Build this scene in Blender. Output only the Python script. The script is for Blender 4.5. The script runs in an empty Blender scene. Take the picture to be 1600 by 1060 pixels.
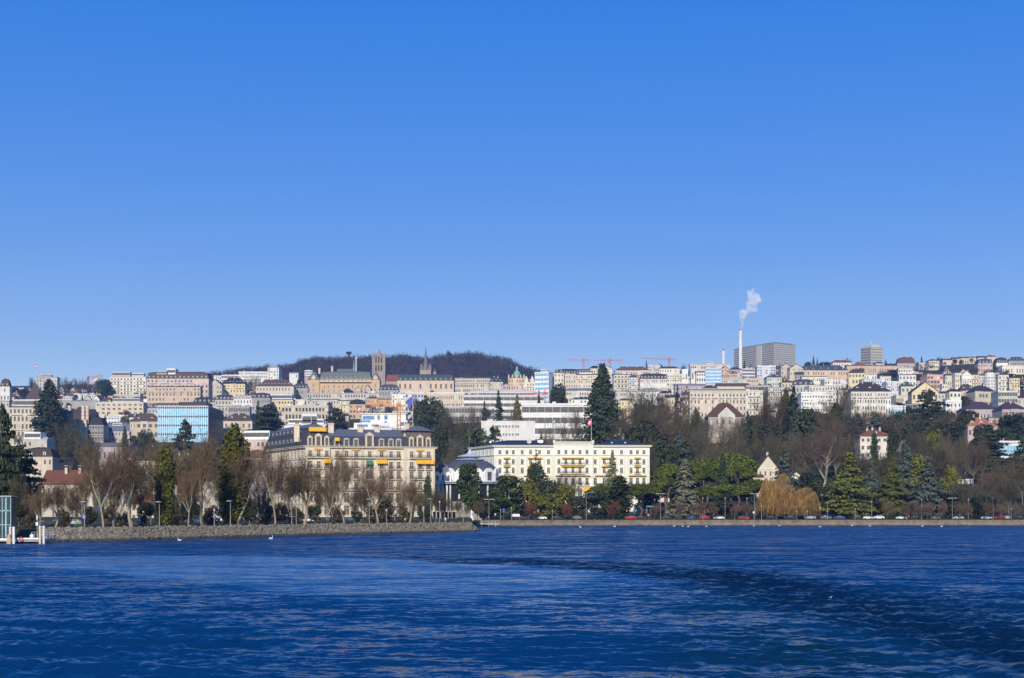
import bpy, bmesh, math, random
import numpy as np
from mathutils import Vector, Matrix
R = random.Random(11)
NR = np.random.default_rng(5)
SC = bpy.context.scene
COL = SC.collection
# ------------------------------------------------------------------ camera, sky, sun, exposure
F, HY, CH = 2222.0, 798.0, 6.0          # focal length in photo pixels, horizon row, eye height above the lake
cam = bpy.data.cameras.new('camera'); camo = bpy.data.objects.new('camera', cam); COL.objects.link(camo)
camo.location = (0, 0, CH); camo.rotation_euler = (math.pi / 2, 0, 0)
cam.sensor_width = 36; cam.lens = F / 1600 * 36; cam.shift_y = (HY - 530) / 1600
cam.clip_start = 0.5; cam.clip_end = 12000
SC.camera = camo
SUN_EL, SUN_AZ = math.radians(27), math.radians(8)      # azimuth: to the left of straight behind the camera
W = bpy.data.worlds.new('World'); SC.world = W; W.use_nodes = True
wt = W.node_tree; bg = wt.nodes['Background']
sky = wt.nodes.new('ShaderNodeTexSky'); sky.sky_type = 'NISHITA'; sky.sun_disc = False
sky.sun_elevation = SUN_EL; sky.sun_rotation = math.pi + SUN_AZ
sky.altitude = 400; sky.air_density = 1.0; sky.dust_density = 0.0; sky.ozone_density = 4.0
hs = wt.nodes.new('ShaderNodeHueSaturation'); hs.inputs['Saturation'].default_value = 3.55; hs.inputs['Value'].default_value = 2.85
hs.inputs['Hue'].default_value = 0.535
gmm = wt.nodes.new('ShaderNodeGamma'); gmm.inputs['Gamma'].default_value = 0.25
wt.links.new(sky.outputs[0], gmm.inputs['Color']); wt.links.new(gmm.outputs[0], hs.inputs['Color']); wt.links.new(hs.outputs[0], bg.inputs['Color'])
bg.inputs['Strength'].default_value = 0.13
sl = bpy.data.lights.new('sun', 'SUN'); sl.energy = 3.3; sl.angle = math.radians(0.5); sl.color = (1.0, 0.91, 0.78)
so = bpy.data.objects.new('sun', sl); COL.objects.link(so)
sd = Vector((-math.sin(SUN_AZ) * math.cos(SUN_EL), -math.cos(SUN_AZ) * math.cos(SUN_EL), math.sin(SUN_EL)))
so.rotation_euler = sd.to_track_quat('Z', 'Y').to_euler(); so.location = (-300, -600, 500)
SC.view_settings.view_transform = 'Standard'; SC.view_settings.look = 'None'
SC.view_settings.exposure = 0.45; SC.view_settings.gamma = 1.0; SC.view_settings.use_curve_mapping = False
SC.cycles.max_bounces = 6; SC.cycles.volume_bounces = 5; SC.cycles.transparent_max_bounces = 8

# ------------------------------------------------------------------ geometry helpers
def PX(px, d): return (px - 800) * d / F
def PZ(py, d): return CH + (HY - py) * d / F
class MB:
    def __init__(s): s.v = []; s.f = []; s.m = []
    def face(s, pts, m=0):
        i = len(s.v); s.v += [tuple(p) for p in pts]; s.f.append(tuple(range(i, i + len(pts)))); s.m.append(m)
    def box(s, x0, x1, y0, y1, z0, z1, m=0):
        i = len(s.v)
        s.v += [(x0,y0,z0),(x1,y0,z0),(x1,y1,z0),(x0,y1,z0),(x0,y0,z1),(x1,y0,z1),(x1,y1,z1),(x0,y1,z1)]
        for q in ((0,3,2,1),(4,5,6,7),(0,1,5,4),(1,2,6,5),(2,3,7,6),(3,0,4,7)):
            s.f.append(tuple(i + k for k in q)); s.m.append(m)
    def prism(s, poly, z0, z1, m=0, poly1=None):
        n = len(poly); i = len(s.v); p1 = poly1 or poly
        s.v += [(x, y, z0) for x, y in poly] + [(x, y, z1) for x, y in p1]
        s.f += [tuple(i + k for k in range(n))[::-1], tuple(i + n + k for k in range(n))]; s.m += [m, m]
        for k in range(n):
            j = (k + 1) % n; s.f.append((i + k, i + j, i + n + j, i + n + k)); s.m.append(m)
    def cyl(s, x, y, z0, z1, r0, r1=None, n=8, m=0, ph=0.0):
        r1 = r0 if r1 is None else r1
        c = [(math.cos(ph + 2*math.pi*k/n), math.sin(ph + 2*math.pi*k/n)) for k in range(n)]
        s.prism([(x + a*r0, y + b*r0) for a, b in c], z0, z1, m, [(x + a*r1, y + b*r1) for a, b in c])
    def tube(s, p, q, r0, r1, n=5, m=0):
        p = Vector(p); q = Vector(q); d = (q - p)
        if d.length < 1e-6: return
        d.normalize(); a = d.orthogonal().normalized(); b = d.cross(a); i = len(s.v)
        for c, r in ((p, r0), (q, r1)):
            for k in range(n):
                t = 2*math.pi*k/n; w = c + a*(math.cos(t)*r) + b*(math.sin(t)*r); s.v.append((w.x, w.y, w.z))
        for k in range(n):
            j = (k + 1) % n; s.f.append((i + k, i + j, i + n + j, i + n + k)); s.m.append(m)
        s.f.append(tuple(i + k for k in range(n))[::-1]); s.f.append(tuple(i + n + k for k in range(n))); s.m += [m, m]
    def lathe(s, prof, x=0, y=0, n=12, m=0):
        for (r0, z0), (r1, z1) in zip(prof, prof[1:]):
            for k in range(n):
                a, b = 2*math.pi*k/n, 2*math.pi*(k + 1)/n
                p = [(x + r*math.cos(t), y + r*math.sin(t), z) for r, t, z in ((r0,a,z0),(r0,b,z0),(r1,b,z1),(r1,a,z1))]
                if r1 < 1e-4: p = p[:3]
                elif r0 < 1e-4: p = [p[0], p[2], p[3]]
                s.face(p, m)
    def mesh(s, name, mats, smooth=False):
        me = bpy.data.meshes.new(name); me.from_pydata(s.v, [], s.f)
        for m in (mats if isinstance(mats, (list, tuple)) else [mats]): me.materials.append(m)
        if any(s.m): me.polygons.foreach_set('material_index', s.m)
        if smooth: me.polygons.foreach_set('use_smooth', [True]*len(me.polygons))
        me.update(); return me
    def build(s, name, mats, parent=None, smooth=False, loc=(0,0,0), rz=0.0, kind=None):
        return link(name, s.mesh(name, mats, smooth), parent, loc, rz, kind)
def link(name, me, parent=None, loc=(0,0,0), rz=0.0, kind=None):
    o = bpy.data.objects.new(name, me); COL.objects.link(o); o.parent = parent
    o.location = loc; o.rotation_euler = (0, 0, rz)
    if kind: o['kind'] = kind
    return o
def npmesh(name, V, mat, k=4, smooth=False):
    """V: (n, k, 3) array of separate polygons."""
    n = len(V); me = bpy.data.meshes.new(name)
    me.vertices.add(n*k); me.vertices.foreach_set('co', np.ascontiguousarray(V, dtype=np.float32).ravel())
    me.loops.add(n*k); me.loops.foreach_set('vertex_index', np.arange(n*k, dtype=np.int32))
    me.polygons.add(n); me.polygons.foreach_set('loop_start', np.arange(0, n*k, k, dtype=np.int32))
    me.update(calc_edges=True); me.materials.append(mat)
    return me
def gridmesh(name, P, mat, smooth=True):
    r, c = P.shape[:2]; me = bpy.data.meshes.new(name)
    i = np.arange(r*c).reshape(r, c)
    q = np.stack([i[:-1,:-1], i[:-1,1:], i[1:,1:], i[1:,:-1]], -1).reshape(-1, 4)
    me.vertices.add(r*c); me.vertices.foreach_set('co', np.ascontiguousarray(P, dtype=np.float32).ravel())
    me.loops.add(q.size); me.loops.foreach_set('vertex_index', q.ravel().astype(np.int32))
    me.polygons.add(len(q)); me.polygons.foreach_set('loop_start', np.arange(0, q.size, 4, dtype=np.int32))
    if smooth: me.polygons.foreach_set('use_smooth', np.ones(len(q), dtype=bool))
    me.update(calc_edges=True); me.materials.append(mat); return me
def thing(name, label, cat, loc=(0,0,0), rz=0.0, group=None):
    o = bpy.data.objects.new(name, None); COL.objects.link(o); o.location = loc; o.rotation_euler = (0, 0, rz)
    o.empty_display_size = 0.5
    return tag(o, label, cat, group)
LABELS = {}
def tag(o, label, cat, group=None):
    o['label'] = label; o['category'] = cat
    LABELS.setdefault(label, []).append(o.name)
    if group: o['group'] = group
    return o
def dup(root, loc, label, rz=0.0, scale=None, group=None, mats=None):
    r = root.copy(); COL.objects.link(r); r.location = loc; r.rotation_euler = (0, 0, rz)
    if scale: r.scale = scale
    tag(r, label, root['category'], group)
    for ch in root.children:
        c = ch.copy(); COL.objects.link(c); c.parent = r
        for g in ch.children:
            e = g.copy(); COL.objects.link(e); e.parent = c
    return r

# ------------------------------------------------------------------ materials
MATS = {}
def nodes(name):
    m = bpy.data.materials.new(name); m.use_nodes = True; t = m.node_tree
    return m, t, t.nodes['Principled BSDF']
def nd(t, typ, **kw):
    n = t.nodes.new(typ)
    for k, v in kw.items():
        if k in n.inputs: n.inputs[k].default_value = v
        else: setattr(n, k, v)
    return n
def plain(key, col, rough=0.8, var=0.14, scale=0.35, spec=0.3, metal=0.0, zs=1.0, obj_var=0.0):
    """Base colour with a soft procedural mottling (grain, weather streaks) of its own."""
    if key in MATS: return MATS[key]
    m, t, b = nodes(key)
    b.inputs['Roughness'].default_value = rough; b.inputs['Specular IOR Level'].default_value = spec; b.inputs['Metallic'].default_value = metal
    g = nd(t, 'ShaderNodeNewGeometry'); mp = nd(t, 'ShaderNodeMapping'); mp.inputs['Scale'].default_value = (scale, scale, scale*zs)
    t.links.new(g.outputs['Position'], mp.inputs['Vector'])
    n = nd(t, 'ShaderNodeTexNoise', Detail=5.0, Roughness=0.65); n.inputs['Scale'].default_value = 1.0
    t.links.new(mp.outputs[0], n.inputs['Vector'])
    r = nd(t, 'ShaderNodeMapRange'); r.inputs['From Min'].default_value = 0.25; r.inputs['From Max'].default_value = 0.75
    r.inputs['To Min'].default_value = 1 - var; r.inputs['To Max'].default_value = 1 + var
    t.links.new(n.outputs['Fac'], r.inputs['Value'])
    v = nd(t, 'ShaderNodeVectorMath', operation='SCALE'); v.inputs[0].default_value = col[:3]
    src = r.outputs[0]
    if obj_var:
        oi = nd(t, 'ShaderNodeObjectInfo'); r2 = nd(t, 'ShaderNodeMapRange')
        r2.inputs['To Min'].default_value = 1 - obj_var; r2.inputs['To Max'].default_value = 1 + obj_var
        t.links.new(oi.outputs['Random'], r2.inputs['Value'])
        mu = nd(t, 'ShaderNodeMath', operation='MULTIPLY'); t.links.new(r.outputs[0], mu.inputs[0]); t.links.new(r2.outputs[0], mu.inputs[1]); src = mu.outputs[0]
    t.links.new(src, v.inputs['Scale']); t.links.new(v.outputs[0], b.inputs['Base Color'])
    MATS[key] = m; return m
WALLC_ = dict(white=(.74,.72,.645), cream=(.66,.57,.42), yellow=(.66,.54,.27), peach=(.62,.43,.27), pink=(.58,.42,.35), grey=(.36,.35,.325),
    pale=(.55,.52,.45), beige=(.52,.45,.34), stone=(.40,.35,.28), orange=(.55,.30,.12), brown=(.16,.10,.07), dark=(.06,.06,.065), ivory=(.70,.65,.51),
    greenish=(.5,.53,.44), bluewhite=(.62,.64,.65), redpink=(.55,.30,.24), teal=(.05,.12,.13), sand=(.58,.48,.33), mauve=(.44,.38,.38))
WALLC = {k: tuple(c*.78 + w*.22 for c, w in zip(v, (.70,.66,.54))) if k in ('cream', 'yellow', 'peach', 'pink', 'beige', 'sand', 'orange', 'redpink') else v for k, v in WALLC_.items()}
ROOFC = dict(brown=(.085,.06,.044), dkbrown=(.06,.045,.042), slate=(.055,.062,.075), blueslate=(.10,.12,.15), red=(.18,.07,.04), orange=(.32,.13,.07), grey=(.30,.30,.30),
    dark=(.03,.03,.035), white=(.74,.74,.72), copper=(.16,.32,.27), green=(.065,.095,.085), ltgrey=(.46,.46,.45), reddish=(.135,.068,.042), mauve=(.2,.17,.17))
def wallm(c): return plain('wall_' + c, WALLC[c], 0.85, 0.16, 0.25, 0.2, zs=0.4, obj_var=.10)
def wet(m, z0=.25, z1=.75):
    """darkened, glossier stone below the wash line"""
    t = m.node_tree; b = t.nodes['Principled BSDF']; src = b.inputs['Base Color'].links[0].from_socket; g = nd(t, 'ShaderNodeNewGeometry'); sx = nd(t, 'ShaderNodeSeparateXYZ'); t.links.new(g.outputs['Position'], sx.inputs[0])
    r = nd(t, 'ShaderNodeMapRange'); r.inputs['From Min'].default_value = z0; r.inputs['From Max'].default_value = z1; r.inputs['To Min'].default_value = .28; t.links.new(sx.outputs['Z'], r.inputs['Value'])
    v = nd(t, 'ShaderNodeVectorMath', operation='SCALE'); t.links.new(src, v.inputs[0]); t.links.new(r.outputs[0], v.inputs['Scale']); t.links.new(v.outputs[0], b.inputs['Base Color']); return m
def roofm(c): return plain('roof_' + c, ROOFC[c], 0.75, 0.3, 0.9, 0.25, obj_var=.25) if c in ROOFC else wallm(c)
def colm(name, c, rough=0.7, **k): return plain('paint_' + name, c, rough, **k)
def glassm(key, col, rough=0.12, spec=0.6):
    if key in MATS: return MATS[key]
    m, t, b = nodes(key)
    g = nd(t, 'ShaderNodeNewGeometry'); n = nd(t, 'ShaderNodeTexNoise', Scale=0.7, Detail=1.0)
    t.links.new(g.outputs['Position'], n.inputs['Vector'])
    mx = nd(t, 'ShaderNodeMix', data_type='RGBA'); mx.inputs['A'].default_value = (*[c*0.45 for c in col], 1); mx.inputs['B'].default_value = (*[min(1, c*1.7) for c in col], 1)
    t.links.new(n.outputs['Fac'], mx.inputs['Factor']); t.links.new(mx.outputs['Result'], b.inputs['Base Color'])
    b.inputs['Roughness'].default_value = rough; b.inputs['Specular IOR Level'].default_value = spec
    MATS[key] = m; return m
M_WIN = glassm('window_glass', (.11,.105,.10), 0.3, 0.4)
M_WINB = glassm('window_glass_brown', (.12,.095,.075), 0.35, 0.35)
M_WIND = glassm('window_glass_dark', (.045,.045,.045), 0.25, 0.4)
M_BLUE = glassm('blue_glass', (.22,.46,.72), 0.15, 0.5)
M_IRON = plain('dark_iron', (.03,.03,.035), 0.5, 0.1)
M_AWN = plain('yellow_awning', (.74,.40,.03), 0.85, 0.12, 1.2)
M_WHITE = plain('white_paint', (.78,.78,.76), 0.6, 0.06)

# ------------------------------------------------------------------ terrain: rows of bare ground at distances, for columns across the view
TD = [620, 700, 850, 1000, 1200, 1500, 1800, 2200, 2600, 3000, 3400]
TP = [0, 250, 450, 600, 800, 960, 1200, 1400, 1600]
TR = np.array([
 [806, 799, 774, 748, 710, 672, 645, 624, 612, 604, 606],
 [806, 799, 774, 746, 708, 668, 644, 622, 606, 598, 602],
 [806, 798, 772, 742, 704, 668, 640, 618, 602, 596, 600],
 [806, 798, 770, 736, 700, 664, 636, 614, 601, 596, 600],
 [805, 796, 762, 726, 690, 656, 634, 614, 600, 592, 596],
 [804, 788, 736, 698, 668, 646, 626, 608, 592, 584, 590],
 [803, 778, 718, 686, 662, 638, 618, 597, 582, 574, 580],
 [803, 776, 717, 686, 660, 634, 612, 590, 574, 568, 576],
 [803, 776, 719, 687, 657, 630, 606, 582, 566, 562, 572]], float)
def grow_row(px, d):
    px = min(max(px, 0), 1600); j = int(np.searchsorted(TP, px, 'right') - 1); j = min(max(j, 0), len(TP) - 2)
    t = (px - TP[j]) / (TP[j+1] - TP[j]); rr = TR[j]*(1 - t) + TR[j+1]*t
    return float(np.interp(d, TD, rr))
def shore(px):
    if px < 737: return float(np.interp(px, [-400, 70, 200, 400, 600, 735], [240, 270, 284, 325, 370, 402]))
    return float(np.interp(px, [737, 745, 800, 1000, 1600, 2100], [404, 531, 540, 556, 560, 556]))
ZP = 2.35
def gz(px, d):
    """ground height"""
    s = shore(px)
    if d >= 620: return PZ(grow_row(px, d), d)
    z6 = PZ(grow_row(px, 620), 620); d0 = max(s + 12, 575 if px > 737 else 0)
    return ZP if d <= d0 else ZP + (z6 - ZP)*(d - d0)/(620 - d0)
def at_row(px, row):
    """distance at which bare ground shows at that row"""
    for d in range(620, 3300, 10):
        if grow_row(px, d) <= row: return d
    return 3000
def mixcol(t, fac, a, b):
    mx = nd(t, 'ShaderNodeMix', data_type='RGBA'); mx.inputs['A'].default_value = (*a, 1); mx.inputs['B'].default_value = (*b, 1)
    t.links.new(fac, mx.inputs['Factor']); return mx.outputs['Result']
def groundm():
    m, t, b = nodes('ground'); g = nd(t, 'ShaderNodeNewGeometry')
    n = nd(t, 'ShaderNodeTexNoise', Scale=0.02, Detail=6.0, Roughness=0.7); n2 = nd(t, 'ShaderNodeTexNoise', Scale=0.6, Detail=4.0)
    for k in (n, n2): t.links.new(g.outputs['Position'], k.inputs['Vector'])
    r = nd(t, 'ShaderNodeValToRGB'); r.color_ramp.elements[0].position = 0.40; r.color_ramp.elements[1].position = 0.62
    r.color_ramp.elements[0].color = (.045,.062,.018,1); r.color_ramp.elements[1].color = (.075,.055,.038,1)
    t.links.new(n.outputs['Fac'], r.inputs['Fac'])
    mx = nd(t, 'ShaderNodeMix', data_type='RGBA', blend_type='MULTIPLY'); mx.inputs['Factor'].default_value = 0.7
    t.links.new(r.outputs[0], mx.inputs['A']); t.links.new(n2.outputs['Color'], mx.inputs['B'])
    r2 = nd(t, 'ShaderNodeVectorMath', operation='SCALE'); r2.inputs['Scale'].default_value = 1.6
    t.links.new(mx.outputs['Result'], r2.inputs[0]); t.links.new(r2.outputs[0], b.inputs['Base Color']); b.inputs['Roughness'].default_value = 0.95
    b.inputs['Specular IOR Level'].default_value = 0.1
    return m
cols = np.unique(np.concatenate([np.linspace(-700, 2300, 151), [733, 735, 736, 736.9, 737.1, 738, 741, 745, 750]]))
rows_abs = list(range(620, 3410, 40))
T = []
for px in cols:
    s = shore(px); w = 4.6 if px < 737 else 0.25; line = []
    for k, off in enumerate([0, w, w + 3, w + 7, w + 14]):
        d = s + off; line.append((PX(px, d), d, -3.0 if k == 0 else ZP + (0.05 if k == 1 else 0)))
    d0 = s + w + 14
    for f in (.2, .4, .6, .8):
        d = d0 + (620 - d0)*f; line.append((PX(px, d), d, gz(px, d)))
    for d in rows_abs: line.append((PX(px, d), d, gz(px, d)))
    line.append((PX(px, 3450), 3450, line[-1][2] - 20))
    T.append(line)
T = np.array(T).transpose(1, 0, 2)
o = link('ground', gridmesh('ground', T, groundm())); o['kind'] = 'structure'
def strip(name, px0, px1, off0, off1, dz, mat, n=80):
    P = [[(PX(p, shore(p) + f), shore(p) + f, ZP + dz) for p in np.linspace(px0, px1, n)] for f in (off0, off1)]
    o = link(name, gridmesh(name, np.array(P), mat, False)); o['kind'] = 'structure'; return o
strip('promenade_path', 60, 735, 6, 10.5, 0.06, plain('gravel_path', (.30,.26,.20), 0.95, 0.2, 1.5))
strip('asphalt_road', 760, 2100, 9, 19, 0.05, plain('asphalt', (.06,.06,.062), 0.9, 0.2, 1.0), 60)
strip('pavement', 760, 2100, 1.2, 8, 0.16, plain('pavement', (.28,.26,.23), 0.9, 0.15, 1.0), 60)
strip('lawn', 90, 733, 12, 40, 0.05, plain('lawn', (.045,.075,.02), 0.95, 0.35, 0.8))

# ------------------------------------------------------------------ water: real waves near, slope noise everywhere, a smoother curving wake and its choppy edge
def water():
    ys = np.concatenate([np.linspace(820.6, 850, 90), np.linspace(850.3, 960, 260)[1:], np.linspace(960.5, 1120, 240)[1:], [1200, 1400, 2200]])
    pxs = np.linspace(-420, 2020, 640)
    D = CH*F/(ys - HY); Dm, Pm = np.meshgrid(D, pxs, indexing='ij'); Xm = (Pm - 800)*Dm/F; Ym = np.meshgrid(ys, pxs, indexing='ij')[0]
    sp = np.gradient(D); sp = np.abs(np.meshgrid(sp, pxs, indexing='ij')[0])
    # wake: inner slick and dark chop band, described along the curve the ship turned
    up = np.interp(Pm, [-400, 0, 400, 600, 760, 900, 1000, 1200, 1400, 1600, 2000], [866, 868, 868, 867, 871, 877, 881, 896, 928, 955, 1010])
    lo = np.interp(Pm, [-400, 0, 400, 600, 760, 900, 1000, 1200, 1400, 1600, 2000], [868, 871, 871, 873, 885, 896, 906, 945, 1000, 1060, 1160])
    wob = np.zeros_like(Pm)
    for k in range(7):
        a, b, p = NR.normal(0, .035), NR.normal(0, .02), NR.uniform(0, 6.28); wob += np.sin(a*Xm*2 + b*Dm*2 + p)
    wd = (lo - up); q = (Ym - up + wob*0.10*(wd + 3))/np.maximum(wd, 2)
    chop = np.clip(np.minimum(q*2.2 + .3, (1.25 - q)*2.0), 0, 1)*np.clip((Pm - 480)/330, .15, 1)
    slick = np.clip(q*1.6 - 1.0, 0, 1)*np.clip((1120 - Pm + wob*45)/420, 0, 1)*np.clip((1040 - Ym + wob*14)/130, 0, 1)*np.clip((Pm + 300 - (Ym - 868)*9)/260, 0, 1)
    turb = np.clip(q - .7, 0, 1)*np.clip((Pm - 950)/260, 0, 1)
    near = np.clip((Ym - 900)/140, 0, 1)*np.clip((520 - Pm)/350, 0, 1)
    amp = 0.6 + 1.6*chop - 0.42*slick + .5*turb + .8*near
    Z = np.zeros_like(Pm)
    for k in range(70):
        L = 0.9*1.058**k*NR.uniform(.9, 1.1); th = NR.normal(math.radians(72 if L > 8 else 80), .55)*(1 if NR.random() < .5 else -1) if L > 5 else NR.uniform(0, math.pi)
        kx, ky = math.cos(th)*2*math.pi/L, math.sin(th)*2*math.pi/L
        A = 0.0075*L**0.55*(1.0 if L < 2.8 else 0.30); A *= (sp < L/2.6)
        ph = kx*Xm + ky*Dm + NR.uniform(0, 6.28)
        s = np.sin(ph); Z += A*(s + 0.25*np.cos(2*ph))*(amp if L < 14 else np.clip(amp, .4, 1.6))
    # two long swells from the ship in the near left corner
    sw = np.exp(-((Pm - 120)/330)**2)*np.clip((Ym - 930)/60, 0, 1)
    Z += 0.16*sw*np.sin((Dm*0.95 + Xm*0.36)*1.0)
    P = np.stack([Xm, Dm, Z], -1)[::-1]
    m, t, b = nodes('lake_water')
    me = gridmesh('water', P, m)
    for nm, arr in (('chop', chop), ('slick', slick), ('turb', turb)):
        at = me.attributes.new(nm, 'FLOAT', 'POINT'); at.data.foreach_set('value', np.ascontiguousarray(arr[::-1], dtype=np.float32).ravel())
    def att(nm):
        a = nd(t, 'ShaderNodeAttribute', attribute_name=nm); return a.outputs['Fac']
    def math_(op, x, y):
        n = nd(t, 'ShaderNodeMath', operation=op)
        for i, s in enumerate((x, y)):
            if isinstance(s, (int, float)): n.inputs[i].default_value = s
            else: t.links.new(s, n.inputs[i])
        return n.outputs[0]
    g = nd(t, 'ShaderNodeNewGeometry')
    acc = None
    for sc, stx, wgt in ((6.0, .5, .48), (2.2, .42, .68), (0.8, .34, .68), (0.22, .3, .5)):
        mp = nd(t, 'ShaderNodeMapping'); mp.inputs['Scale'].default_value = (sc*stx, sc, sc); mp.inputs['Rotation'].default_value = (0, 0, 0.2)
        t.links.new(g.outputs['Position'], mp.inputs['Vector'])
        n = nd(t, 'ShaderNodeTexNoise', Scale=1.0, Detail=3.0, Roughness=0.6); t.links.new(mp.outputs[0], n.inputs['Vector'])
        sb = nd(t, 'ShaderNodeVectorMath', operation='SUBTRACT'); sb.inputs[1].default_value = (.5, .5, .5); t.links.new(n.outputs['Color'], sb.inputs[0])
        scl = nd(t, 'ShaderNodeVectorMath', operation='SCALE'); scl.inputs['Scale'].default_value = wgt*2; t.links.new(sb.outputs[0], scl.inputs[0])
        if acc is None: acc = scl.outputs[0]
        else:
            ad = nd(t, 'ShaderNodeVectorMath', operation='ADD'); t.links.new(acc, ad.inputs[0]); t.links.new(scl.outputs[0], ad.inputs[1]); acc = ad.outputs[0]
    # gusts: broad patches of stronger and weaker ripples
    gn = nd(t, 'ShaderNodeTexNoise', Scale=1.0, Detail=4.0, Roughness=0.6); gm = nd(t, 'ShaderNodeMapping'); gm.inputs['Scale'].default_value = (.012, .03, .03)
    t.links.new(g.outputs['Position'], gm.inputs['Vector']); t.links.new(gm.outputs[0], gn.inputs['Vector'])
    gust = nd(t, 'ShaderNodeMapRange'); gust.inputs['From Min'].default_value = .3; gust.inputs['From Max'].default_value = .7
    gust.inputs['To Min'].default_value = .7; gust.inputs['To Max'].default_value = 1.25; t.links.new(gn.outputs['Fac'], gust.inputs['Value'])
    st = math_('ADD', math_('MULTIPLY', att('chop'), 2.2), 1.15)
    st = math_('MULTIPLY', st, math_('SUBTRACT', 1.0, math_('MULTIPLY', att('slick'), 0.80)))
    st = math_('MULTIPLY', st, gust.outputs[0])
    sv = nd(t, 'ShaderNodeVectorMath', operation='SCALE'); t.links.new(acc, sv.inputs[0]); t.links.new(st, sv.inputs['Scale'])
    fl = nd(t, 'ShaderNodeVectorMath', operation='MULTIPLY'); fl.inputs[1].default_value = (1, 1, 0); t.links.new(sv.outputs[0], fl.inputs[0])
    # the ripples run up the lake: their steeper faces look south
    lean = nd(t, 'ShaderNodeVectorMath', operation='SCALE'); lean.inputs[0].default_value = (0, -.235, 0); ls = math_('ADD', math_('MULTIPLY', st, .76), .26); t.links.new(ls, lean.inputs['Scale'])
    fl2 = nd(t, 'ShaderNodeVectorMath', operation='ADD'); t.links.new(fl.outputs[0], fl2.inputs[0]); t.links.new(lean.outputs[0], fl2.inputs[1]); fl = fl2
    ad = nd(t, 'ShaderNodeVectorMath', operation='ADD'); t.links.new(g.outputs['Normal'], ad.inputs[0]); t.links.new(fl.outputs[0], ad.inputs[1])
    nn = nd(t, 'ShaderNodeVectorMath', operation='NORMALIZE'); t.links.new(ad.outputs[0], nn.inputs[0]); t.links.new(nn.outputs[0], b.inputs['Normal'])
    # foam flecks inside the propeller wash
    fn = nd(t, 'ShaderNodeTexNoise', Scale=1.0, Detail=6.0, Roughness=0.7); fm = nd(t, 'ShaderNodeMapping'); fm.inputs['Scale'].default_value = (.22, .5, .5)
    t.links.new(g.outputs['Position'], fm.inputs['Vector']); t.links.new(fm.outputs[0], fn.inputs['Vector'])
    fr = nd(t, 'ShaderNodeMapRange'); fr.inputs['From Min'].default_value = .69; fr.inputs['From Max'].default_value = .76
    t.links.new(fn.outputs['Fac'], fr.inputs['Value'])
    foam = math_('MULTIPLY', fr.outputs[0], math_('MULTIPLY', att('turb'), 0.5))
    chop_dark = math_('MAXIMUM', math_('MULTIPLY', att('chop'), .8), 0.0); b0 = mixcol(t, chop_dark, (.0012,.027,.094), (.0008,.008,.028))  # chop band's weaker sky reflection painted in as a darker base colour
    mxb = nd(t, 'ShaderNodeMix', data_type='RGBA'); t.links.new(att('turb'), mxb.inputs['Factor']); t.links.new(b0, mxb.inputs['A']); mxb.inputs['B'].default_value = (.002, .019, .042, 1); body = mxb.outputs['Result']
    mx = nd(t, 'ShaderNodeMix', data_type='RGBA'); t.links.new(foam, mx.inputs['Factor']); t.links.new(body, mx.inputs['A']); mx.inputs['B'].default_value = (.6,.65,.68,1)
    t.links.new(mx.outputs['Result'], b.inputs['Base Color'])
    b.inputs['IOR'].default_value = 1.333; b.inputs['Specular IOR Level'].default_value = 0.5
    rg = math_('ADD', 0.14, math_('MULTIPLY', att('chop'), .08)); rg = math_('SUBTRACT', rg, math_('MULTIPLY', att('slick'), 0.08)); t.links.new(rg, b.inputs['Roughness'])
    mb = MB(); mb.face([(-2600, -58, -.45), (2600, -58, -.45), (2600, 590, -.45), (-2600, 590, -.45)]); o2 = mb.build('open_lake', m); o2['kind'] = 'structure'
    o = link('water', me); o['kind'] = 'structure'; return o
water()
# ------------------------------------------------------------------ trees: one mesh family per kind, shared by every tree of that kind
def leafm(key, col, var=0.45, rough=0.75, objv=0.22):
    if key in MATS: return MATS[key]
    m, t, b = nodes(key)
    tc = nd(t, 'ShaderNodeTexCoord'); n = nd(t, 'ShaderNodeTexNoise', Scale=0.55, Detail=3.0, Roughness=0.7)
    t.links.new(tc.outputs['Object'], n.inputs['Vector'])
    r = nd(t, 'ShaderNodeMapRange'); r.inputs['From Min'].default_value = .3; r.inputs['From Max'].default_value = .7
    r.inputs['To Min'].default_value = 1 - var; r.inputs['To Max'].default_value = 1 + var; t.links.new(n.outputs['Fac'], r.inputs['Value'])
    oi = nd(t, 'ShaderNodeObjectInfo'); r2 = nd(t, 'ShaderNodeMapRange'); r2.inputs['To Min'].default_value = 1 - objv; r2.inputs['To Max'].default_value = 1 + objv
    t.links.new(oi.outputs['Random'], r2.inputs['Value'])
    mu = nd(t, 'ShaderNodeMath', operation='MULTIPLY'); t.links.new(r.outputs[0], mu.inputs[0]); t.links.new(r2.outputs[0], mu.inputs[1])
    v = nd(t, 'ShaderNodeVectorMath', operation='SCALE'); v.inputs[0].default_value = col; t.links.new(mu.outputs[0], v.inputs['Scale'])
    t.links.new(v.outputs[0], b.inputs['Base Color']); b.inputs['Roughness'].default_value = rough; b.inputs['Specular IOR Level'].default_value = 0.15
    MATS[key] = m; return m
def quads(P, N, size, asp=1.0, rng=NR):
    n = len(P); N = N/np.maximum(np.linalg.norm(N, axis=1, keepdims=True), 1e-6)
    a = np.cross(N, rng.normal(size=(n, 3))); a /= np.maximum(np.linalg.norm(a, axis=1, keepdims=True), 1e-6); b = np.cross(N, a)
    s = size*rng.uniform(.6, 1.4, (n, 1)); a = a*s*asp; b = b*s
    return np.stack([P - a*.5 - b*.2, P + a*.1 - b*.5, P + a*.5 + b*.15, P - a*.1 + b*.5], 1)
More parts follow.
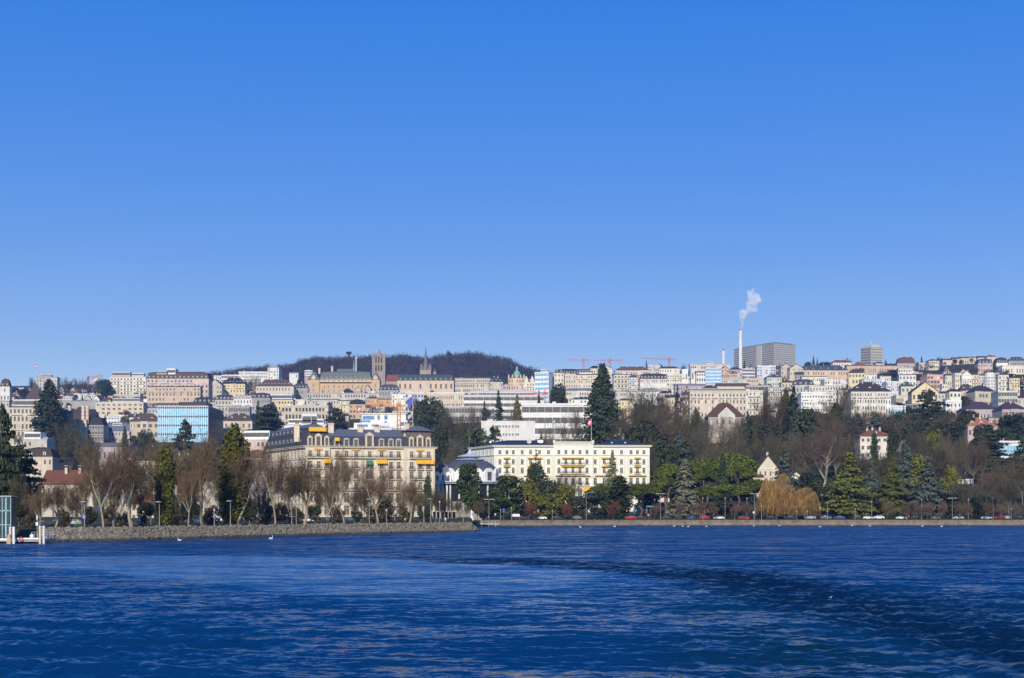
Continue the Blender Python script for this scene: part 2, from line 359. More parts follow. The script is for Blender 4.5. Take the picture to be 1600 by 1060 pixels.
def ribbons(P, Q, w0, w1, rng=NR):
    d = Q - P; a = np.cross(d, rng.normal(size=d.shape)); a /= np.maximum(np.linalg.norm(a, axis=1, keepdims=True), 1e-6)
    return np.stack([P - a*w0/2, P + a*w0/2, Q + a*w1/2, Q - a*w1/2], 1)
def bare(seed, habit):
    r = random.Random(seed); mb = MB(); tw = []
    H, lim, spread, upv, tr = {'plane': (20, 5, .66, .55, .52), 'round': (17, 5, .72, .40, .34), 'tall': (22, 3, .42, .85, .36), 'small': (7, 5, .7, .5, .12), 'big': (22, 4, .62, .55, .55)}[habit]
    def rv(): return Vector((r.gauss(0, 1), r.gauss(0, 1), r.gauss(0, 1)))
    def grow(p, d, L, rad, lev):
        n = 4 if lev < 2 else 3; pts = [p]; q = p; dd = d.copy(); rr = rad
        for i in range(n):
            dd = (dd + rv()*(.10 if lev == 0 else .17) + Vector((0, 0, upv*(.10 if lev else .02)))).normalized(); q2 = q + dd*(L/n); r2 = rad*(1 - (.55 if lev else .35)*(i + 1)/n)
            kf = 1.0 if lev == 0 else 1.35
            mb.tube(q, q2, rr*kf, r2*kf, 6 if lev < 1 else (4 if lev < 2 else 3)); q, rr = q2, r2; pts.append(q)
        nonlocal_end = (q, dd, rr)
        if lev == 0:
            a0 = r.uniform(0, 6.28)
            for k in range(lim):
                a = a0 + 6.283*k/lim + r.uniform(-.4, .4); sp = spread*r.uniform(.6, 1.25)
                nd_ = (Vector((math.cos(a)*sp, math.sin(a)*sp, 1))).normalized(); grow(q, nd_, H*r.uniform(.36, .52), rr*r.uniform(.55, .75), 1)
            return
        cnt = {1: 9, 2: 7}.get(lev, 0)
        for k in range(cnt):
            t = r.uniform(.25, 1.0) if k < cnt - 2 else 1.0; i = min(int(t*n), n - 1); f = t*n - i; bp = pts[i].lerp(pts[i+1], f)
            nd_ = (dd*.9 + rv()*.55*(1 + .4*(habit == 'round')) + Vector((0, 0, upv*.35))).normalized()
            if lev == 1: grow(bp, nd_, L*r.uniform(.38, .62), rr*.7, 2)
            else: grow3(bp, nd_, L*r.uniform(.5, .8))
        if lev == 2: grow3(q, dd, L*.6)
    def grow3(p, d, L):
        q = p + d*L*.5 + rv()*L*.06; e = q + (d + rv()*.25 + Vector((0, 0, .15))).normalized()*L*.5
        tw.append((p, q, .06)); tw.append((q, e, .045))
        for k in range(9):
            t = r.uniform(0, 1); b = p.lerp(q, t*2) if t < .5 else q.lerp(e, t*2 - 1)
            nd_ = (d*.8 + rv()*.6 + Vector((0, 0, upv*.3))).normalized(); l = L*r.uniform(.3, .65); b2 = b + nd_*l
            tw.append((b, b2, .034))
            for j in range(4):
                c = b.lerp(b2, r.uniform(.3, 1)); tw.append((c, c + (nd_ + rv()*.6 + Vector((0, 0, .2))).normalized()*l*r.uniform(.3, .6), .022))
    grow(Vector((0, 0, -.6)), Vector((r.uniform(-.05, .05), r.uniform(-.05, .05), 1)), H*{'small': .36, 'big': .45}.get(habit, .27), tr, 0)
    P = np.array([t[0] for t in tw]); Q = np.array([t[1] for t in tw]); w = np.array([[t[2]] for t in tw])*(1.0 if habit != 'small' else .6)
    Qm = np.concatenate([P, Q]); 
    return mb, ribbons(P, Q, w*(1.5 if habit == 'plane' else 1.5), w*(.85 if habit == 'plane' else .85)), H, Qm
BARK = plain('bark_pale', (.34,.29,.19), 0.9, 0.3, 1.5); BARKD = plain('bark_dark', (.19,.155,.11), 0.9, 0.3, 1.5)
FAM = {}     # kind -> list of (crown mesh, trunk mesh, height, width)
def addfam(kind, crown, trunk, H, Wd): FAM.setdefault(kind, []).append((crown, trunk, H, Wd))
def extent(V):
    V = V.reshape(-1, 3); rr = np.hypot(V[:, 0], V[:, 1]); return float(np.percentile(V[:, 2], 99.5)), float(np.percentile(rr, 96)*2)
for habit, cols_ in (('plane', ((.165,.116,.062), (.155,.10,.056))), ('round', ((.095,.085,.042), (.12,.088,.046))), ('tall', ((.125,.105,.058), (.115,.095,.052)))):
    for i in range(3):
        mb, V, H, _ = bare(31*i + len(habit)*7, habit); Ht, Wd = extent(V)
        c = cols_[i % 2]; lm = leafm('twigs_%s_%d' % (habit, i % 2), c, .25, .85, .18)
        addfam(habit, npmesh('crown', V, lm), mb.mesh('trunk', BARK if habit == 'plane' else BARKD), Ht, Wd)
mb, V, H, _ = bare(78, 'big'); Ht, Wd = extent(V); addfam('bigplane', npmesh('crown', V, leafm('twigs_big', (.125,.088,.058), .25, .85)), mb.mesh('trunk', BARK), Ht, Wd)
mb, V, H, _ = bare(77, 'small'); Ht, Wd = extent(V)
addfam('small', npmesh('crown', V, leafm('twigs_small', (.15,.10,.065), .25, .85)), mb.mesh('trunk', BARKD), Ht, Wd)
addfam('rusty', npmesh('crown', np.concatenate([V, quads(V[::3].mean(1), NR.normal(size=(len(V[::3]), 3)), .22)]), leafm('rusty_leaves', (.145,.06,.03), .3)), mb.mesh('trunk', BARKD), Ht, Wd)

def needles(prof, H, nlev, nb, droop, rise, flat, qs, per, gap=.1, seed=1, ragged=.25):
    """Whorled conifer: boughs as sprays of small leaf faces. prof(t): radius at height fraction t."""
    g = np.random.default_rng(seed); P = []; N = []
    for L in range(nlev):
        t0 = (L + .5)/nlev
        for k in range(nb):
            if g.random() < gap: continue
            t = min(max(t0 + g.normal(0, .35/nlev), .01), .995); rad = prof(t)*(1 + g.normal(0, ragged)); az = g.uniform(0, 6.283)
            if rad <= .1: rad = .15
            m = max(4, int(per*(rad/prof(.25))**1.1)); s = g.uniform(.12, 1, m)**.8; z = t*H + rise*rad*s - droop*rad*s**2
            lat = g.normal(0, 1, m)*(.10 + .22*(1 - s))*rad
            x = np.cos(az)*s*rad - np.sin(az)*lat; y = np.sin(az)*s*rad + np.cos(az)*lat
            P.append(np.stack([x, y, z + g.normal(0, flat, m)], 1))
            out = np.stack([np.cos(az)*np.ones(m), np.sin(az)*np.ones(m), np.zeros(m)], 1)
            N.append(out*.55 + np.array([0, 0, .8]) + g.normal(0, .45, (m, 3)))
    P = np.concatenate(P); N = np.concatenate(N)
    return quads(P, N, qs, 1.3, g)
def clumps(cs, qs, dens, seed, thick=.35, up=.3):
    """Rounded foliage masses: leaf faces spread through the outer part of many clumps."""
    g = np.random.default_rng(seed); V = []
    for (c, rad) in cs:
        n = int(dens*(rad[0]*rad[1] + rad[1]*rad[2] + rad[0]*rad[2])/3)
        u = g.normal(size=(n, 3)); u /= np.linalg.norm(u, axis=1, keepdims=True); s = 1 - thick*g.random((n, 1))**1.5
        P = np.array(c) + u*np.array(rad)*s; N = u/np.array(rad)*min(rad) + np.array([0, 0, up]) + g.normal(0, .4, (n, 3)); V.append(quads(P, N, qs, 1.1, g))
    return np.concatenate(V)
def trunkmesh(H, r, mat, top=.05, lean=0.0, branches=0, seed=0):
    g = random.Random(seed); mb = MB(); p = Vector((0, 0, -.6))
    for i in range(4):
        q = Vector((g.uniform(-.1, .1)*lean, g.uniform(-.1, .1)*lean, H*(i + 1)/4)); mb.tube(p, q, r*(1 - (1 - top)*i/4), r*(1 - (1 - top)*(i + 1)/4), 7); p = q
    for k in range(branches):
        a = g.uniform(0, 6.28); z = H*g.uniform(.55, .95); mb.tube((0, 0, z), (math.cos(a)*H*.22, math.sin(a)*H*.22, z + H*.16), r*.35, r*.1, 4)
    return mb.mesh('trunk', mat)
def conif(kind, col, variants, trunk_r, H, fn, key=None):
    for s in range(variants):
        V = fn(s); Ht, Wd = extent(V); addfam(kind, npmesh('crown', V, leafm(key or kind, col)), trunkmesh(H*.95, trunk_r, BARKD), Ht, Wd)
conif('sequoia', (.050,.068,.026), 2, .9, 30, lambda s: np.concatenate([needles(lambda t: 5.6*min(1, (1.04 - t)*2.1)**.8*(1 if t > .12 else .75), 30, 30, 15, .35, .05, .35, .62, 34, .06, 11 + s, .13),
      clumps([((math.cos(a*2.4)*3.2*(1.05 - t)**.6, math.sin(a*2.4)*3.2*(1.05 - t)**.6, 30*t), (2.0*(1.1 - t)**.5,)*2 + (1.7,)) for a, t in enumerate(np.linspace(.1, .93, 34))], .6, 48, 5 + s)]))
conif('spruce', (.042,.062,.030), 2, .4, 22, lambda s: needles(lambda t: 4.2*(1.02 - t)**.9 + .15, 22, 26, 11, .45, .1, .12, .5, 26, .1, 21 + s))
conif('silver_spruce', (.20,.20,.115), 1, .4, 21, lambda s: needles(lambda t: 5.6*(1.02 - t)**.8 + .15, 21, 19, 14, .5, .28, .10, .5, 52, .12, 41 + s, .18))
conif('bluish', (.085,.105,.075), 2, .5, 20, lambda s: needles(lambda t: 6.2*min(1, (1.04 - t)*1.5)**.9 + .2, 20, 17, 12, .3, .22, .16, .6, 44, .15, 51 + s, .28))
conif('cedar', (.048,.062,.028), 2, .6, 20, lambda s: needles(lambda t: 7.4*min(1, (1.06 - t)*1.9)**.7 + .2, 20, 14, 12, .12, .12, .16, .62, 92, .12, 61 + s, .24))
conif('yellow_cedar', (.105,.115,.018), 2, .6, 21, lambda s: needles(lambda t: 8.2*min(1, (1.04 - t)*1.35)**.9 + .2, 21, 16, 13, .18, .12, .12, .62, 66, .15, 71 + s, .25))
conif('cypress', (.058,.075,.02), 2, .3, 16, lambda s: needles(lambda t: 1.9*min(1, (1.02 - t)*2.6)**.7*min(1, .55 + t*2.2), 16, 40, 9, -.3, .5, .25, .42, 15, .03, 81 + s, .1))
conif('gold_cypress', (.088,.088,.014), 2, .3, 18, lambda s: np.concatenate([needles(lambda t: 3.0*min(1, (1.02 - t)*2.6)**.6*min(1, .6 + t*2.6), 18, 50, 14, -.25, .5, .3, .5, 18, .03, 91 + s, .12)]))
conif('brown_conifer', (.17,.115,.055), 1, .4, 20, lambda s: needles(lambda t: 4.0*(1.02 - t)**.8 + .15, 20, 20, 8, .3, .15, .15, .4, 15, .25, 95 + s))
conif('yew', (.045,.065,.024), 1, .4, 11, lambda s: needles(lambda t: 3.2*(1.03 - t)**.75 + .1, 11, 26, 13, .1, .35, .2, .42, 20, .02, 98 + s, .08))
conif('gold_tree', (.16,.12,.018), 1, .35, 16, lambda s: needles(lambda t: 2.7*(1.02 - t)**.7*min(1, .6 + t*3), 16, 36, 11, -.1, .4, .25, .42, 16, .03, 99 + s, .1))
def round_cs(seed, H, Wd, base, n, squash=.8):
    g = random.Random(seed); out = []
    for k in range(n):
        a = g.uniform(0, 6.28); u = g.uniform(-1, 1); rr = math.sqrt(max(0, 1 - u*u))*g.uniform(.45, .72); rad = Wd*.5*g.uniform(.26, .44)
        out.append(((math.cos(a)*rr*Wd*.5, math.sin(a)*rr*Wd*.5, base + (H - base)*(.5 + .40*u)), (rad, rad, rad*squash)))
    return out
def broad(kind, col, variants, H, Wd, base, n, qs=.55, dens=42, squash=.8, tr=.35):
    for s in range(variants):
        V = clumps(round_cs(s + len(kind)*5, H, Wd, base, n, squash), qs, dens, s + 3); Ht, W2 = extent(V)
        addfam(kind, npmesh('crown', V, leafm(kind, col)), trunkmesh(base + (H - base)*.6, tr, BARKD, .3, 1, 4, s), Ht, W2)
broad('evergreen', (.055,.068,.022), 3, 13, 10, 1.0, 30)
broad('dark_round', (.045,.055,.022), 2, 12, 10, 1.0, 30)
broad('olive', (.125,.125,.017), 2, 11, 10, 1.2, 28)
broad('brown_hedge', (.075,.06,.03), 1, 4, 6, .2, 16, .35, 90)
broad('shrub', (.045,.06,.02), 2, 3, 4, .1, 14, .3, 110)
broad('magnolia', (.048,.072,.018), 1, 15, 9.5, .8, 40, .6, 44)
for s in range(3):      # stone pine: flat umbrella on a bare leaning trunk
    g = random.Random(s + 50); cs = []
    for k in range(44):
        a = g.uniform(0, 6.28); q = math.sqrt(g.random())*5.4; h = 7.6 + 2.6*(1 - (q/5.6)**2) + g.uniform(-.25, .25); cs.append(((math.cos(a)*q, math.sin(a)*q, h), (1.7, 1.7, .85)))
    V = clumps(cs, .42, 105, s + 9, .4, .6); Ht, Wd = extent(V); addfam('stone_pine', npmesh('crown', V, leafm('stone_pine', (.105,.128,.013), .35)), trunkmesh(8.6, .33, plain('bark_pine', (.16,.10,.07), .9, .3, 2), .5, 6, 5, s), Ht, Wd)
for s in range(2):      # weeping willow: curtains of hanging golden twigs below several rounded heads
    g = np.random.default_rng(4 + s); V = []
    for k in range(26):
        a0 = g.uniform(0, 6.283); q0 = np.sqrt(g.random())*5.6; hx, hy = np.cos(a0)*q0, np.sin(a0)*q0; ht = 12.6 - .12*q0**2 + g.normal(0, 1.5); rr = g.uniform(1.1, 2.4); n = 165
        a = g.uniform(0, 6.283, n); q = np.sqrt(g.random(n)); top = ht - 1.6*q**2 + g.normal(0, .3, n); ln = g.uniform(2.5, 10.5, n)*(.3 + .7*q)*(.45 + .55*q0/5.6)*g.uniform(.7, 1.25)
        P = np.stack([hx + np.cos(a)*q*rr, hy + np.sin(a)*q*rr, top], 1); dr = np.stack([np.cos(a0)*.12*ln + np.cos(a)*.10*ln, np.sin(a0)*.12*ln + np.sin(a)*.10*ln, -ln], 1)
        M = P + dr*.5 + np.stack([np.cos(a)*.22*ln, np.sin(a)*.22*ln, .12*ln], 1)*.4; Q = P + dr; Q[:, 2] = np.maximum(Q[:, 2], g.uniform(.9, 2.5)); M[:, 2] = np.maximum(M[:, 2], Q[:, 2])
        V.append(ribbons(P, M, .085, .075)); V.append(ribbons(M, Q, .075, .04))
    V = np.concatenate(V); Ht, Wd = extent(V); mb, _, _, _ = bare(5 + s, 'round'); addfam('willow', npmesh('crown', V, leafm('willow_twigs', (.225,.135,.04), .55)), mb.mesh('trunk', BARK), Ht, Wd)
TREE_NAMES = dict(plane='plane_tree', bigplane='bare_tree', round='bare_tree', tall='bare_tree', small='young_tree', rusty='young_tree', sequoia='sequoia_tree', spruce='spruce_tree', silver_spruce='spruce_tree',
    bluish='cedar_tree', cedar='cedar_tree', yellow_cedar='cedar_tree', cypress='cypress_tree', gold_cypress='cypress_tree', gold_tree='cypress_tree', brown_conifer='conifer_tree', yew='yew_tree', evergreen='evergreen_tree',
    dark_round='evergreen_tree', olive='evergreen_tree', brown_hedge='hedge', shrub='shrub', magnolia='magnolia_tree', stone_pine='stone_pine', willow='willow_tree')
TCAT = dict(brown_hedge='hedge', shrub='shrub')
ntree = 0
TREES = []
def tree(kind, px, top, d, w, label, base=None, group=None):
    """A tree standing on the ground at distance d under column px, reaching row top, w photo pixels wide."""
    global ntree
    ntree += 1; fam = FAM[kind]; crown, trunk, Ht, Wd = fam[ntree % len(fam)]
    z = gz(px, d) if base is None else base; H = PZ(top, d) - z; wm = w*d/F
    name = TREE_NAMES[kind]
    o = thing(name, label, TCAT.get(kind, 'tree'), (PX(px, d), d, z), R.uniform(0, 6.28), group)
    sx = max(wm/Wd, .05); o.scale = (sx, sx, max(H/Ht, .05))
    link('crown', crown, o); link('trunk', trunk, o); return o
# ------------------------------------------------------------------ buildings
BUILT = []
def roofmesh(kind, w, dep, h, ov=.5):
    mb = MB(); x0, x1, y0, y1 = -w/2 - ov, w/2 + ov, -ov, dep + ov
    if kind == 'flat':
        mb.box(-w/2 - .25, w/2 + .25, -.25, dep + .25, 0.003, max(.4, min(h, 1.2)))
    elif kind in ('hip', 'pyramid'):
        mb.box(x0, x1, y0, y1, .003, .3); k = min(dep/2 + ov, (w/2 + ov)*(.72 if kind == 'hip' else 1.0)); ym = (y0 + y1)/2
        a, b = (x0 + k, ym, h), (x1 - k, ym, h); A, Bc, C, D = (x0, y0, .3), (x1, y0, .3), (x1, y1, .3), (x0, y1, .3)
        mb.face([A, Bc, b, a]); mb.face([Bc, C, b]); mb.face([C, D, a, b]); mb.face([D, A, a])
    elif kind == 'mansard':
        i = min(2.6, .4*h, w*.3); mb.box(x0 + .2, x1 - .2, y0 + .2, y1 - .2, .003, .35)
        p0 = [(x0 + .4, y0 + .4), (x1 - .4, y0 + .4), (x1 - .4, y1 - .4), (x0 + .4, y1 - .4)]; p1 = [(x0 + i, y0 + i), (x1 - i, y0 + i), (x1 - i, y1 - i), (x0 + i, y1 - i)]
        j = min(dep*.36, w*.36); p2 = [(x0 + i + j, y0 + i + j), (x1 - i - j, y0 + i + j), (x1 - i - j, y1 - i - j), (x0 + i + j, y1 - i - j)]
        mb.prism(p0, .35, h*.8, 0, p1); mb.prism(p1, h*.8 + .003, h, 0, p2)
    elif kind == 'gablex':
        ym = (y0 + y1)/2; mb.face([(x0, y0, 0), (x1, y0, 0), (x1, ym, h), (x0, ym, h)]); mb.face([(x1, y1, 0), (x0, y1, 0), (x0, ym, h), (x1, ym, h)])
        mb.face([(x0, y0, 0), (x0, ym, h), (x0, y1, 0)]); mb.face([(x1, y0, 0), (x1, y1, 0), (x1, ym, h)]); mb.face([(x0, y0, 0), (x0, y1, 0), (x1, y1, 0), (x1, y0, 0)])
    elif kind == 'gable':
        t = .35
        for sx in (-1, 1):
            mb.face([(sx*(w/2 + ov), y0 - .3, -.35), (0, y0 - .3, h + t), (0, y1, h + t), (sx*(w/2 + ov), y1, -.35)]); mb.face([(sx*(w/2 + ov), y0 - .3, -.7), (0, y0 - .3, h), (0, y1, h), (sx*(w/2 + ov), y1, -.7)])
            mb.face([(sx*(w/2 + ov), y0 - .3, -.7), (0, y0 - .3, h), (0, y0 - .3, h + t), (sx*(w/2 + ov), y0 - .3, -.35)])
    elif kind == 'shed':
        mb.face([(x0, y0, 0), (x1, y0, 0), (x1, y1, h), (x0, y1, h)]); mb.face([(x1, y0, 0), (x1, y1, 0), (x1, y1, h)]); mb.face([(x0, y0, 0), (x0, y1, h), (x0, y1, 0)]); mb.face([(x0, y1, 0), (x1, y1, 0), (x1, y1, h), (x0, y1, h)])
    elif kind == 'barrel':
        pts = [(x0 + (x1 - x0)*(1 - math.cos(math.pi*k/10))/2, h*math.sin(math.pi*k/10)) for k in range(11)]
        for (a, za), (b, zb) in zip(pts, pts[1:]): mb.face([(a, y0, za), (b, y0, zb), (b, y1, zb), (a, y1, za)])
        mb.face([(a, y0 + .05, za) for a, za in pts][::-1]); mb.face([(a, y1, za) for a, za in pts])
    return mb
SHORT = []
def M_SHUT(s): return colm('shutter_' + (s or 'x'), dict(green=(.07,.15,.09), brown=(.15,.09,.05), grey=(.25,.27,.29), blue=(.15,.23,.34)).get(s, (.1,.1,.1)))
def B(px0, px1, yt, yb, label, wall='cream', roof='flat', rh=0, rc='brown', fl=4, n=None, win='w', d=None, dep=None, cat='building', name='apartment_building', yaw=0.0,
      ph=None, dorm=0, chim=0, bal=0, shut=None, gw=.38, gh=.5, glass=None, band=None, base=None):
    rr = random.Random(label); auto = cat in ('building', 'house', 'villa', 'chalet') and fl > 1
    if auto and not chim and roof in ('hip', 'mansard', 'gablex', 'gable') and px1 - px0 > 11: chim = rr.choice([1, 1, 2, 3])
    if auto and not bal and win == 'w' and fl >= 4 and rr.random() < .6: bal = rr.choice([2, 3, 3])
    if auto and not shut and win == 'w' and wall in ('cream', 'ivory', 'yellow', 'sand', 'pink', 'peach', 'white') and rr.random() < .45: shut = rr.choice(['green', 'brown', 'grey', 'blue', 'grey']); gw = min(gw, .28)
    if auto and not dorm and roof == 'hip' and rh >= 6 and rr.random() < .6: dorm = rr.choice([2, 3])
    if auto and not yaw and px1 - px0 < 42: yaw = rr.uniform(-.16, .16)
    pc = (px0 + px1)/2; d = d or at_row(pc, yb); s = d/F; w = (px1 - px0)*s; dep = dep or max(9, min(16, w*.8))
    zg = min(gz(px0, d), gz(px1, d), gz(pc, d + dep)) - 1.2; zb = min(zg, PZ(yb, d) - .5)
    top = PZ(yt, d) - zb; vb = PZ(yb, d) - zb; h = rh*s
    root = thing(name, label, cat, (PX(pc, d), d, zb), yaw); SHORT.append((px0, px1, yt, yb, d, label))
    wm = wallm(wall) if wall in WALLC else wall
    mb = MB(); mb.box(-w/2, w/2, 0, dep, 0, top)
    if roof == 'gable':
        mb.prism([(-w/2, top), (w/2, top), (0, top + h - .25)], 0, 0)
        mb = MB(); mb.box(-w/2, w/2, 0, dep, 0, top); i = [(-w/2, top), (w/2, top), (0, top + h)]
        for y in (0.0, dep): mb.face([(x, y, z) for x, z in i])
    mb.build('wall', wm, root)
    rf = roofmesh(roof, w, dep, h).build('roof', roofm(rc), root, loc=(0, 0, top))
    fh = (top - vb)/max(fl, 1); wb = MB(); bb = MB(); n = n or max(2, round(w/3.2))
    if fl:
        bay = None
        if auto and win == 'w' and w > 13 and rr.random() < .55:
            bw = w*rr.uniform(.22, .36); bx = rr.choice([-w/2 + bw/2, 0, 0, w/2 - bw/2])*.98; bay = (bx - bw/2, bx + bw/2); bz = top + (rr.choice([-fh*.02, -fh*.02, -fh*1.02]) if roof != 'flat' else rr.choice([1.2, -fh*1.02]))
            bm_ = MB(); bm_.box(bay[0], bay[1], -.85, .02, 0, bz, 0); bm_.box(bay[0] - .2, bay[1] + .2, -1.05, .02, bz + .003, bz + .3, 1); bm_.build('bay', [wm, wallm('ivory')], root)
        aw_ = MB(); awn = auto and win == 'w' and rr.random() < .4
        for f in range(fl):
            z0 = top - (f + 1)*fh
            gf = gh*(.8 if f == 0 else 1.12 if f == fl - 1 else 1.0)
            if win == 'b':
                wb.box(-w/2 + .3, w/2 - .3, -.06, .02, z0 + fh*.30, z0 + fh*.82, 0)
                for k in range(1, n): x = -w/2 + w*k/n; wb.box(x - .12, x + .12, -.10, .02, z0 + fh*.29, z0 + fh*.83, 1)
                sides = ()
            else:
                for k in range(n):
                    if R.random() < .05: continue
                    x = -w/2 + w*(k + .5)/n; ww = w/n*gw/2; z1 = z0 + fh*(.5 - gf/2 + .02); z2 = z1 + fh*gf; yo = -.85 if bay and bay[0] + ww < x < bay[1] - ww else 0.0
                    if bay and not yo and (bay[0] - ww < x < bay[1] + ww): continue
                    if yo and z2 > bz - .1: continue
                    g = R.choice([0, 0, 0, 0, 0, 2, 2, 4])
                    wb.box(x - ww, x + ww, yo - .07, yo + .02, z1, z2, g)
                    if awn and rr.random() < .13: aw_.face([(x - ww - .2, yo - 1.0, z2 - .7), (x + ww + .2, yo - 1.0, z2 - .7), (x + ww + .2, yo - .12, z2 + .1), (x - ww - .2, yo - .12, z2 + .1)])
                    wb.box(x - ww - .12, x + ww + .12, yo - .16, yo + .01, z1 - .22, z1 - .003, 1)
                    if shut:
                        wb.box(x - ww*1.9, x - ww - .02, yo - .10, yo + .02, z1, z2, 3); wb.box(x + ww + .02, x + ww*1.9, yo - .10, yo + .02, z1, z2, 3)
            if bal and f < fl and (bal == 1 or f % bal == 0):
                m_ = max(1, n//2 if bal == 3 else n//3)
                for k in range(m_):
                    xa = -w/2 + w*(k + .14)/m_; xb = -w/2 + w*(k + .86)/m_; bb.box(xa, xb, -1.1, .05, z0 + .05, z0 + .25, 0); bb.box(xa, xb, -1.12, -1.0, z0 + .25, z0 + 1.1, 0)
            sx = 1 if pc < 800 else -1; m = max(1, int(dep/3.6))
            for k in range(m):
                y = dep*(k + .5)/m; wb.box(sx*w/2 - .05, sx*w/2 + .05, y - .55, y + .55, z0 + fh*.25, z0 + fh*.78, 0)
        wl = wb.build('window', [glass or M_WIN, wallm('ivory'), M_WINB, M_SHUT(shut), wallm('cream')], root, kind='stuff')
        if aw_.v: aw_.build('awning', colm(*rr.choice([('awning_red', (.42,.04,.04)), ('awning_orange', (.6,.22,.03)), ('awning_cream', (.62,.55,.4)), ('awning_green', (.06,.2,.1)), ('awning_blue', (.1,.18,.4))])), root, kind='stuff')
        if bb.v: bb.build('balcony', wallm('pale') if wall != 'white' else wallm('white'), root, kind='stuff')
        cm_ = wallm('ivory' if wall not in ('white', 'grey', 'pale') else 'pale')
        if w > 8: cb = MB(); cb.box(-w/2 - .18, w/2 + .18, -.2, .02, top - .45, top - .08); cb.build('cornice', cm_, root)
        if fl > 3: cb = MB(); cb.box(-w/2 - .1, w/2 + .1, -.12, .02, vb + fh*.96, vb + fh*1.04); cb.build('string_course', cm_, root)
    if dorm:
        db = MB(); dh = min(h*.5, 2.4); dw = min(w/dorm*.5, 1.8)
        for k in range(dorm):
            x = -w/2 + w*(k + .6)/(dorm + .2); y = .25 if roof == 'mansard' else dep*.16; z = h*.12 if roof == 'mansard' else h*.2
            db.box(x - dw/2, x + dw/2, y, y + 2.6, z, z + dh, 0); db.box(x - dw/2*.6, x + dw/2*.6, y - .05, y + .01, z + dh*.2, z + dh*.85, 1); db.box(x - dw/2 - .15, x + dw/2 + .15, y - .15, y + 2.7, z + dh + .003, z + dh + .25, 2)
        db.build('dormer', [wallm('white'), M_WIN, roofm(rc)], rf, kind='stuff')
    for k in range(chim):
        x = w*((k + 1)/(chim + 1) - .5)*.8 + R.uniform(-.5, .5); y = dep*R.uniform(.35, .6); cm = MB(); cm.box(x - .5, x + .5, y, y + .9, max(0, h*.25), h + R.uniform(.8, 1.6)); cm.box(x - .6, x + .6, y - .1, y + 1, h + 1.6, h + 1.8)
        cm.build('chimney', wallm(R.choice(['redpink', 'pale', 'beige'])), rf)
    for q in ([] if not ph else [ph] if not isinstance(ph, list) else ph):
        f0, f1, hr, c = q; pb = MB(); x0, x1 = -w/2 + w*f0, -w/2 + w*f1; z0 = top + h*.98 if roof in ('flat',) else top + h*.6
        pb.box(x0, x1, 1.5, dep*.8, z0 - .3, z0 + hr*s, 0); pb.box(x0 + .3, x1 - .3, 1.42, 1.51, z0 + hr*s*.25, z0 + hr*s*.75, 1); pb.build('penthouse', [wallm(c), M_WIN], root)
    if roof == 'flat' and w > 12 and not ph and 'wall' not in cat and R.random() < .8:
        for k in range(R.randint(1, 3)):
            hb = MB(); x = -w*.4 + w*.27*k + R.uniform(0, w*.08); hb.box(x, x + R.uniform(1.5, min(4, w*.16)), dep*.3, dep*.3 + R.uniform(2, 4), .41, .5 + R.uniform(1.2, 2.6)); hb.build('roof_hut', wallm(R.choice(['pale', 'grey', 'white'])), rf)
    if auto and fl >= 3 and w > 12:      # ground floor band, and a bay of its own on long fronts
        pm = MB(); pm.box(-w/2 - .06, w/2 + .06, -.10, .02, 0, vb + fh*.22); pm.build('plinth', wallm(rr.choice(['stone', 'beige', 'grey', 'pale'])), root)
    BUILT.append(root); return root

# ---- skyline and upper town, left
B(0, 15, 604, 640, 'white house with steep brown mansard roof at the left edge of the skyline', 'white', 'mansard', 13, 'dkbrown', 3, 3, cat='house', name='house', dorm=2)
B(57, 89, 590, 624, 'pale grey tower block with a tight window grid behind bare trees', 'pale', 'flat', 2, 'grey', 8, 7, d=2150, dep=22, ph=(.2, .7, 2.5, 'pale'))
B(42, 65, 624, 648, 'small house under a tall pointed brown roof beside the giant conifer', 'brown', 'pyramid', 24, 'brown', 2, 3, cat='house', name='house')
B(0, 14, 628, 676, 'grey and white apartment block left of the cream hotel', 'pale', 'flat', 2, 'grey', 5, 3)
B(14, 63, 637, 697, 'cream hotel with green shutters and a glazed attic floor', 'sand', 'flat', 2, 'slate', 5, 8, cat='hotel', name='hotel', shut='green', gw=.26, gh=.62, ph=(.1, .97, 11, 'pale'), bal=2)
B(89, 99, 617, 630, 'small white house half hidden by bare trees on the left ridge', 'white', 'hip', 3, 'slate', 2, 3, cat='house', name='house')
B(104, 115, 619, 630, 'little grey house above the long grey retaining wall', 'pale', 'hip', 3, 'slate', 2, 3, cat='house', name='house')
B(127, 138, 615, 628, 'white house with slate roof among the ridge trees beside the wood', 'white', 'hip', 3, 'slate', 2, 3, cat='house', name='house')
B(139, 150, 617, 629, 'low white house at the foot of the dark left wood', 'white', 'flat', 1, 'grey', 2, 3, cat='house', name='house')
B(144, 157, 593, 606, 'white gabled house peeping out of the wood under the small red crane', 'ivory', 'gable', 4, 'brown', 2, 3, cat='house', name='house', d=2350)
B(172, 228, 590, 623, 'cream seven storey block with red awnings at the left skyline', 'ivory', 'flat', 2, 'pale', 6, 11, bal=1, dep=18, ph=[(.05, .55, 7, 'pale'), (.6, .93, 5, 'white')])
B(178, 219, 617, 630, 'narrow pale garden pavilion below the cream seven storey block', 'pale', 'flat', 1, 'pale', 1, 8)
B(149, 224, 630, 655, 'wide yellow office block with recessed window bays and stepped top', 'sand', 'flat', 2, 'pale', 4, 9, gw=.5, gh=.45, dep=20, ph=(.35, .92, 6, 'pale'))
B(155, 196, 651, 664, 'long white flat roofed annexe in front of the yellow office block', 'white', 'flat', 1, 'white', 2, 9)
B(189, 229, 653, 668, 'white house with long low brown roof above the grey conservatory building', 'white', 'hip', 7, 'dkbrown', 2, 6, cat='house', name='house', chim=1)
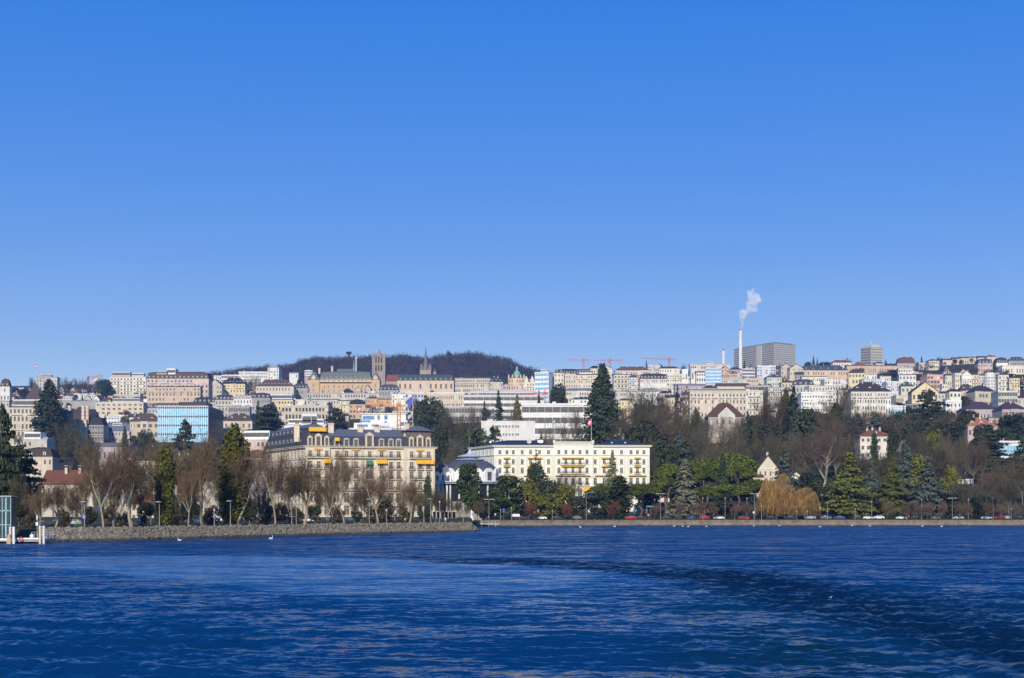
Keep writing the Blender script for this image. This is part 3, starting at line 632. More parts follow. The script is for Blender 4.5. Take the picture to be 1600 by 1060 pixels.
B(158, 205, 674, 700, 'grey villa with glassy slate roof and white dormer house', 'pale', 'mansard', 15, 'blueslate', 3, 9, ph=(.36, .68, 4, 'white'))
B(203, 249, 659, 700, 'cream villa with broad brown hip roof beside the blue glass office', 'sand', 'hip', 14, 'brown', 3, 5, cat='villa', name='villa', chim=1, gw=.35)
B(145, 205, 699, 726, 'long mauve roofed hall behind the bare shore trees', 'mauve', 'gablex', 8, 'mauve', 1, 8, d=1010)
B(188, 250, 722, 775, 'long low building with a white cornice behind the shore trees', 'pale', 'flat', 1.5, 'white', 3, 11)
# ---- Lausanne style blocks left of the hill
B(229, 326, 592, 640, 'long pinkish mansard block with red awnings on the skyline', 'pink', 'mansard', 12, 'brown', 6, 16, bal=2, dep=24, dorm=14, ph=[(.16, .34, 5, 'sand'), (.32, .46, 9, 'white')], chim=2)
B(231, 313, 605, 644, 'peach apartment row in front of the long pinkish mansard block', 'peach', 'flat', 2, 'dkbrown', 5, 15, bal=3, gw=.4, dep=14)
B(325, 347, 602, 632, 'beige corner house with an arched white gable', 'beige', 'gable', 9, 'slate', 4, 5, cat='house', name='house')
B(345, 383, 600, 630, 'yellow schoolhouse with dark hipped roof and tiny dormers', 'yellow', 'hip', 10, 'dark', 4, 8, dorm=7, dep=18, gw=.3)
B(334, 346, 588, 600, 'small white block at the foot of the wooded hill', 'white', 'flat', 1, 'white', 2, 4, d=2350)
B(346, 374, 587, 604, 'white flat roofed block behind the yellow schoolhouse', 'white', 'flat', 1, 'white', 3, 9, win='b', d=2300)
B(373, 421, 582, 606, 'long white apartment bar below the wooded hill', 'white', 'flat', 1.5, 'white', 5, 15, gw=.5, d=2280)
B(418, 436, 575, 606, 'white tower block at the end of the white apartment bar', 'white', 'flat', 2, 'ltgrey', 7, 4, d=2260, ph=(.2, .8, 2, 'pale'))
B(400, 459, 604, 632, 'beige palace with a huge brown hip roof dotted with dormers', 'beige', 'hip', 12, 'brown', 3, 12, dorm=11, dep=24)
B(302, 337, 629, 652, 'white townhouse with dark mansard at the left of a row of three', 'pale', 'mansard', 9, 'dark', 3, 7, dorm=5)
B(336, 366, 625, 655, 'grey and white townhouse with tall round dormers in the middle of a row', 'pale', 'mansard', 9, 'slate', 3, 6, dorm=5, bal=2)
B(365, 394, 623, 655, 'white townhouse with wide balconies beside the dark yellow block', 'white', 'mansard', 6, 'grey', 3, 6, dorm=5, bal=2)
B(357, 390, 636, 658, 'plain grey slab in front of the white townhouses', 'grey', 'flat', 1, 'grey', 2, 9, win='b')
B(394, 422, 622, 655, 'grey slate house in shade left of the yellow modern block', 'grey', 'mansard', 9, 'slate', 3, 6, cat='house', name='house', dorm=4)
B(420, 458, 625, 652, 'yellow modern block with blue grey attic glazing', 'yellow', 'flat', 1, 'dark', 3, 8, ph=(.05, .95, 8, 'bluewhite'), gw=.6)
B(232, 282, 638, 668, 'white terrace with blue slate mansard behind the blue glass office', 'pale', 'mansard', 9, 'blueslate', 3, 10, dorm=7)
B(349, 394, 658, 705, 'beige villa with broad brown roof right of the blue glass office', 'beige', 'hip', 13, 'brown', 3, 5, cat='villa', name='villa', chim=1, gw=.32)
B(380, 421, 687, 735, 'pale pink house under a white flat roofed storey with blue windows', 'pink', 'flat', 1, 'white', 3, 6, cat='house', name='house', ph=(0, 1, 13, 'white'))
B(386, 414, 716, 790, 'brown house with reddish brown rounded roof beside the grand stone hotel', 'mauve', 'mansard', 14, 'reddish', 3, 4, cat='house', name='house')
B(262, 302, 724, 775, 'small grey house with slate mansard behind the golden cypress', 'grey', 'mansard', 13, 'slate', 3, 6, cat='house', name='house', dorm=3)
B(300, 342, 752, 808, 'beige house with reddish hip roof behind the bare plane trees', 'stone', 'hip', 12, 'reddish', 3, 5, cat='house', name='house', d=615)
B(35, 82, 714, 765, 'cream house with brown mansard and two white framed dormers', 'sand', 'mansard', 16, 'brown', 3, 6, cat='house', name='house', dorm=2)
B(35, 74, 687, 730, 'grey flat roofed house topped by a white box by the dark cedar', 'pale', 'flat', 1, 'pale', 3, 5, cat='house', name='house', ph=[(.02, .7, 11, 'white'), (.82, 1.0, 3, 'pale')])
B(65, 146, 758, 812, 'cream restaurant under a long red tiled roof behind the shore trees', 'beige', 'gablex', 24, 'red', 3, 11, cat='restaurant', name='restaurant', d=560, dep=15, chim=2)
B(150, 202, 764, 814, 'beige building with small windows between the two red roofs', 'stone', 'hip', 14, 'brown', 3, 8, d=570, dep=12)
B(205, 247, 788, 816, 'low cream house with small red roof behind the promenade trees', 'sand', 'gablex', 16, 'red', 2, 5, cat='house', name='house', d=520, dep=10)
B(376, 418, 806, 818, 'low white pavilion with grey blue sloping roof on the promenade', 'white', 'hip', 8, 'blueslate', 1, 5, cat='pavilion', name='pavilion', d=470, dep=8)
B(322, 352, 808, 818, 'small white kiosk with flat roof between two plane trunks', 'white', 'flat', 1.5, 'white', 1, 4, cat='kiosk', name='kiosk', d=440, dep=6)
# ---- centre
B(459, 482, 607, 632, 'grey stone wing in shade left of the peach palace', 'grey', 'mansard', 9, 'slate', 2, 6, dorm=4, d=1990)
B(592, 623, 610, 632, 'slate roofed wing between the two peach palaces', 'grey', 'mansard', 10, 'slate', 2, 7, dorm=5)
B(480, 622, 615, 632, 'long white arcaded row below the peach palace', 'pale', 'flat', 1, 'grey', 2, 34, gw=.55, gh=.6, dep=10)
B(440, 480, 625, 641, 'low pale yellow row with lemon window bays', 'ivory', 'flat', 1, 'ltgrey', 2, 11, gw=.6)
B(480, 529, 625, 642, 'pale office strip with bluish roof beside the lemon bays', 'pale', 'flat', 3, 'blueslate', 2, 12, gw=.5)
B(528, 548, 627, 652, 'yellow narrow house left of the arched orange gable', 'yellow', 'flat', 2, 'blueslate', 4, 5, cat='house', name='house', gw=.3)
B(546, 571, 632, 655, 'orange house with a dark barrel roof and white window bays', 'orange', 'barrel', 8, 'dark', 3, 5, cat='house', name='house', gw=.6)
B(571, 592, 623, 640, 'rust brown house row below the white arcade', 'orange', 'hip', 4, 'brown', 2, 6, cat='house', name='house')
B(591, 616, 625, 642, 'ochre house with orange balconies near the orange crane', 'orange', 'gablex', 3, 'orange', 2, 6, cat='house', name='house')
B(440, 513, 635, 680, 'beige office with deep square window openings', 'beige', 'flat', 1.5, 'beige', 4, 14, gw=.6, gh=.62, dep=20, cat='office', name='office_building', glass=M_WIND)
B(443, 512, 664, 700, 'low white terraced house behind the grand hotel roof', 'white', 'flat', 1.5, 'white', 2, 9, cat='house', name='house', ph=[(.1, .9, 8, 'white'), (.42, .75, 16, 'white')])
B(612, 634, 617, 645, 'white cubic house with light grey roof by the orange crane', 'white', 'flat', 1, 'white', 4, 4, cat='house', name='house', ph=(.5, 1, 3, 'bluewhite'))
B(633, 662, 614, 645, 'white and grey cubic block behind the blue flag', 'bluewhite', 'flat', 2, 'white', 3, 6, gw=.6)
B(660, 690, 622, 642, 'low brown roofed house behind the dark evergreens', 'mauve', 'hip', 5, 'dkbrown', 2, 6, cat='house', name='house')
B(634, 652, 657, 690, 'small cream house beside the tall blue flag', 'sand', 'hip', 3, 'brown', 3, 3, cat='house', name='house')
B(668, 726, 615, 642, 'pinkish arcaded hall with white roof line below the green roofed palace', 'sand', 'flat', 1.5, 'white', 2, 18, gw=.4, dep=18)
B(694, 757, 636, 662, 'low pale hall with a strip of blue windows behind bare trees', 'pale', 'flat', 1.5, 'pale', 2, 14, win='b')
B(680, 703, 674, 705, 'white flat roofed house at the edge of the dark trees', 'white', 'flat', 1.5, 'white', 3, 3, cat='house', name='house')
B(711, 766, 592, 622, 'flat beige court building with four rows of dark windows', 'beige', 'flat', 4, 'mauve', 4, 18, gw=.6, gh=.45, dep=22)
B(765, 786, 597, 625, 'beige classical house with dark hipped roof right of the flat court building', 'beige', 'hip', 8, 'slate', 3, 5, cat='house', name='house')
B(785, 796, 603, 625, 'narrow shaded house left of the green domed corner house', 'mauve', 'gable', 4, 'dkbrown', 3, 2, cat='house', name='house')
B(735, 836, 612, 640, 'grey glass fronted block behind the long white office', 'bluewhite', 'flat', 2, 'ltgrey', 2, 16, win='b', d=1560)
B(724, 850, 619, 658, 'long white office with two ribbon window bands', 'white', 'flat', 2, 'white', 4, 12, win='b', dep=20, cat='office', name='office_building')
B(815, 924, 633, 700, 'long white terrace block with ribbon balconies left of the giant sequoia', 'white', 'flat', 3, 'white', 4, 9, win='b', dep=18, d=1130)
B(866, 881, 583, 622, 'cream end pavilion of the long beige block', 'ivory', 'mansard', 6, 'slate', 5, 3, dorm=2, d=1830)
B(880, 934, 586, 622, 'long beige block with dark window rows left of the sequoia top', 'cream', 'flat', 2, 'dkbrown', 5, 14, gw=.35, d=1840)
B(866, 905, 584, 600, 'dark mansard row with white dormers on the skyline', 'pale', 'mansard', 8, 'dark', 1, 9, dorm=9, d=2100)
B(900, 925, 582, 600, 'white row with dark roof under the small crane mast', 'white', 'mansard', 6, 'slate', 2, 8, dorm=6, d=2120)
B(921, 940, 576, 600, 'white house with dark roof left of the pedimented hall', 'ivory', 'hip', 5, 'dark', 2, 6, cat='house', name='house', d=2150)
B(932, 956, 575, 605, 'cream hall with a low classical pediment on the skyline', 'beige', 'gable', 5, 'slate', 3, 5, cat='hall', name='hall', d=2140)
B(885, 932, 611, 640, 'white and yellow house row with blue slate roof beside the sequoia', 'ivory', 'mansard', 5, 'blueslate', 3, 12, gw=.5, d=1500)
B(893, 930, 624, 640, 'dark roofed chalet row with white dormers left of the sequoia', 'white', 'hip', 5, 'dark', 2, 6, cat='house', name='house', d=1400, dorm=5)
B(952, 972, 588, 612, 'pale apartment house right behind the sequoia top', 'pale', 'flat', 1, 'ltgrey', 4, 5)
B(961, 1016, 579, 600, 'long pale school under a reddish brown roof on the skyline', 'beige', 'hip', 7, 'reddish', 2, 14, dep=20, d=2150)
B(959, 986, 586, 622, 'cream block with stacked curved balconies right of the sequoia', 'cream', 'flat', 1, 'dkbrown', 5, 5, bal=1)
B(983, 996, 590, 622, 'bluish shaded balcony block beside the stacked curved balconies', 'bluewhite', 'hip', 5, 'slate', 5, 3, bal=1)
B(991, 1004, 587, 618, 'orange house front between two grey roofs', 'orange', 'flat', 1, 'brown', 5, 3, cat='house', name='house')
B(1000, 1043, 592, 622, 'grey mansard building with a white base band', 'pale', 'mansard', 9, 'dkbrown', 4, 14, dorm=8, gw=.4, ph=None)
t_ = BUILT[-1]; s = t_.location.y/F; mb = MB(); z0 = PZ(606.5, t_.location.y) - t_.location.z; mb.box(-21*s, 19*s, -.7, -.02, z0, z0 + 6.5*s); mb.build('fascia', wallm('white'), t_)
B(1013, 1032, 572, 590, 'dark gridded block with white window frames under the third crane', 'pale', 'flat', 1, 'pale', 4, 7, gw=.6, d=2200)
B(1030, 1062, 576, 592, 'brown hip roofed house under the tall red crane', 'ivory', 'hip', 4, 'dkbrown', 2, 8, cat='house', name='house', d=2150)
B(1042, 1073, 585, 618, 'cream office with dark ribbon windows below the red crane', 'ivory', 'flat', 1, 'ltgrey', 5, 8, gw=.7, gh=.35)
B(1066, 1075, 578, 600, 'slim white stair tower with two dark slots', 'white', 'flat', 1, 'white', 1, 2, d=1900, gh=.5)
B(1080, 1090, 577, 600, 'second slim white stair tower beside the glass strip', 'white', 'flat', 1, 'white', 1, 2, d=1910, gh=.5)
B(1088, 1103, 582, 598, 'white house with shallow brown roof left of the blue glass slab', 'white', 'shed', 3, 'brown', 2, 4, cat='house', name='house', d=1900)
B(1072, 1103, 589, 612, 'grey blue glazed block left of the blue glass slab', 'bluewhite', 'flat', 1, 'ltgrey', 3, 8, gw=.7, gh=.6)
B(1055, 1103, 603, 622, 'mauve roofed row below the grey blue glazed block', 'mauve', 'gablex', 4, 'mauve', 2, 12)
B(1078, 1140, 570, 588, 'long low white hall at the foot of the slim chimney', 'pale', 'flat', 1.5, 'ltgrey', 2, 18, d=2350, ph=[(.42, .6, 3, 'white')], gw=.6)
B(1127, 1152, 584, 606, 'peach house with small gables right of the blue glass slab', 'peach', 'mansard', 5, 'dkbrown', 3, 7, cat='house', name='house', dorm=4)
B(1126, 1140, 577, 592, 'house with a bright red side wall behind the blue glass slab', 'redpink', 'gable', 5, 'reddish', 2, 3, cat='house', name='house', d=2000)
B(1140, 1160, 578, 590, 'dark roofed house below the big grey hospital', 'mauve', 'hip', 5, 'dkbrown', 2, 5, cat='house', name='house', d=2150)
B(1127, 1167, 593, 612, 'greenish terrace row below the peach gables', 'greenish', 'flat', 1, 'ltgrey', 3, 12, bal=1, gw=.5)
B(1150, 1186, 577, 598, 'white stepped apartments with dark balconies below the hospital', 'white', 'flat', 1, 'white', 4, 10, win='b')
B(1163, 1200, 592, 608, 'sand coloured low terrace right of the greenish row', 'sand', 'flat', 1, 'pale', 2, 10)
B(1183, 1212, 573, 602, 'white and lilac slab block in front of the hospital corner', 'bluewhite', 'flat', 1.5, 'white', 7, 7, gw=.6, d=2050, dep=20)
B(1198, 1222, 590, 612, 'small house with dark green hip roof below the lilac slab', 'greenish', 'hip', 6, 'green', 3, 6, cat='house', name='house')
B(1220, 1236, 573, 600, 'beige stepped terrace house right of the hospital', 'beige', 'gable', 5, 'brown', 4, 4, cat='house', name='house', d=2050)
B(1234, 1255, 575, 600, 'row of beige gables left of the peach school', 'beige', 'gable', 6, 'slate', 4, 5, cat='house', name='house', d=2030)
B(1094, 1127, 611, 632, 'cream house with wide dark brown hip roof below the glass slab', 'yellow', 'hip', 10, 'dkbrown', 2, 7, cat='house', name='house', dep=16)
B(1120, 1170, 604, 628, 'yellow row with long brown roof and dark shutters', 'yellow', 'gablex', 6, 'brown', 2, 14, shut='brown', gw=.25)
B(1166, 1204, 603, 630, 'pale block with blue panel strip right of the yellow row', 'pale', 'flat', 1, 'grey', 3, 8, win='b')
B(1078, 1166, 613, 664, 'long cream apartment block with glazed attic and white balconies', 'cream', 'flat', 2, 'pale', 5, 16, gw=.42, bal=3, dep=14, ph=(0.0, 1.0, 4, 'pale'))
B(1165, 1192, 611, 660, 'cream apartment wing with stacked white balconies', 'ivory', 'flat', 1, 'pale', 5, 5, bal=1)
B(1040, 1062, 622, 650, 'old house with a steep tiled roof among bare trees', 'sand', 'gablex', 6, 'dkbrown', 2, 5, cat='house', name='house')
B(962, 1000, 612, 640, 'white arcaded house row half behind bare trees', 'pale', 'flat', 1, 'grey', 3, 12, gw=.5)
B(1000, 1034, 612, 634, 'white house with small dome like gable above bare trees', 'white', 'barrel', 5, 'grey', 2, 8, cat='house', name='house')
B(1030, 1048, 615, 634, 'dark roofed brick house above the bare park trees', 'mauve', 'hip', 5, 'dkbrown', 2, 5, cat='house', name='house')
B(966, 990, 626, 655, 'yellow house glimpsed behind bare branches right of the sequoia', 'yellow', 'hip', 4, 'brown', 3, 5, cat='house', name='house')
B(945, 968, 646, 690, 'white villa in the shade of the giant sequoia', 'ivory', 'flat', 1, 'pale', 3, 4, cat='villa', name='villa')
B(948, 986, 667, 694, 'low white garden house on the lawn behind the white hotel', 'white', 'flat', 1, 'white', 1, 6, cat='house', name='house')
# ---- right
B(1253, 1325, 579, 610, 'peach school with dark hipped roof and white dormers', 'peach', 'hip', 9, 'slate', 3, 18, dorm=6, dep=20, d=2050)
B(1243, 1256, 586, 610, 'grey roofed side wing left of the peach school', 'grey', 'shed', 6, 'slate', 3, 4, d=2020)
B(1253, 1292, 589, 618, 'cream three storey row below the peach school', 'ivory', 'flat', 1, 'dkbrown', 3, 12)
B(1288, 1322, 594, 630, 'bright white modern apartments with pale green balconies', 'white', 'flat', 1, 'white', 4, 8, gw=.5, bal=1)
B(1264, 1294, 604, 640, 'cream stepped house left of the bright white apartments', 'ivory', 'flat', 1, 'cream', 4, 6, cat='house', name='house')
B(1238, 1272, 602, 634, 'slate mansard house with four white dormers', 'greenish', 'mansard', 10, 'slate', 2, 6, cat='house', name='house', dorm=4)
B(1221, 1242, 598, 628, 'ochre house with flat brown roof left of the slate mansard', 'sand', 'hip', 4, 'brown', 3, 4, cat='house', name='house')
B(1222, 1240, 612, 640, 'small brown roofed chalet beside the tall dark spruce', 'yellow', 'hip', 7, 'dkbrown', 2, 3, cat='house', name='house')
B(1200, 1222, 606, 636, 'grey greenish apartments behind the bare right park trees', 'pale', 'flat', 1, 'grey', 4, 6, bal=1)
B(1252, 1302, 615, 668, 'white modern slab with one long blue window', 'white', 'flat', 2, 'white', 5, 12, gw=.7, gh=.36, bal=1, glass=None)
B(1326, 1351, 583, 620, 'yellow villa with green shutters and brown hip roof', 'yellow', 'hip', 8, 'dkbrown', 4, 5, cat='villa', name='villa', shut='green', gw=.28, dep=14)
B(1350, 1370, 586, 612, 'white narrow house right of the yellow shuttered villa', 'white', 'flat', 1, 'grey', 3, 5, cat='house', name='house')
B(1349, 1378, 593, 625, 'bluish white stepped block above the great brown roof', 'bluewhite', 'flat', 1, 'pale', 4, 8, bal=1)
B(1375, 1392, 589, 616, 'small white house with yellow attic in the white row', 'white', 'flat', 1, 'pale', 3, 5, cat='house', name='house')
B(1385, 1410, 597, 638, 'lilac white apartment house with regular windows', 'bluewhite', 'flat', 1, 'white', 5, 8)
B(1330, 1392, 612, 664, 'large cream house under a great brown hip roof', 'ivory', 'hip', 17, 'dkbrown', 5, 15, cat='house', name='house', dorm=3, chim=2, dep=26, gw=.3, bal=3)
B(1374, 1392, 622, 664, 'white house with orange awning beside the great brown roof', 'white', 'flat', 1, 'slate', 3, 4, cat='house', name='house')
B(1310, 1334, 610, 650, 'pinkish house half hidden by a bare tree', 'pink', 'hip', 4, 'reddish', 4, 5, cat='house', name='house')
B(1323, 1403, 572, 588, 'long peach barrack wall below the small tower block', 'peach', 'gablex', 2, 'orange', 1, 22, d=2350, gw=.3)
B(1301, 1331, 567, 582, 'white house with red hipped roof on the skyline left of the tower block', 'white', 'hip', 5, 'red', 2, 7, cat='house', name='house', d=2420)
B(1335, 1351, 571, 582, 'small red roofed house touching the tower block', 'mauve', 'hip', 6, 'red', 1, 4, cat='house', name='house', d=2400)
B(1368, 1382, 568, 580, 'white and grey house in front of the tower block', 'pale', 'hip', 3, 'slate', 2, 4, cat='house', name='house', d=2400)
B(1402, 1430, 568, 592, 'big brown mansard house on the skyline right of the tower block', 'mauve', 'mansard', 10, 'reddish', 2, 6, cat='house', name='house', d=2380, chim=2)
B(1404, 1426, 576, 600, 'cream house with lemon top floor below the brown mansard', 'ivory', 'flat', 2, 'pale', 3, 6, cat='house', name='house', d=2100)
B(1405, 1431, 586, 615, 'white house with green awning left of the dark evergreen', 'white', 'hip', 2, 'dkbrown', 3, 5, cat='house', name='house')
B(1436, 1454, 567, 582, 'pale pink bungalow on the right skyline', 'pink', 'shed', 2, 'pale', 2, 5, cat='house', name='house', d=2450)
B(1451, 1468, 564, 584, 'cream skyline house with dark upper storey', 'cream', 'hip', 3, 'slate', 3, 5, cat='house', name='house', d=2420)
B(1473, 1489, 563, 576, 'red roofed row house, first of the rising skyline row', 'pink', 'gablex', 3, 'red', 1, 5, cat='house', name='house', d=2600)
B(1488, 1501, 561, 575, 'red roofed row house, second of the rising skyline row', 'pink', 'gablex', 3, 'reddish', 1, 4, cat='house', name='house', d=2610)
B(1500, 1514, 560, 574, 'red roofed row house, third of the rising skyline row', 'beige', 'gablex', 3, 'red', 1, 4, cat='house', name='house', d=2620)
B(1514, 1528, 559, 572, 'yellow row house, last of the rising skyline row', 'yellow', 'gablex', 2, 'brown', 1, 4, cat='house', name='house', d=2630)
B(1528, 1542, 559, 574, 'grey white house behind the pink gabled house', 'pale', 'gablex', 3, 'slate', 1, 4, cat='house', name='house', d=2620)
B(1542, 1557, 558, 576, 'ochre house with orange tiled roof on the far right skyline', 'sand', 'hip', 4, 'orange', 2, 5, cat='house', name='house', d=2600)
B(1528, 1551, 568, 590, 'pink gabled house with slate roof and white dormers', 'pink', 'mansard', 8, 'slate', 3, 6, cat='house', name='house', dorm=4, d=2200)
B(1557, 1575, 567, 582, 'dark roofed house with white dormer row below the far right skyline', 'white', 'mansard', 9, 'dkbrown', 1, 6, cat='house', name='house', dorm=6, d=2450)
B(1576, 1604, 564, 584, 'long grey villa with blue slate roof at the right edge skyline', 'grey', 'hip', 7, 'slate', 2, 9, cat='villa', name='villa', d=2450, dorm=5)
B(1448, 1474, 587, 622, 'redbrick and white house with an orange awning', 'redpink', 'flat', 2, 'redpink', 5, 5, cat='house', name='house', gw=.7, gh=.6, chim=1, ph=None)
B(1441, 1451, 592, 618, 'white lean-to house left of the redbrick house', 'white', 'shed', 3, 'pale', 3, 2, cat='house', name='house')
B(1472, 1480, 601, 626, 'cream side wing right of the redbrick house', 'ivory', 'flat', 1, 'pale', 3, 2, cat='house', name='house')
B(1477, 1490, 587, 612, 'orange and yellow house in shade right of the redbrick house', 'sand', 'hip', 6, 'slate', 3, 4, cat='house', name='house')
B(1492, 1503, 584, 622, 'tall cream house end left of the turreted white house', 'ivory', 'flat', 1, 'pale', 5, 3, cat='house', name='house')
B(1503, 1518, 586, 622, 'white turreted house with paired gables', 'white', 'gable', 6, 'pale', 5, 4, cat='house', name='house')
B(1517, 1530, 586, 620, 'ochre balcony house right of the turreted white house', 'sand', 'flat', 1, 'brown', 5, 3, cat='house', name='house', bal=1)
B(1529, 1541, 587, 620, 'white balcony house left of the round fronted block', 'ivory', 'flat', 1, 'dkbrown', 4, 3, cat='house', name='house', bal=1)
B(1560, 1576, 586, 622, 'cream block with dark loggias right of the round fronted block', 'ivory', 'hip', 4, 'slate', 4, 3, bal=1, gw=.7)
B(1577, 1593, 591, 625, 'yellow house with arched gable at the right edge', 'yellow', 'hip', 4, 'dkbrown', 4, 4, cat='house', name='house')
B(1566, 1600, 572, 588, 'low white wall like villa below the grey villa', 'ivory', 'flat', 1, 'pale', 1, 8, cat='villa', name='villa', d=2150)
B(1500, 1525, 611, 634, 'low pink and white house under the big brown roof', 'pink', 'hip', 12, 'dkbrown', 2, 5, cat='house', name='house')
B(1522, 1556, 612, 640, 'yellow house with grey shutters under the big brown hip roof', 'sand', 'hip', 11, 'dkbrown', 2, 6, cat='house', name='house', shut='grey', dep=18)
B(1554, 1568, 614, 640, 'narrow mauve house beside the grey green office', 'mauve', 'flat', 1, 'pale', 3, 3, cat='house', name='house')
B(1560, 1590, 612, 662, 'grey green modern office with ribbon windows and a yellow blind', 'greenish', 'flat', 1, 'white', 5, 7, win='b', dep=18, cat='office', name='office_building')
B(1588, 1606, 622, 660, 'pale house with gridded front at the right edge', 'pale', 'hip', 4, 'dkbrown', 3, 5, cat='house', name='house')
B(1425, 1466, 612, 648, 'chalet with white gable and dark sweeping roof', 'yellow', 'gable', 15, 'dkbrown', 2, 6, cat='chalet', name='chalet', gw=.5)
B(1408, 1428, 604, 640, 'white house with dark green roof left of the gabled chalet', 'ivory', 'hip', 8, 'green', 3, 3, cat='house', name='house', chim=1)
B(1400, 1436, 619, 646, 'low white row with a string of small windows', 'ivory', 'flat', 1, 'pale', 2, 12)
B(1390, 1415, 636, 660, 'flat roofed pavilion with pale blue glazing', 'bluewhite', 'flat', 2, 'white', 1, 6, win='b', glass=M_BLUE, cat='pavilion', name='pavilion')
B(1414, 1438, 632, 656, 'dark glazed block right of the pale blue pavilion', 'teal', 'flat', 1, 'slate', 2, 6, win='b')
B(1466, 1486, 615, 646, 'white house with slate roof beside the gabled chalet', 'pale', 'hip', 4, 'slate', 3, 4, cat='house', name='house')
B(1483, 1502, 612, 648, 'cream tower house with dark pointed roof', 'ivory', 'hip', 5, 'dkbrown', 3, 3, cat='house', name='house')
B(1478, 1502, 628, 662, 'white cubic house with flat roof above the dark cedar', 'white', 'flat', 2, 'white', 3, 4, cat='house', name='house')
B(1510, 1560, 640, 668, 'mauve house under a very large dark grey roof', 'mauve', 'hip', 14, 'dkbrown', 1, 8, cat='house', name='house', dep=26)
B(1566, 1604, 640, 672, 'grey house under a wide dark roof at the right edge', 'mauve', 'hip', 13, 'dkbrown', 2, 8, cat='house', name='house', dep=22)
B(1545, 1562, 654, 680, 'pale stone house right of the orange tiled villa', 'pink', 'hip', 3, 'mauve', 3, 4, cat='house', name='house')
B(1512, 1558, 667, 705, 'villa with orange tiled roof and three chimneys', 'pink', 'hip', 16, 'orange', 2, 7, cat='villa', name='villa', dorm=3, chim=3, dep=16)
B(1344, 1395, 682, 718, 'cream villa with reddish hip roof among park trees', 'ivory', 'hip', 11, 'red', 3, 6, cat='villa', name='villa', dorm=1, gw=.3)
B(1400, 1412, 680, 705, 'small white house front between the park trees', 'white', 'gable', 5, 'brown', 2, 2, cat='house', name='house', d=900)
B(1184, 1216, 732, 782, 'yellow house with steep brown gable beside the willow', 'cream', 'gable', 20, 'brown', 3, 4, cat='house', name='house', gw=.3, d=700, dep=10)
B(1169, 1193, 746, 776, 'low yellow wing with white window left of the gabled yellow house', 'yellow', 'gablex', 5, 'brown', 2, 4, cat='house', name='house', d=690, dep=8)
B(1236, 1252, 743, 770, 'small white gabled hut half hidden behind the willow', 'white', 'gable', 6, 'dkbrown', 2, 2, cat='hut', name='hut', d=720, dep=8)
B(1014, 1046, 724, 760, 'low pavilion with red brown fascia right of the white hotel', 'white', 'flat', 6, 'reddish', 2, 7, win='b', d=700, dep=12, cat='pavilion', name='pavilion')
B(1478, 1520, 750, 757, 'long white terrace wall with railing below the lawn', 'pale', 'flat', 1, 'white', 0, 6, dep=3, cat='wall', name='terrace_wall')
B(1192, 1214, 690, 704, 'low pale garden wall on the wooded slope', 'pale', 'flat', 1, 'pale', 0, 3, cat='wall', name='garden_wall', dep=2)
B(88, 152, 627, 640, 'long grey retaining wall below the bare ridge trees', 'grey', 'flat', 1, 'grey', 0, 6, cat='wall', name='retaining_wall', dep=3)

# small houses that fill the gaps of the hillside, each named by a neighbour
def fillers():
    g = random.Random(31); n = 0
    for _ in range(3000):
        if n >= 125: break
        px = g.choice([g.uniform(985, 1600), g.uniform(985, 1600), g.uniform(690, 985), g.uniform(330, 690), g.uniform(0, 230)]); yb = g.uniform(592, 664) if px > 985 else g.uniform(614, 660); w = g.uniform(8, 15); h = g.uniform(7, 12)
        d = at_row(px, yb)
        if d > 2450 or d < 1000: continue
        if any(px - w/2 < s[1] - 2 and px + w/2 > s[0] + 2 and abs(s[4] - d) < 34 for s in SHORT): continue
        hid = [s for s in SHORT if s[4] < d and s[0] - 1 < px < s[1] + 1 and s[2] < yb - h*.75]
        if hid: continue
        nb = min(SHORT, key=lambda s: abs((s[0] + s[1])/2 - px) + 1.5*abs(s[3] - yb)); side = 'left' if px < (nb[0] + nb[1])/2 else 'right'
        wc = g.choice(['white', 'ivory', 'cream', 'pale', 'sand', 'white', 'ivory', 'white', 'peach', 'pale']); rf, rc = g.choice([('hip', 'brown'), ('hip', 'dkbrown'), ('gablex', 'reddish'), ('gable', 'brown'), ('mansard', 'slate'), ('flat', 'pale'), ('hip', 'reddish'), ('hip', 'mauve')])
        cn = {'pale': 'grey white', 'ivory': 'cream white', 'sand': 'sand coloured'}.get(wc, wc); rn = {'flat': 'flat roof', 'hip': {'brown': 'brown', 'dkbrown': 'dark brown', 'reddish': 'reddish', 'mauve': 'mauve grey'}.get(rc, '') + ' hip roof', 'gablex': 'reddish ridge roof', 'gable': 'brown gable', 'mansard': 'slate mansard'}[rf]
        nm = ' '.join(nb[5].split(' with ')[0].split(' on the ')[0].split(' behind ')[0].split(' in front')[0].split()[:6]); lb = ' '.join(('small %s house, %s, %s of the %s' % (cn, rn, side, nm)).split()[:16])
        if lb in LABELS: continue
        B(px - w/2, px + w/2, yb - h, yb, lb, wc, rf, g.uniform(4, 7) if rf != 'flat' else 1, rc, g.choice([2, 3, 3]), g.choice([3, 4, 5]), cat='house', name='house', d=d, chim=1 if rf != 'flat' else 0); n += 1
    print('fillers', n)
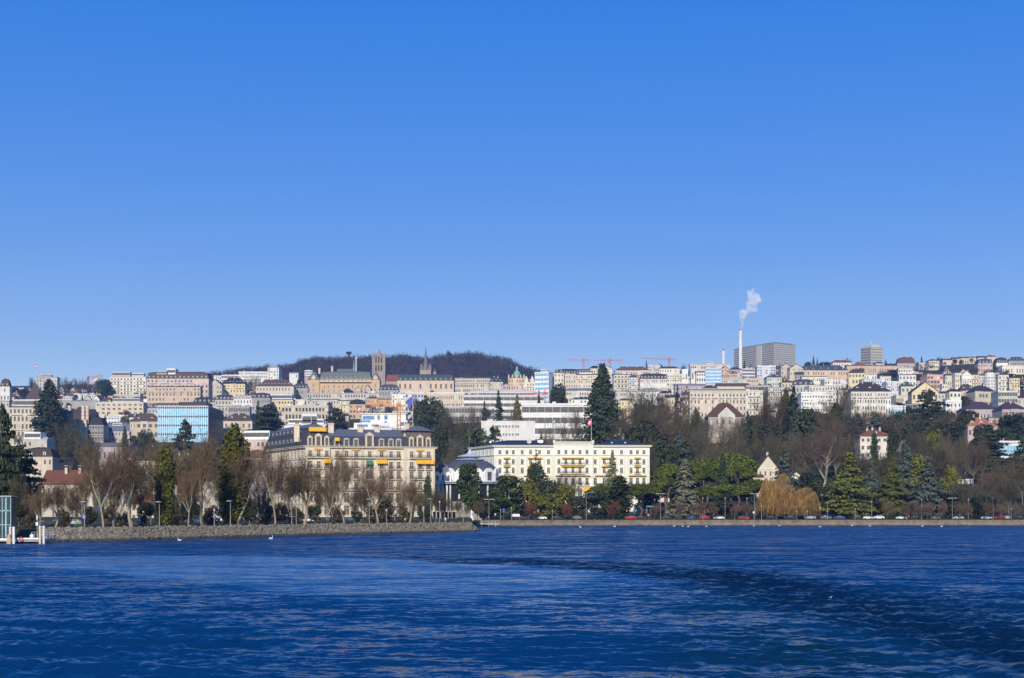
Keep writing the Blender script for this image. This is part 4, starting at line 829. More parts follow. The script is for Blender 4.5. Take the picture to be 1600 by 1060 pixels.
# ------------------------------------------------------------------ landmark buildings
def winpair(w, h, sur, gl=None, sill=True, arch=False, t=.22):
    """surround ring (mesh) and its pane (mesh); origin at the sill centre on the wall plane, outward is -y"""
    a = MB(); p = .17
    a.box(-w/2 - t, -w/2, -p, .01, 0, h); a.box(w/2, w/2 + t, -p, .01, 0, h); a.box(-w/2 - t, w/2 + t, -p - .05, .01, h, h + t*1.3)
    if sill: a.box(-w/2 - t*1.4, w/2 + t*1.4, -p - .14, .01, -t, -.003)
    a.box(-.05, .05, -.09, .01, 0, h); a.box(-w/2, w/2, -.085, .01, h*.66, h*.66 + .09)
    if arch:
        a.prism([(-w/2 - t, -p), (w/2 + t, -p), (w/2 + t, .01), (-w/2 - t, .01)], h + t*1.3, h + t*1.3 + .5, 0, [(-.1, -p), (.1, -p), (.1, .01), (-.1, .01)])
    b = MB(); b.box(-w/2 + .003, w/2 - .003, -.05, .004, 0.003, h - .003)
    return a.mesh('window', sur), b.mesh('pane', gl or M_WIN)
class Wall:
    """a straight facade p->q (local xy) of a thing; outward is to the right-hand side seen from inside"""
    def __init__(s, root, p, q):
        s.root, s.p, s.d = root, Vector(p).to_2d(), (Vector(q) - Vector(p)).to_2d(); s.L = s.d.length; s.d.normalize(); s.n = Vector((s.d.y, -s.d.x)); s.rz = math.atan2(s.d.y, s.d.x)
    def put(s, me, name, x, z, out=0.0, kind=None):
        q = s.p + s.d*x + s.n*out; return link(name, me, s.root, (q.x, q.y, z), s.rz, kind)
    def win(s, pair, x, z, out=0.0):
        o = s.put(pair[0], 'window', x, z, out); link('pane', pair[1], o); return o
    def bar(s, name, x0, x1, z0, z1, out0, out1, mat):
        mb = MB(); mb.box(0, x1 - x0, -out1, -out0, 0, z1 - z0); return s.put(mb.mesh(name, mat), name, x0, z0)
def balmesh(w, dep=1.0, rail=M_IRON, slab=None):
    b = MB(); b.box(-w/2, w/2, -dep, .01, -.28, 0, 0)
    for x in np.linspace(-w/2 + .05, w/2 - .05, max(3, int(w/.45))): b.box(x - .03, x + .03, -dep + .02, -dep + .08, 0.003, .95, 1)
    b.box(-w/2, w/2, -dep + .005, -dep + .095, .95, 1.05, 1); b.box(-w/2, w/2, -dep + .03, -dep + .07, .25, .5, 1)
    return b.mesh('balcony', [slab or wallm('sand'), rail])
def awnmesh(w, drop=1.6, out=1.5, mat=None, vl=.25):
    b = MB(); y0, y1 = -.15, -out
    b.face([(-w/2, y1, -drop), (w/2, y1, -drop), (w/2, y0, 0), (-w/2, y0, 0)]); b.face([(-w/2, y1, -drop - vl), (w/2, y1, -drop - vl), (w/2, y1, -drop), (-w/2, y1, -drop)])
    for s in (-1, 1): b.face([(s*w/2, y0, 0), (s*w/2, y1, -drop), (s*w/2, y0, -drop*.35)])
    b.face([(-w/2, y1 + .04, -drop - .05), (w/2, y1 + .04, -drop - .05), (w/2, y0 + .04, -.05), (-w/2, y0 + .04, -.05)])
    return b.mesh('awning', mat or M_AWN)
def inset(poly, k):
    c = Vector((sum(p[0] for p in poly)/len(poly), sum(p[1] for p in poly)/len(poly))); n = len(poly); out = []
    for i in range(n):
        a, b, c2 = Vector(poly[i-1]), Vector(poly[i]), Vector(poly[(i+1) % n]); e1 = (b - a).normalized(); e2 = (c2 - b).normalized()
        n1 = Vector((-e1.y, e1.x)); n2 = Vector((-e2.y, e2.x)); m = (n1 + n2); m = m/max(m.dot(n1), .2); out.append(tuple(b + m*k))
    return out
# ---- the grand stone hotel
def palace():
    S = wallm('sand'); P = plain('hotel_stone', (.66,.59,.46), .85, .16, .5); SL = plain('hotel_slate', (.048,.053,.062), .7, .3, 1.0); SL2 = plain('hotel_zinc', (.115,.125,.14), .6, .12, .6)
    root = thing('grand_hotel', 'grand stone hotel with dark mansard roofs and yellow awnings behind the promenade planes', 'hotel', (-81.4, 560, 2.0))
    A, Bp, D, C = (0, 0), (50.2, 13), (42, 60), (-24.6, 47); E = 28.8
    mb = MB(); mb.prism([A, Bp, D, C], 0, E); mb.build('wall', P, root)
    ab = Wall(root, A, Bp); ca = Wall(root, C, A); L = ab.L
    def along(x, out): q = ab.p + ab.d*x + ab.n*out; return (q.x, q.y)
    back = -ab.n
    def blk(x0, x1, out, dep): a, b = along(x0, out), along(x1, out); return [a, b, tuple(Vector(b) + back*dep), tuple(Vector(a) + back*dep)]
    for x0, x1 in ((0.0, 9.8), (39.2, L)):
        q = blk(x0, x1, .8, 6); mb = MB(); mb.prism(q, 0, E + .25); mb.build('pavilion_wall', P, root)
    m = MB(); c0 = inset([A, Bp, D, C], -.9); m.prism(c0, E + .003, E + .55); m.prism(inset([A, Bp, D, C], -1.2), E + .553, E + .8); m.build('cornice', S, root)
    q = inset([A, Bp, D, C], .2); mb = MB(); mb.prism(q, E + .81, E + 4.6, 0, inset(q, 1.3)); mb.prism(inset(q, 1.1), E + 4.605, E + 7.9, 1, inset(q, 8)); mid = mb.build('roof', [SL, SL2], root)
    wing = [A, (9.9, 2.56), (-3, 49.5), C]; wing = inset(wing, -.2); mb = MB(); mb.prism(wing, E + .82, E + 8.0, 0, inset(wing, 2.3)); mb.prism(inset(wing, 2.1), E + 8.005, E + 9.9, 1, inset(wing, 5.5)); rw = mb.build('wing_roof', [SL, SL2], root)
    pv = blk(39.0, L, .6, 15); mb = MB(); mb.prism(pv, E + .83, E + 4.4, 0, inset(pv, 1.2)); mb.prism(inset(pv, 1.3), E + 4.405, E + 7.2, 2, inset(pv, 1.6)); mb.prism(inset(pv, .4), E + 7.205, E + 9.4, 1, inset(pv, 5)); rp = mb.build('pavilion_roof', [SL, SL2, M_WINB], root)
    W1 = winpair(1.35, 2.5, S, M_WINB); W2 = winpair(1.5, 2.9, S, M_WINB, arch=True); W0 = winpair(1.3, 2.3, S, M_WINB); W3 = winpair(2.0, 3.6, S, M_WINB, arch=True); W4 = winpair(2.8, 2.9, S, M_WINB)
    colsM = [12.5, 16.3, 20.1, 25.5, 30.3, 34.1, 37.2]; colsP = [1.8, 5.1, 8.4, 42.3, 45.8, 49.2]
    fl = [(25.3, W0), (20.9, W1), (16.8, W2), (12.6, W2), (7.4, W3), (2.4, W3)]
    bm = balmesh(2.6); bl = balmesh(26.5, 1.1); bl2 = balmesh(8.6, 1.1)
    for z, pr in fl:
        for x in colsM: ab.win(W4 if (x == 25.5 and z > 10 and z < 25) else pr, x, z)
        for x in colsP: ab.win(pr, x, z, .8)
        for k in range(12): ca.win(pr, 2.6 + k*4.35, z)
    for z in (25.0, 12.2): ab.put(bl, 'balcony', 24.6, z)
    for z in (20.6, 16.5):
        for x in colsM: ab.put(bm, 'balcony', x, z)
    for z in (25.0, 16.5, 12.2):
        for x in (5.0, 45.8): ab.put(bl2, 'balcony', x, z, .8)
    for z in (20.6,):
        for x in colsP: ab.put(bm, 'balcony', x, z, .8)
    for z in (20.6, 12.2):
        for k in range(12): ca.put(bm, 'balcony', 2.6 + k*4.35, z)
    for z in (24.35, 11.6, 6.4):
        ab.bar('string_course', 10, 39, z, z + .35, -.02, .30, S); ca.bar('string_course', 0, ca.L, z, z + .35, -.02, .30, S)
        for x0, x1 in ((0, 9.8), (39.2, L)): ab.bar('string_course', x0 - .1, x1 + .1, z, z + .35, .7, 1.1, S)
    for x, o_ in ((.5, .8), (9.3, .8), (39.7, .8), (L - .5, .8), (14.4, 0), (18.2, 0), (32.2, 0), (22.6, 0), (28.3, 0)): ab.bar('pilaster', x - .35, x + .35, 6.8, E - .1, o_ - .02, o_ + .28, S)
    # dormers: stone with pediments on the pavilions, round hooded on the middle, small slate ones on the wing
    def dorm(w, h, ped, mat, d=2.4):
        b = MB(); b.box(-w/2, -w*.28, 0, d, 0, h, 0); b.box(w*.28, w/2, 0, d, 0, h, 0); b.box(-w*.28, w*.28, .25, d, 0, h, 1); b.box(-w/2, w/2, 0.0, d, h + .003, h + .25, 0)
        if ped: b.prism([(-w/2 - .25, -.15), (w/2 + .25, -.15), (w/2 + .25, d), (-w/2 - .25, d)], h + .255, h + .255 + ped, 0, [(-.05, -.15), (.05, -.15), (.05, d), (-.05, d)])
        else:
            for k in range(8):
                t0, t1 = math.pi*k/8, math.pi*(k + 1)/8; b.face([(-w/2*1.15*math.cos(t0), -.12, h + w*.42*math.sin(t0)), (-w/2*1.15*math.cos(t1), -.12, h + w*.42*math.sin(t1)), (-w/2*1.15*math.cos(t1), d, h + w*.42*math.sin(t1)), (-w/2*1.15*math.cos(t0), d, h + w*.42*math.sin(t0))][::-1], 2)
                b.face([(0, -.11, h), (-w/2*1.1*math.cos(t0), -.11, h + w*.38*math.sin(t0)), (-w/2*1.1*math.cos(t1), -.11, h + w*.38*math.sin(t1))], 0)
        return b.mesh('dormer', [mat, M_WINB, SL])
    d1 = dorm(2.0, 2.9, .9, S); d2 = dorm(2.7, 3.5, 1.1, S); d3 = dorm(2.3, 2.4, 0, plain('zinc_dormer', (.36,.365,.36), .6)); d4 = dorm(2.3, 2.4, 0, plain('zinc_dormer', (.36,.365,.36), .6)); d5 = dorm(3.4, 4.0, 1.4, S)
    for x, me in ((1.8, d1), (5.1, d2), (8.4, d1), (42.3, d1), (45.8, d2), (49.2, d1)): ab.put(me, 'dormer', x, E + .85, .55)
    for x in colsM: ab.put(d5 if x == 25.5 else d3, 'dormer', x, E + .85, -.15)
    for k in range(9): ca.put(d4, 'dormer', 6 + k*4.9, E + 1.0, -.35)
    for k in range(8): ca.put(d4, 'dormer', 8 + k*4.9, E + 4.6, -1.6)
    # awnings
    aw = {w: awnmesh(w) for w in (3.0, 4.2, 6.8)}; roll = awnmesh(3.2, .3, .5)
    for x, z, w, o_ in ((8.4, 24.4, 3.0, .9), (30.3, 24.4, 4.2, .1), (49.3, 24.4, 4.2, .9), (45.6, 24.4, 3.0, .9), (20.1, 28.6, 3.0, .1)):
        ab.put(aw[w], 'awning', x, z + (.1 if z < 28 else 0), o_) if z < 28 else ab.put(roll, 'awning', x, z, o_)
    for x, o_ in ((5, .9), (30.3, .1), (45.8, .9)): ab.put(roll, 'awning', x, 28.5, o_)
    ab.put(awnmesh(1.9, 1.2, 1.2), 'awning', 12.5, E + 4.1, .3); ab.put(awnmesh(6.8, 1.5, 1.4), 'awning', 4.9, E + 8.2, -1.6)
    a = ab.put(awnmesh(2.6, 1.5, 1.2, colm('green_awning', (.05, .22, .12))), 'awning', 25.5, 24.0, .1); a['label'] = 'green awning over the middle bay'
    ch = MB(); ch.box(-1.1, 1.1, -.9, .9, 0, 6.6, 0); ch.box(-1.3, 1.3, -1.1, 1.1, 6.603, 7.0, 0); ch.cyl(-.4, 0, 7.003, 7.8, .3, n=6, m=1); ch.cyl(.4, 0, 7.003, 7.8, .3, n=6, m=1); cm = ch.mesh('chimney', [wallm('sand'), roofm('red')])
    for x, y, z in ((-4.6, 9, 4.2), (9.2, 8, 4.5), (20.5, 12, 3.4), (27, 14, 3.4), (39, 13, 4.6)): link('chimney', cm, mid, (x, y, E + z - 1.5))
    SHORT.append((413, 682, 660, 810, 560, 'grand stone hotel'))
palace()
# ---- the white hotel
def white_hotel():
    Wm = plain('hotel_cream_white', (.77,.755,.665), .85, .12, .4); T = plain('hotel_trim', (.70,.67,.50), .85, .08, .6); T = plain('white_hotel_trim', (.70,.69,.52), .85, .08, .6); SL = plain('white_hotel_slate', (.03,.033,.055), .5, .2, .8); d = 640; s = d/F
    root = thing('white_hotel', 'long white hotel with yellow balcony valances and dark slate roof behind the pines', 'hotel', (PX(772, d), d, 3.0)); z0 = 3.0
    def z(row): return PZ(row, d) - z0
    def x(px): return (px - 772)*s
    A, Bp, D, C = (0, 0), (x(1015), 0), (x(1015) - 3, 30), (-11.4, 26); E = z(698.5)
    mb = MB(); mb.prism([A, Bp, D, C], 0, E); mb.build('wall', Wm, root)
    mb = MB(); mb.box(x(865), x(927), -.9, 3, 0, z(694)); mb.build('pavilion_wall', Wm, root)
    mb = MB(); mb.prism(inset([A, Bp, D, C], -.8), E + .003, E + .5); mb.prism(inset([A, Bp, D, C], -1.0), E + .503, E + .75); mb.build('cornice', T, root)
    q = inset([A, Bp, D, C], -.1)
    for nm, a0, a1, h in (('roof', 772 - 8, 866, 3.4), ('roof', 926, 1014, 3.4)):
        x0, x1 = x(a0), x(a1); mb = MB(); y0, y1 = .5, 26
        if a0 < 800: base = [(.4, .4), (x1, .4), (x1, 25.5), (-10.3, 25.5)]
        else: base = [(x0, .4), (x1 - .4, .4), (x1 - 3.5, 28), (x0, 28)]
        mb.prism(base, E + .76, E + h, 0, inset(base, 8.5)); mb.build(nm, SL, root)
    ab = Wall(root, A, Bp); ca = Wall(root, C, A)
    par = MB(); par.box(x(865) - .2, x(927) + .2, -1.3, 3, z(694) + .003, z(694) + .45)
    for k in range(30):
        xx = x(866.5) + (x(925.5) - x(866.5))*k/29; par.cyl(xx, -.9, z(694) + .453, z(691.2), .22, .16, 6)
    par.box(x(865), x(927), -1.1, -.6, z(691.2) + .003, z(690.3)); par.box(x(865) - .3, x(867.5), -1.4, -.3, z(694) + .46, z(688.5)); par.box(x(924.5), x(927) + .3, -1.4, -.3, z(694) + .46, z(688.5)); par.build('balustrade', T, root)
    at = winpair(1.1, 1.75, T, M_WIND); w1 = winpair(1.15, 2.1, T, M_WIND); w2 = winpair(1.15, 2.4, T, M_WIND); w3 = winpair(1.3, 3.0, T, M_WIND); wg = winpair(1.7, 3.2, T, M_WINB)
    cols = [781, 792, 802, 816, 829, 843, 857, 930, 944, 957, 971, 986, 996, 1006]; colc = [873, 884, 895, 906, 917]
    for zz, pr in ((z(709.8), at), (z(725.2), w1), (z(739.5), w2), (z(757.5), w3), (z(775), wg)):
        for p in cols: ab.win(pr, x(p), zz)
        for p in colc: ab.win(pr, x(p), zz, .9)
        for k in range(6): ca.win(pr, 2.8 + k*4.5, zz)
    for row, h in ((712, .45), (745.5, .5), (760.5, .4)):
        ab.bar('string_course', -.1, x(865), z(row), z(row) + h, -.02, .35, T); ab.bar('string_course', x(927), x(1015) + .1, z(row), z(row) + h, -.02, .35, T); ab.bar('string_course', x(865) - .1, x(927) + .1, z(row), z(row) + h, .88, 1.25, T); ca.bar('string_course', 0, ca.L, z(row), z(row) + h, -.02, .35, T)
    for p, o_ in ((774, 0), (807.5, 0), (811, 0), (862.5, 0), (866, .9), (926, .9), (976, 0), (981, 0), (1012.5, 0), (823, 0), (850, 0), (937, 0), (964, 0)): ab.bar('pilaster', x(p) - .45, x(p) + .45, z(759), z(712.2), o_ - .02, o_ + .25, T)
    br = balmesh(3.0, 1.0, slab=T); bc = balmesh(x(916) - x(878), 1.1, slab=T); bs = balmesh(2.2, .7, slab=T)
    val = lambda w: awnmesh(w, .4, 1.1, None, .14)
    v3, vc, v4 = val(3.0), val(x(912) - x(878)), val(8.0)
    for row in (726.5, 740.5):
        for p in (792, 836, 951, 996): ab.put(br, 'balcony', x(p), z(row))
        ab.put(bc, 'balcony', x(895), z(row), .9)
    for p in cols: ab.put(bs, 'balcony', x(p), z(758.3))
    for p in colc: ab.put(bs, 'balcony', x(p), z(758.3), .9)
    for p, me, o_ in ((792, v3, 0), (836, val(6.5), 0), (951, val(6.5), 0), (996, v3, 0), (895, vc, .9)):
        ab.put(me, 'awning', x(p), z(715), o_); ab.put(me, 'awning', x(p), z(728), o_ + .02)
    for p, w, o_ in ((791, 8.6, 0), (838, 11, 0), (895, x(922) - x(868), .9), (949, 11, 0), (996, 8, 0)): ab.put(val(w), 'awning', x(p), z(742.3), o_)
    for p, w, o_ in ((792, 8, 0), (920, 5, .9), (989, 7, 0), (880, 8, .9)): ab.put(awnmesh(w, 1.8, 1.6), 'awning', x(p), z(761.2), o_)
    rf = [c for c in root.children if c.name.startswith('roof')][0]
    for p, yy, r, c in ((827, 6, 1.0, 'pale'), (846, 5, .8, 'white'), (842.5, 5.5, .7, 'white'), (766, 9, .55, 'white')):
        mb = MB(); mb.lathe([(0, 0), (r*.6, .12), (r*1.1, .5)], n=12); mb.lathe([(r*1.1, .5), (r*.55, .2), (0, .08)], n=12); mb.tube((0, 0, 0), (0, .7, -.9), .1, .1); dsh = mb.build('satellite_dish', wallm(c), rf, loc=(x(p), yy - 3, E + 2.3)); dsh.rotation_euler = (math.radians(65), 0, 0)
    for p in (957, 978): mb = MB(); mb.box(x(p) - .3, x(p) + .3, 4, 4.6, E + 1.5, z(690.5)); mb.build('roof_vent', M_WHITE, rf)
    SHORT.append((735, 1015, 688, 775, 640, 'white hotel'))
white_hotel()
# ---- domed rotunda between the hotels
def rotunda():
    d = 596; s = d/F; zb = 2.0; root = thing('rotunda', 'glazed rotunda with slate ribbed dome and white arches between the two hotels', 'rotunda', (PX(733, d), d + 12, zb)); d2 = d + 12; root.scale = (1.17, 1.17, 1)
    def z(row): return PZ(row, d2) - zb
    Wt = plain('hotel_white', (.78,.775,.73), .85, .1, .4); SL = plain('dome_slate', (.085,.092,.105), .55, .25, .8); ZN = plain('dome_zinc', (.48,.50,.52), .5, .1)
    mb = MB(); mb.cyl(0, 0, 0, z(757), 13.2, n=24); mb.build('glazed_base', glassm('dark_glazing', (.02,.025,.03), .2), root)
    for k in range(24):
        a = 2*math.pi*k/24; mb = MB(); mb.box(-.22, .22, -.22, .22, 0, z(757)); mb.build('column', Wt, root, loc=(13.25*math.cos(a), 13.25*math.sin(a), 0), rz=a) if math.sin(a) < .3 else None
    mb = MB(); mb.cyl(0, 0, z(757) + .003, z(755), 14.6, n=32); mb.cyl(0, 0, z(755) + .003, z(753), 15.1, n=32); mb.build('canopy', ZN, root)
    mb = MB(); mb.cyl(0, 0, z(753) + .003, z(738.5), 9.9, n=24); mb.build('drum', Wt, root)
    for k in range(12):
        a = 2*math.pi*k/12 + .26
        if math.sin(a) > .5: continue
        m = MB(); pts = [(-2.4, 0), (2.4, 0)] + [(2.4*math.cos(t), 3.0 + 2.6*math.sin(t)) for t in np.linspace(0, math.pi, 9)]
        for y in (-.3, .4): m.face([(p[0], y, p[1]) for p in (pts if y < 0 else pts[::-1])], 0)
        for i in range(len(pts)): p, q = pts[i], pts[(i + 1) % len(pts)]; m.face([(p[0], .4, p[1]), (q[0], .4, q[1]), (q[0], -.3, q[1]), (p[0], -.3, p[1])][::-1], 0)
        m.box(-1.0, 1.0, -.36, -.29, .3, 3.9, 1)
        m.build('arch', [Wt, M_WINB], root, loc=(10.0*math.cos(a), 10.0*math.sin(a), z(752.8)), rz=a + math.pi/2)
    prof = [(9.9, z(739)), (9.8, z(735)), (9.2, z(730)), (7.9, z(725)), (6.2, z(721.3)), (4.1, z(718.8)), (4.0, z(718.4))]
    mb = MB(); mb.lathe(prof, n=32); mb.build('dome', SL, root, smooth=True)
    for k in range(12):
        a = 2*math.pi*k/12; mb = MB()
        for (r0, z0), (r1, z1) in zip(prof[:-1], prof[1:-0]): mb.tube(((r0 + .08)*math.cos(a), (r0 + .08)*math.sin(a), z0), ((r1 + .08)*math.cos(a), (r1 + .08)*math.sin(a), z1), .3, .26, 5)
        mb.build('rib', ZN, root)
    mb = MB(); mb.cyl(0, 0, z(719), z(718), 5.4, n=20); mb.build('lantern_ring', ZN, root)
    mb = MB(); mb.cyl(0, 0, z(718) + .003, z(714), 3.0, n=12, m=1)
    for k in range(12): a = 2*math.pi*k/12; mb.cyl(3*math.cos(a), 3*math.sin(a), z(718) + .003, z(714), .22, n=5, m=0)
    mb.build('lantern', [ZN, M_BLUE], root)
    mb = MB(); mb.lathe([(4.6, z(714) + .003), (4.4, z(712.8)), (2.6, z(711)), (1.2, z(709)), (.7, z(706)), (.25, z(702))], n=16); mb.build('lantern_roof', ZN, root, smooth=True)
    for px in (761, 777):
        me = awnmesh(3.5, 1.9, 3.2, wallm('grey')); a = (px - 733)/40*1.2 - math.pi/2; link('awning', me, root, (13.4*math.cos(a), 13.4*math.sin(a), z(763)), a + math.pi/2)
    # gallery wing toward the grand hotel
    r2 = thing('gallery', 'low gallery with slate roof and three white arched gables left of the rotunda', 'gallery', (PX(692, d), d + 2, zb)); w = 26*s
    mb = MB(); mb.box(-w/2, w/2, 0, 12, 0, z(754)); mb.build('wall', Wt, r2)
    rm = roofmesh('mansard', w, 12, 8); rm.build('roof', SL, r2, loc=(0, 0, z(752)))
    for k in range(3):
        m = MB(); pts = [(-1.15, 0), (1.15, 0)] + [(1.15*math.cos(t), 2.6 + 1.6*math.sin(t)) for t in np.linspace(0, math.pi, 8)]
        for y in (-.7, .5): m.face([(p[0], y, p[1]) for p in (pts if y < 0 else pts[::-1])], 0)
        for i in range(len(pts)): p, q = pts[i], pts[(i + 1) % len(pts)]; m.face([(p[0], .5, p[1]), (q[0], .5, q[1]), (q[0], -.7, q[1]), (p[0], -.7, p[1])][::-1], 0)
        m.box(-.45, .45, -.76, -.69, .4, 2.6, 1); m.build('gable', [Wt, M_WINB], r2, loc=(-w/2 + w*(k + .5)/3, 0, z(753.5)))
    mb = MB(); mb.box(-w/2 - .5, w/2 + .5, -3, 0.01, z(757), z(754) + .003); mb.build('cornice', Wt, r2)
    for k in range(5): mb = MB(); mb.box(-.35, .35, -2.8, -2.2, 0, z(757) - .003); mb.build('pillar', Wt, r2, loc=(-w/2 + w*k/4, 0, 0))
    SHORT.append((676, 785, 705, 790, 600, 'domed rotunda'))
rotunda()
# ---- two faced slab towers seen on the corner
def corner_block(name, label, cat, A, Bp, D, C, ztop, zb, floors, wcol, glass, bay=0, fr=.42):
    root = thing(name, label, cat, (A[0], A[1], zb)); o = lambda p: (p[0] - A[0], p[1] - A[1]); poly = [o(A), o(Bp), o(D), o(C)]; H = ztop - zb
    mb = MB(); mb.prism(poly, 0, H); mb.build('wall', wcol, root); mb = MB(); mb.prism(inset(poly, -.4), H + .003, H + 1.2); mb.build('roof', wallm('grey'), root)
    for p, q, f2 in ((poly[0], poly[1], fr*.5), (poly[3], poly[0], fr)):
        wl = Wall(root, p, q); fh = H/floors
        for f in range(floors):
            m = MB(); m.box(0, wl.L - 1.2, -.12, .01, 0, fh*f2, 0); n = max(3, int(wl.L/6))
            for k in range(n + 1): x = (wl.L - 1.2)*k/n; m.box(x - .2, x + .2, -.2, .01, -.01, fh*f2 + .01, 1)
            m.box(-.4, wl.L - .8, -.5, .01, -.35, -.02, 1)
            wl.put(m.mesh('window_band', [glass, wcol]), 'window_band', .6, f*fh + fh*.3)
    return root, poly, H
HG = plain('hospital_concrete', (.50,.475,.42), .9, .1, .3)
r_, poly, H = corner_block('hospital', 'huge grey hospital slab with dark window bands on the skyline', 'hospital', (489, 2650), (535.5, 2686), (476.5, 2791), (430, 2755), PZ(537, 2650), gz(1205, 2650) - 6, 15, HG, glassm('hospital_glass', (.10,.105,.115), .35))
mb = MB(); mb.prism(inset(poly, 4), H + 1.203, H + 3.4); mb.build('penthouse', plain('hospital_dark', (.17,.17,.17), .9), r_)
wl = Wall(r_, poly[3], poly[0]); wl.bar('stair_tower', wl.L*.58, wl.L*.58 + 14, 0, H + .5, -.5, 1.6, HG)
SHORT.append((1147, 1243, 536, 578, 2650, 'grey hospital'))
k = 2420; a0 = PX(1361, k); r_, poly, H = corner_block('tower_block', 'small beige tower block with rooftop mast on the right skyline', 'tower block', (a0, k), (PX(1379, k + 8), k + 8), (PX(1379, k + 8) - 7, k + 30), (PX(1345, k + 22), k + 22), PZ(543.5, k), gz(1360, k) - 3, 10, plain('tower_beige', (.46,.42,.35), .9, .1), glassm('hospital_glass', (.05,.055,.06), .35), fr=.4)
mb = MB(); mb.prism(inset(poly, 4), H + 1.203, H + 6.0, 0); mb.build('penthouse', wallm('pale'), r_); mb = MB(); mb.tube((3, 12, H + 6), (3, 12, H + 15), .35, .15); mb.build('mast', M_WHITE, r_)
SHORT.append((1345, 1378, 540, 575, k, 'small beige tower block'))
# ---- blue glass office
def glass_office():
    d = 1130; s = d/F; w = 78*s; dep = 54; zb = min(gz(250, d), gz(325, d)) - 1; root = thing('office_building', 'sky blue glass office with dark rooftop box in the left town', 'office', (PX(286, d), d, zb)); top = PZ(636, d) - zb; vb = PZ(691, d) - zb
    FR = plain('office_frame', (.66,.76,.84), .5, .05); DK = plain('office_dark', (.03,.035,.045), .5, .1)
    mb = MB(); mb.box(-w/2, w/2, 0, dep, 0, top); mb.build('wall', DK, root); mb = MB(); mb.box(-w/2 - .5, w/2 + .5, -.6, dep + .5, top + .003, top + .9); mb.build('roof', wallm('pale'), root)
    n, fl = 23, 4; fh = (top - vb)/fl; pw = w/n
    me = MB(); me.box(-pw/2 + .13, pw/2 - .13, -.28, .01, .12, fh*.80); me = me.mesh('glass_panel', glassm('office_sky_reflection', (.24,.50,.76), .25, .4)); bb = MB(); bb.box(-pw/2 + .35, pw/2 - .35, -.2, .01, fh*.84, fh*.97); bb = bb.mesh('vent_panel', DK)  # reflected sky is put into the panels' base colour as blue
    for f in range(fl):
        for k in range(n): link('glass_panel', me, root, (-w/2 + pw*(k + .5), 0, vb + fh*f)); link('vent_panel', bb, root, (-w/2 + pw*(k + .5), 0, vb + fh*f))
    mb = MB()
    for k in range(n + 1): x = -w/2 + pw*k; mb.box(x - .2, x + .2, -.45, .01, vb, top)
    for f in range(fl + 1): mb.box(-w/2, w/2, -.16, .012, vb + fh*f - .1, vb + fh*f + .08)
    mb.build('mullion', FR, root, kind='stuff')
    m = MB()
    for f in range(6):
        z = top - (f + 1)*fh*.95
        for k in range(8): y = 3 + (dep - 3)*k/8; m.box(w/2 - .01, w/2 + .14, y, y + (dep - 3)/8 - .7, z + .5, z + fh*.85, 0)
    m.build('side_window', [glassm('office_side', (.03,.06,.06), .45, .3)], root, kind='stuff')
    mb = MB(); mb.box(PX(276, d) - root.location.x, PX(320, d) - root.location.x, 6, 30, top + .903, PZ(627.5, d) - zb); mb.build('penthouse', DK, root)
    SHORT.append((247, 347, 627, 684, d, 'sky blue glass office'))
glass_office()
# ---- glazed slab, blue and white tower, museum
B(1102, 1127, 576, 618, 'slab with sky blue glass front between pale low roofs', 'bluewhite', 'flat', 1.5, 'white', 8, 6, win='b', glass=glassm('slab_blue', (.17,.42,.72), .2, .4), d=1860, yaw=-.12, cat='office', name='office_building', dep=12)
B(835, 858, 583, 640, 'white tower with sky blue glass stripes and a red banner', 'white', 'flat', 1.5, 'white', 8, 5, win='b', glass=glassm('tower_blue', (.17,.42,.72), .2, .4), d=1560, yaw=-.32, cat='tower block', name='tower_block', dep=14, ph=(.4, .8, 4, 'white'))
t_ = BUILT[-1]; mb = MB(); mb.box(8.4, 9.6, -.5, -.25, 5, 24); mb.build('banner', colm('banner_red', (.55, .03, .04)), t_)
B(1562, 1608, 692, 742, 'white museum with blue glass front and row of slim columns at the right edge', 'white', 'flat', 3, 'white', 2, 9, win='b', glass=M_BLUE, cat='museum', name='museum', d=860)
# ---- white box with square windows
B(752, 836, 659, 700, 'big blank white box with two rows of square windows above the white hotel', 'white', 'flat', 1, 'white', 0, 4, d=1010, dep=22, cat='office', name='office_building')
t_ = BUILT[-1]; s = 1010/F; fw = Wall(t_, (-42*s, 0), (42*s, 0)); wp = winpair(1.25, 1.7, M_WHITE, None, False, t=.12)
for row in (668.3, 681):
    for px in (778, 781.5, 786.5, 791, 796, 801, 806, 809.6): fw.win(wp, (px - 752)*s, PZ(row, 1010) - t_.location.z)
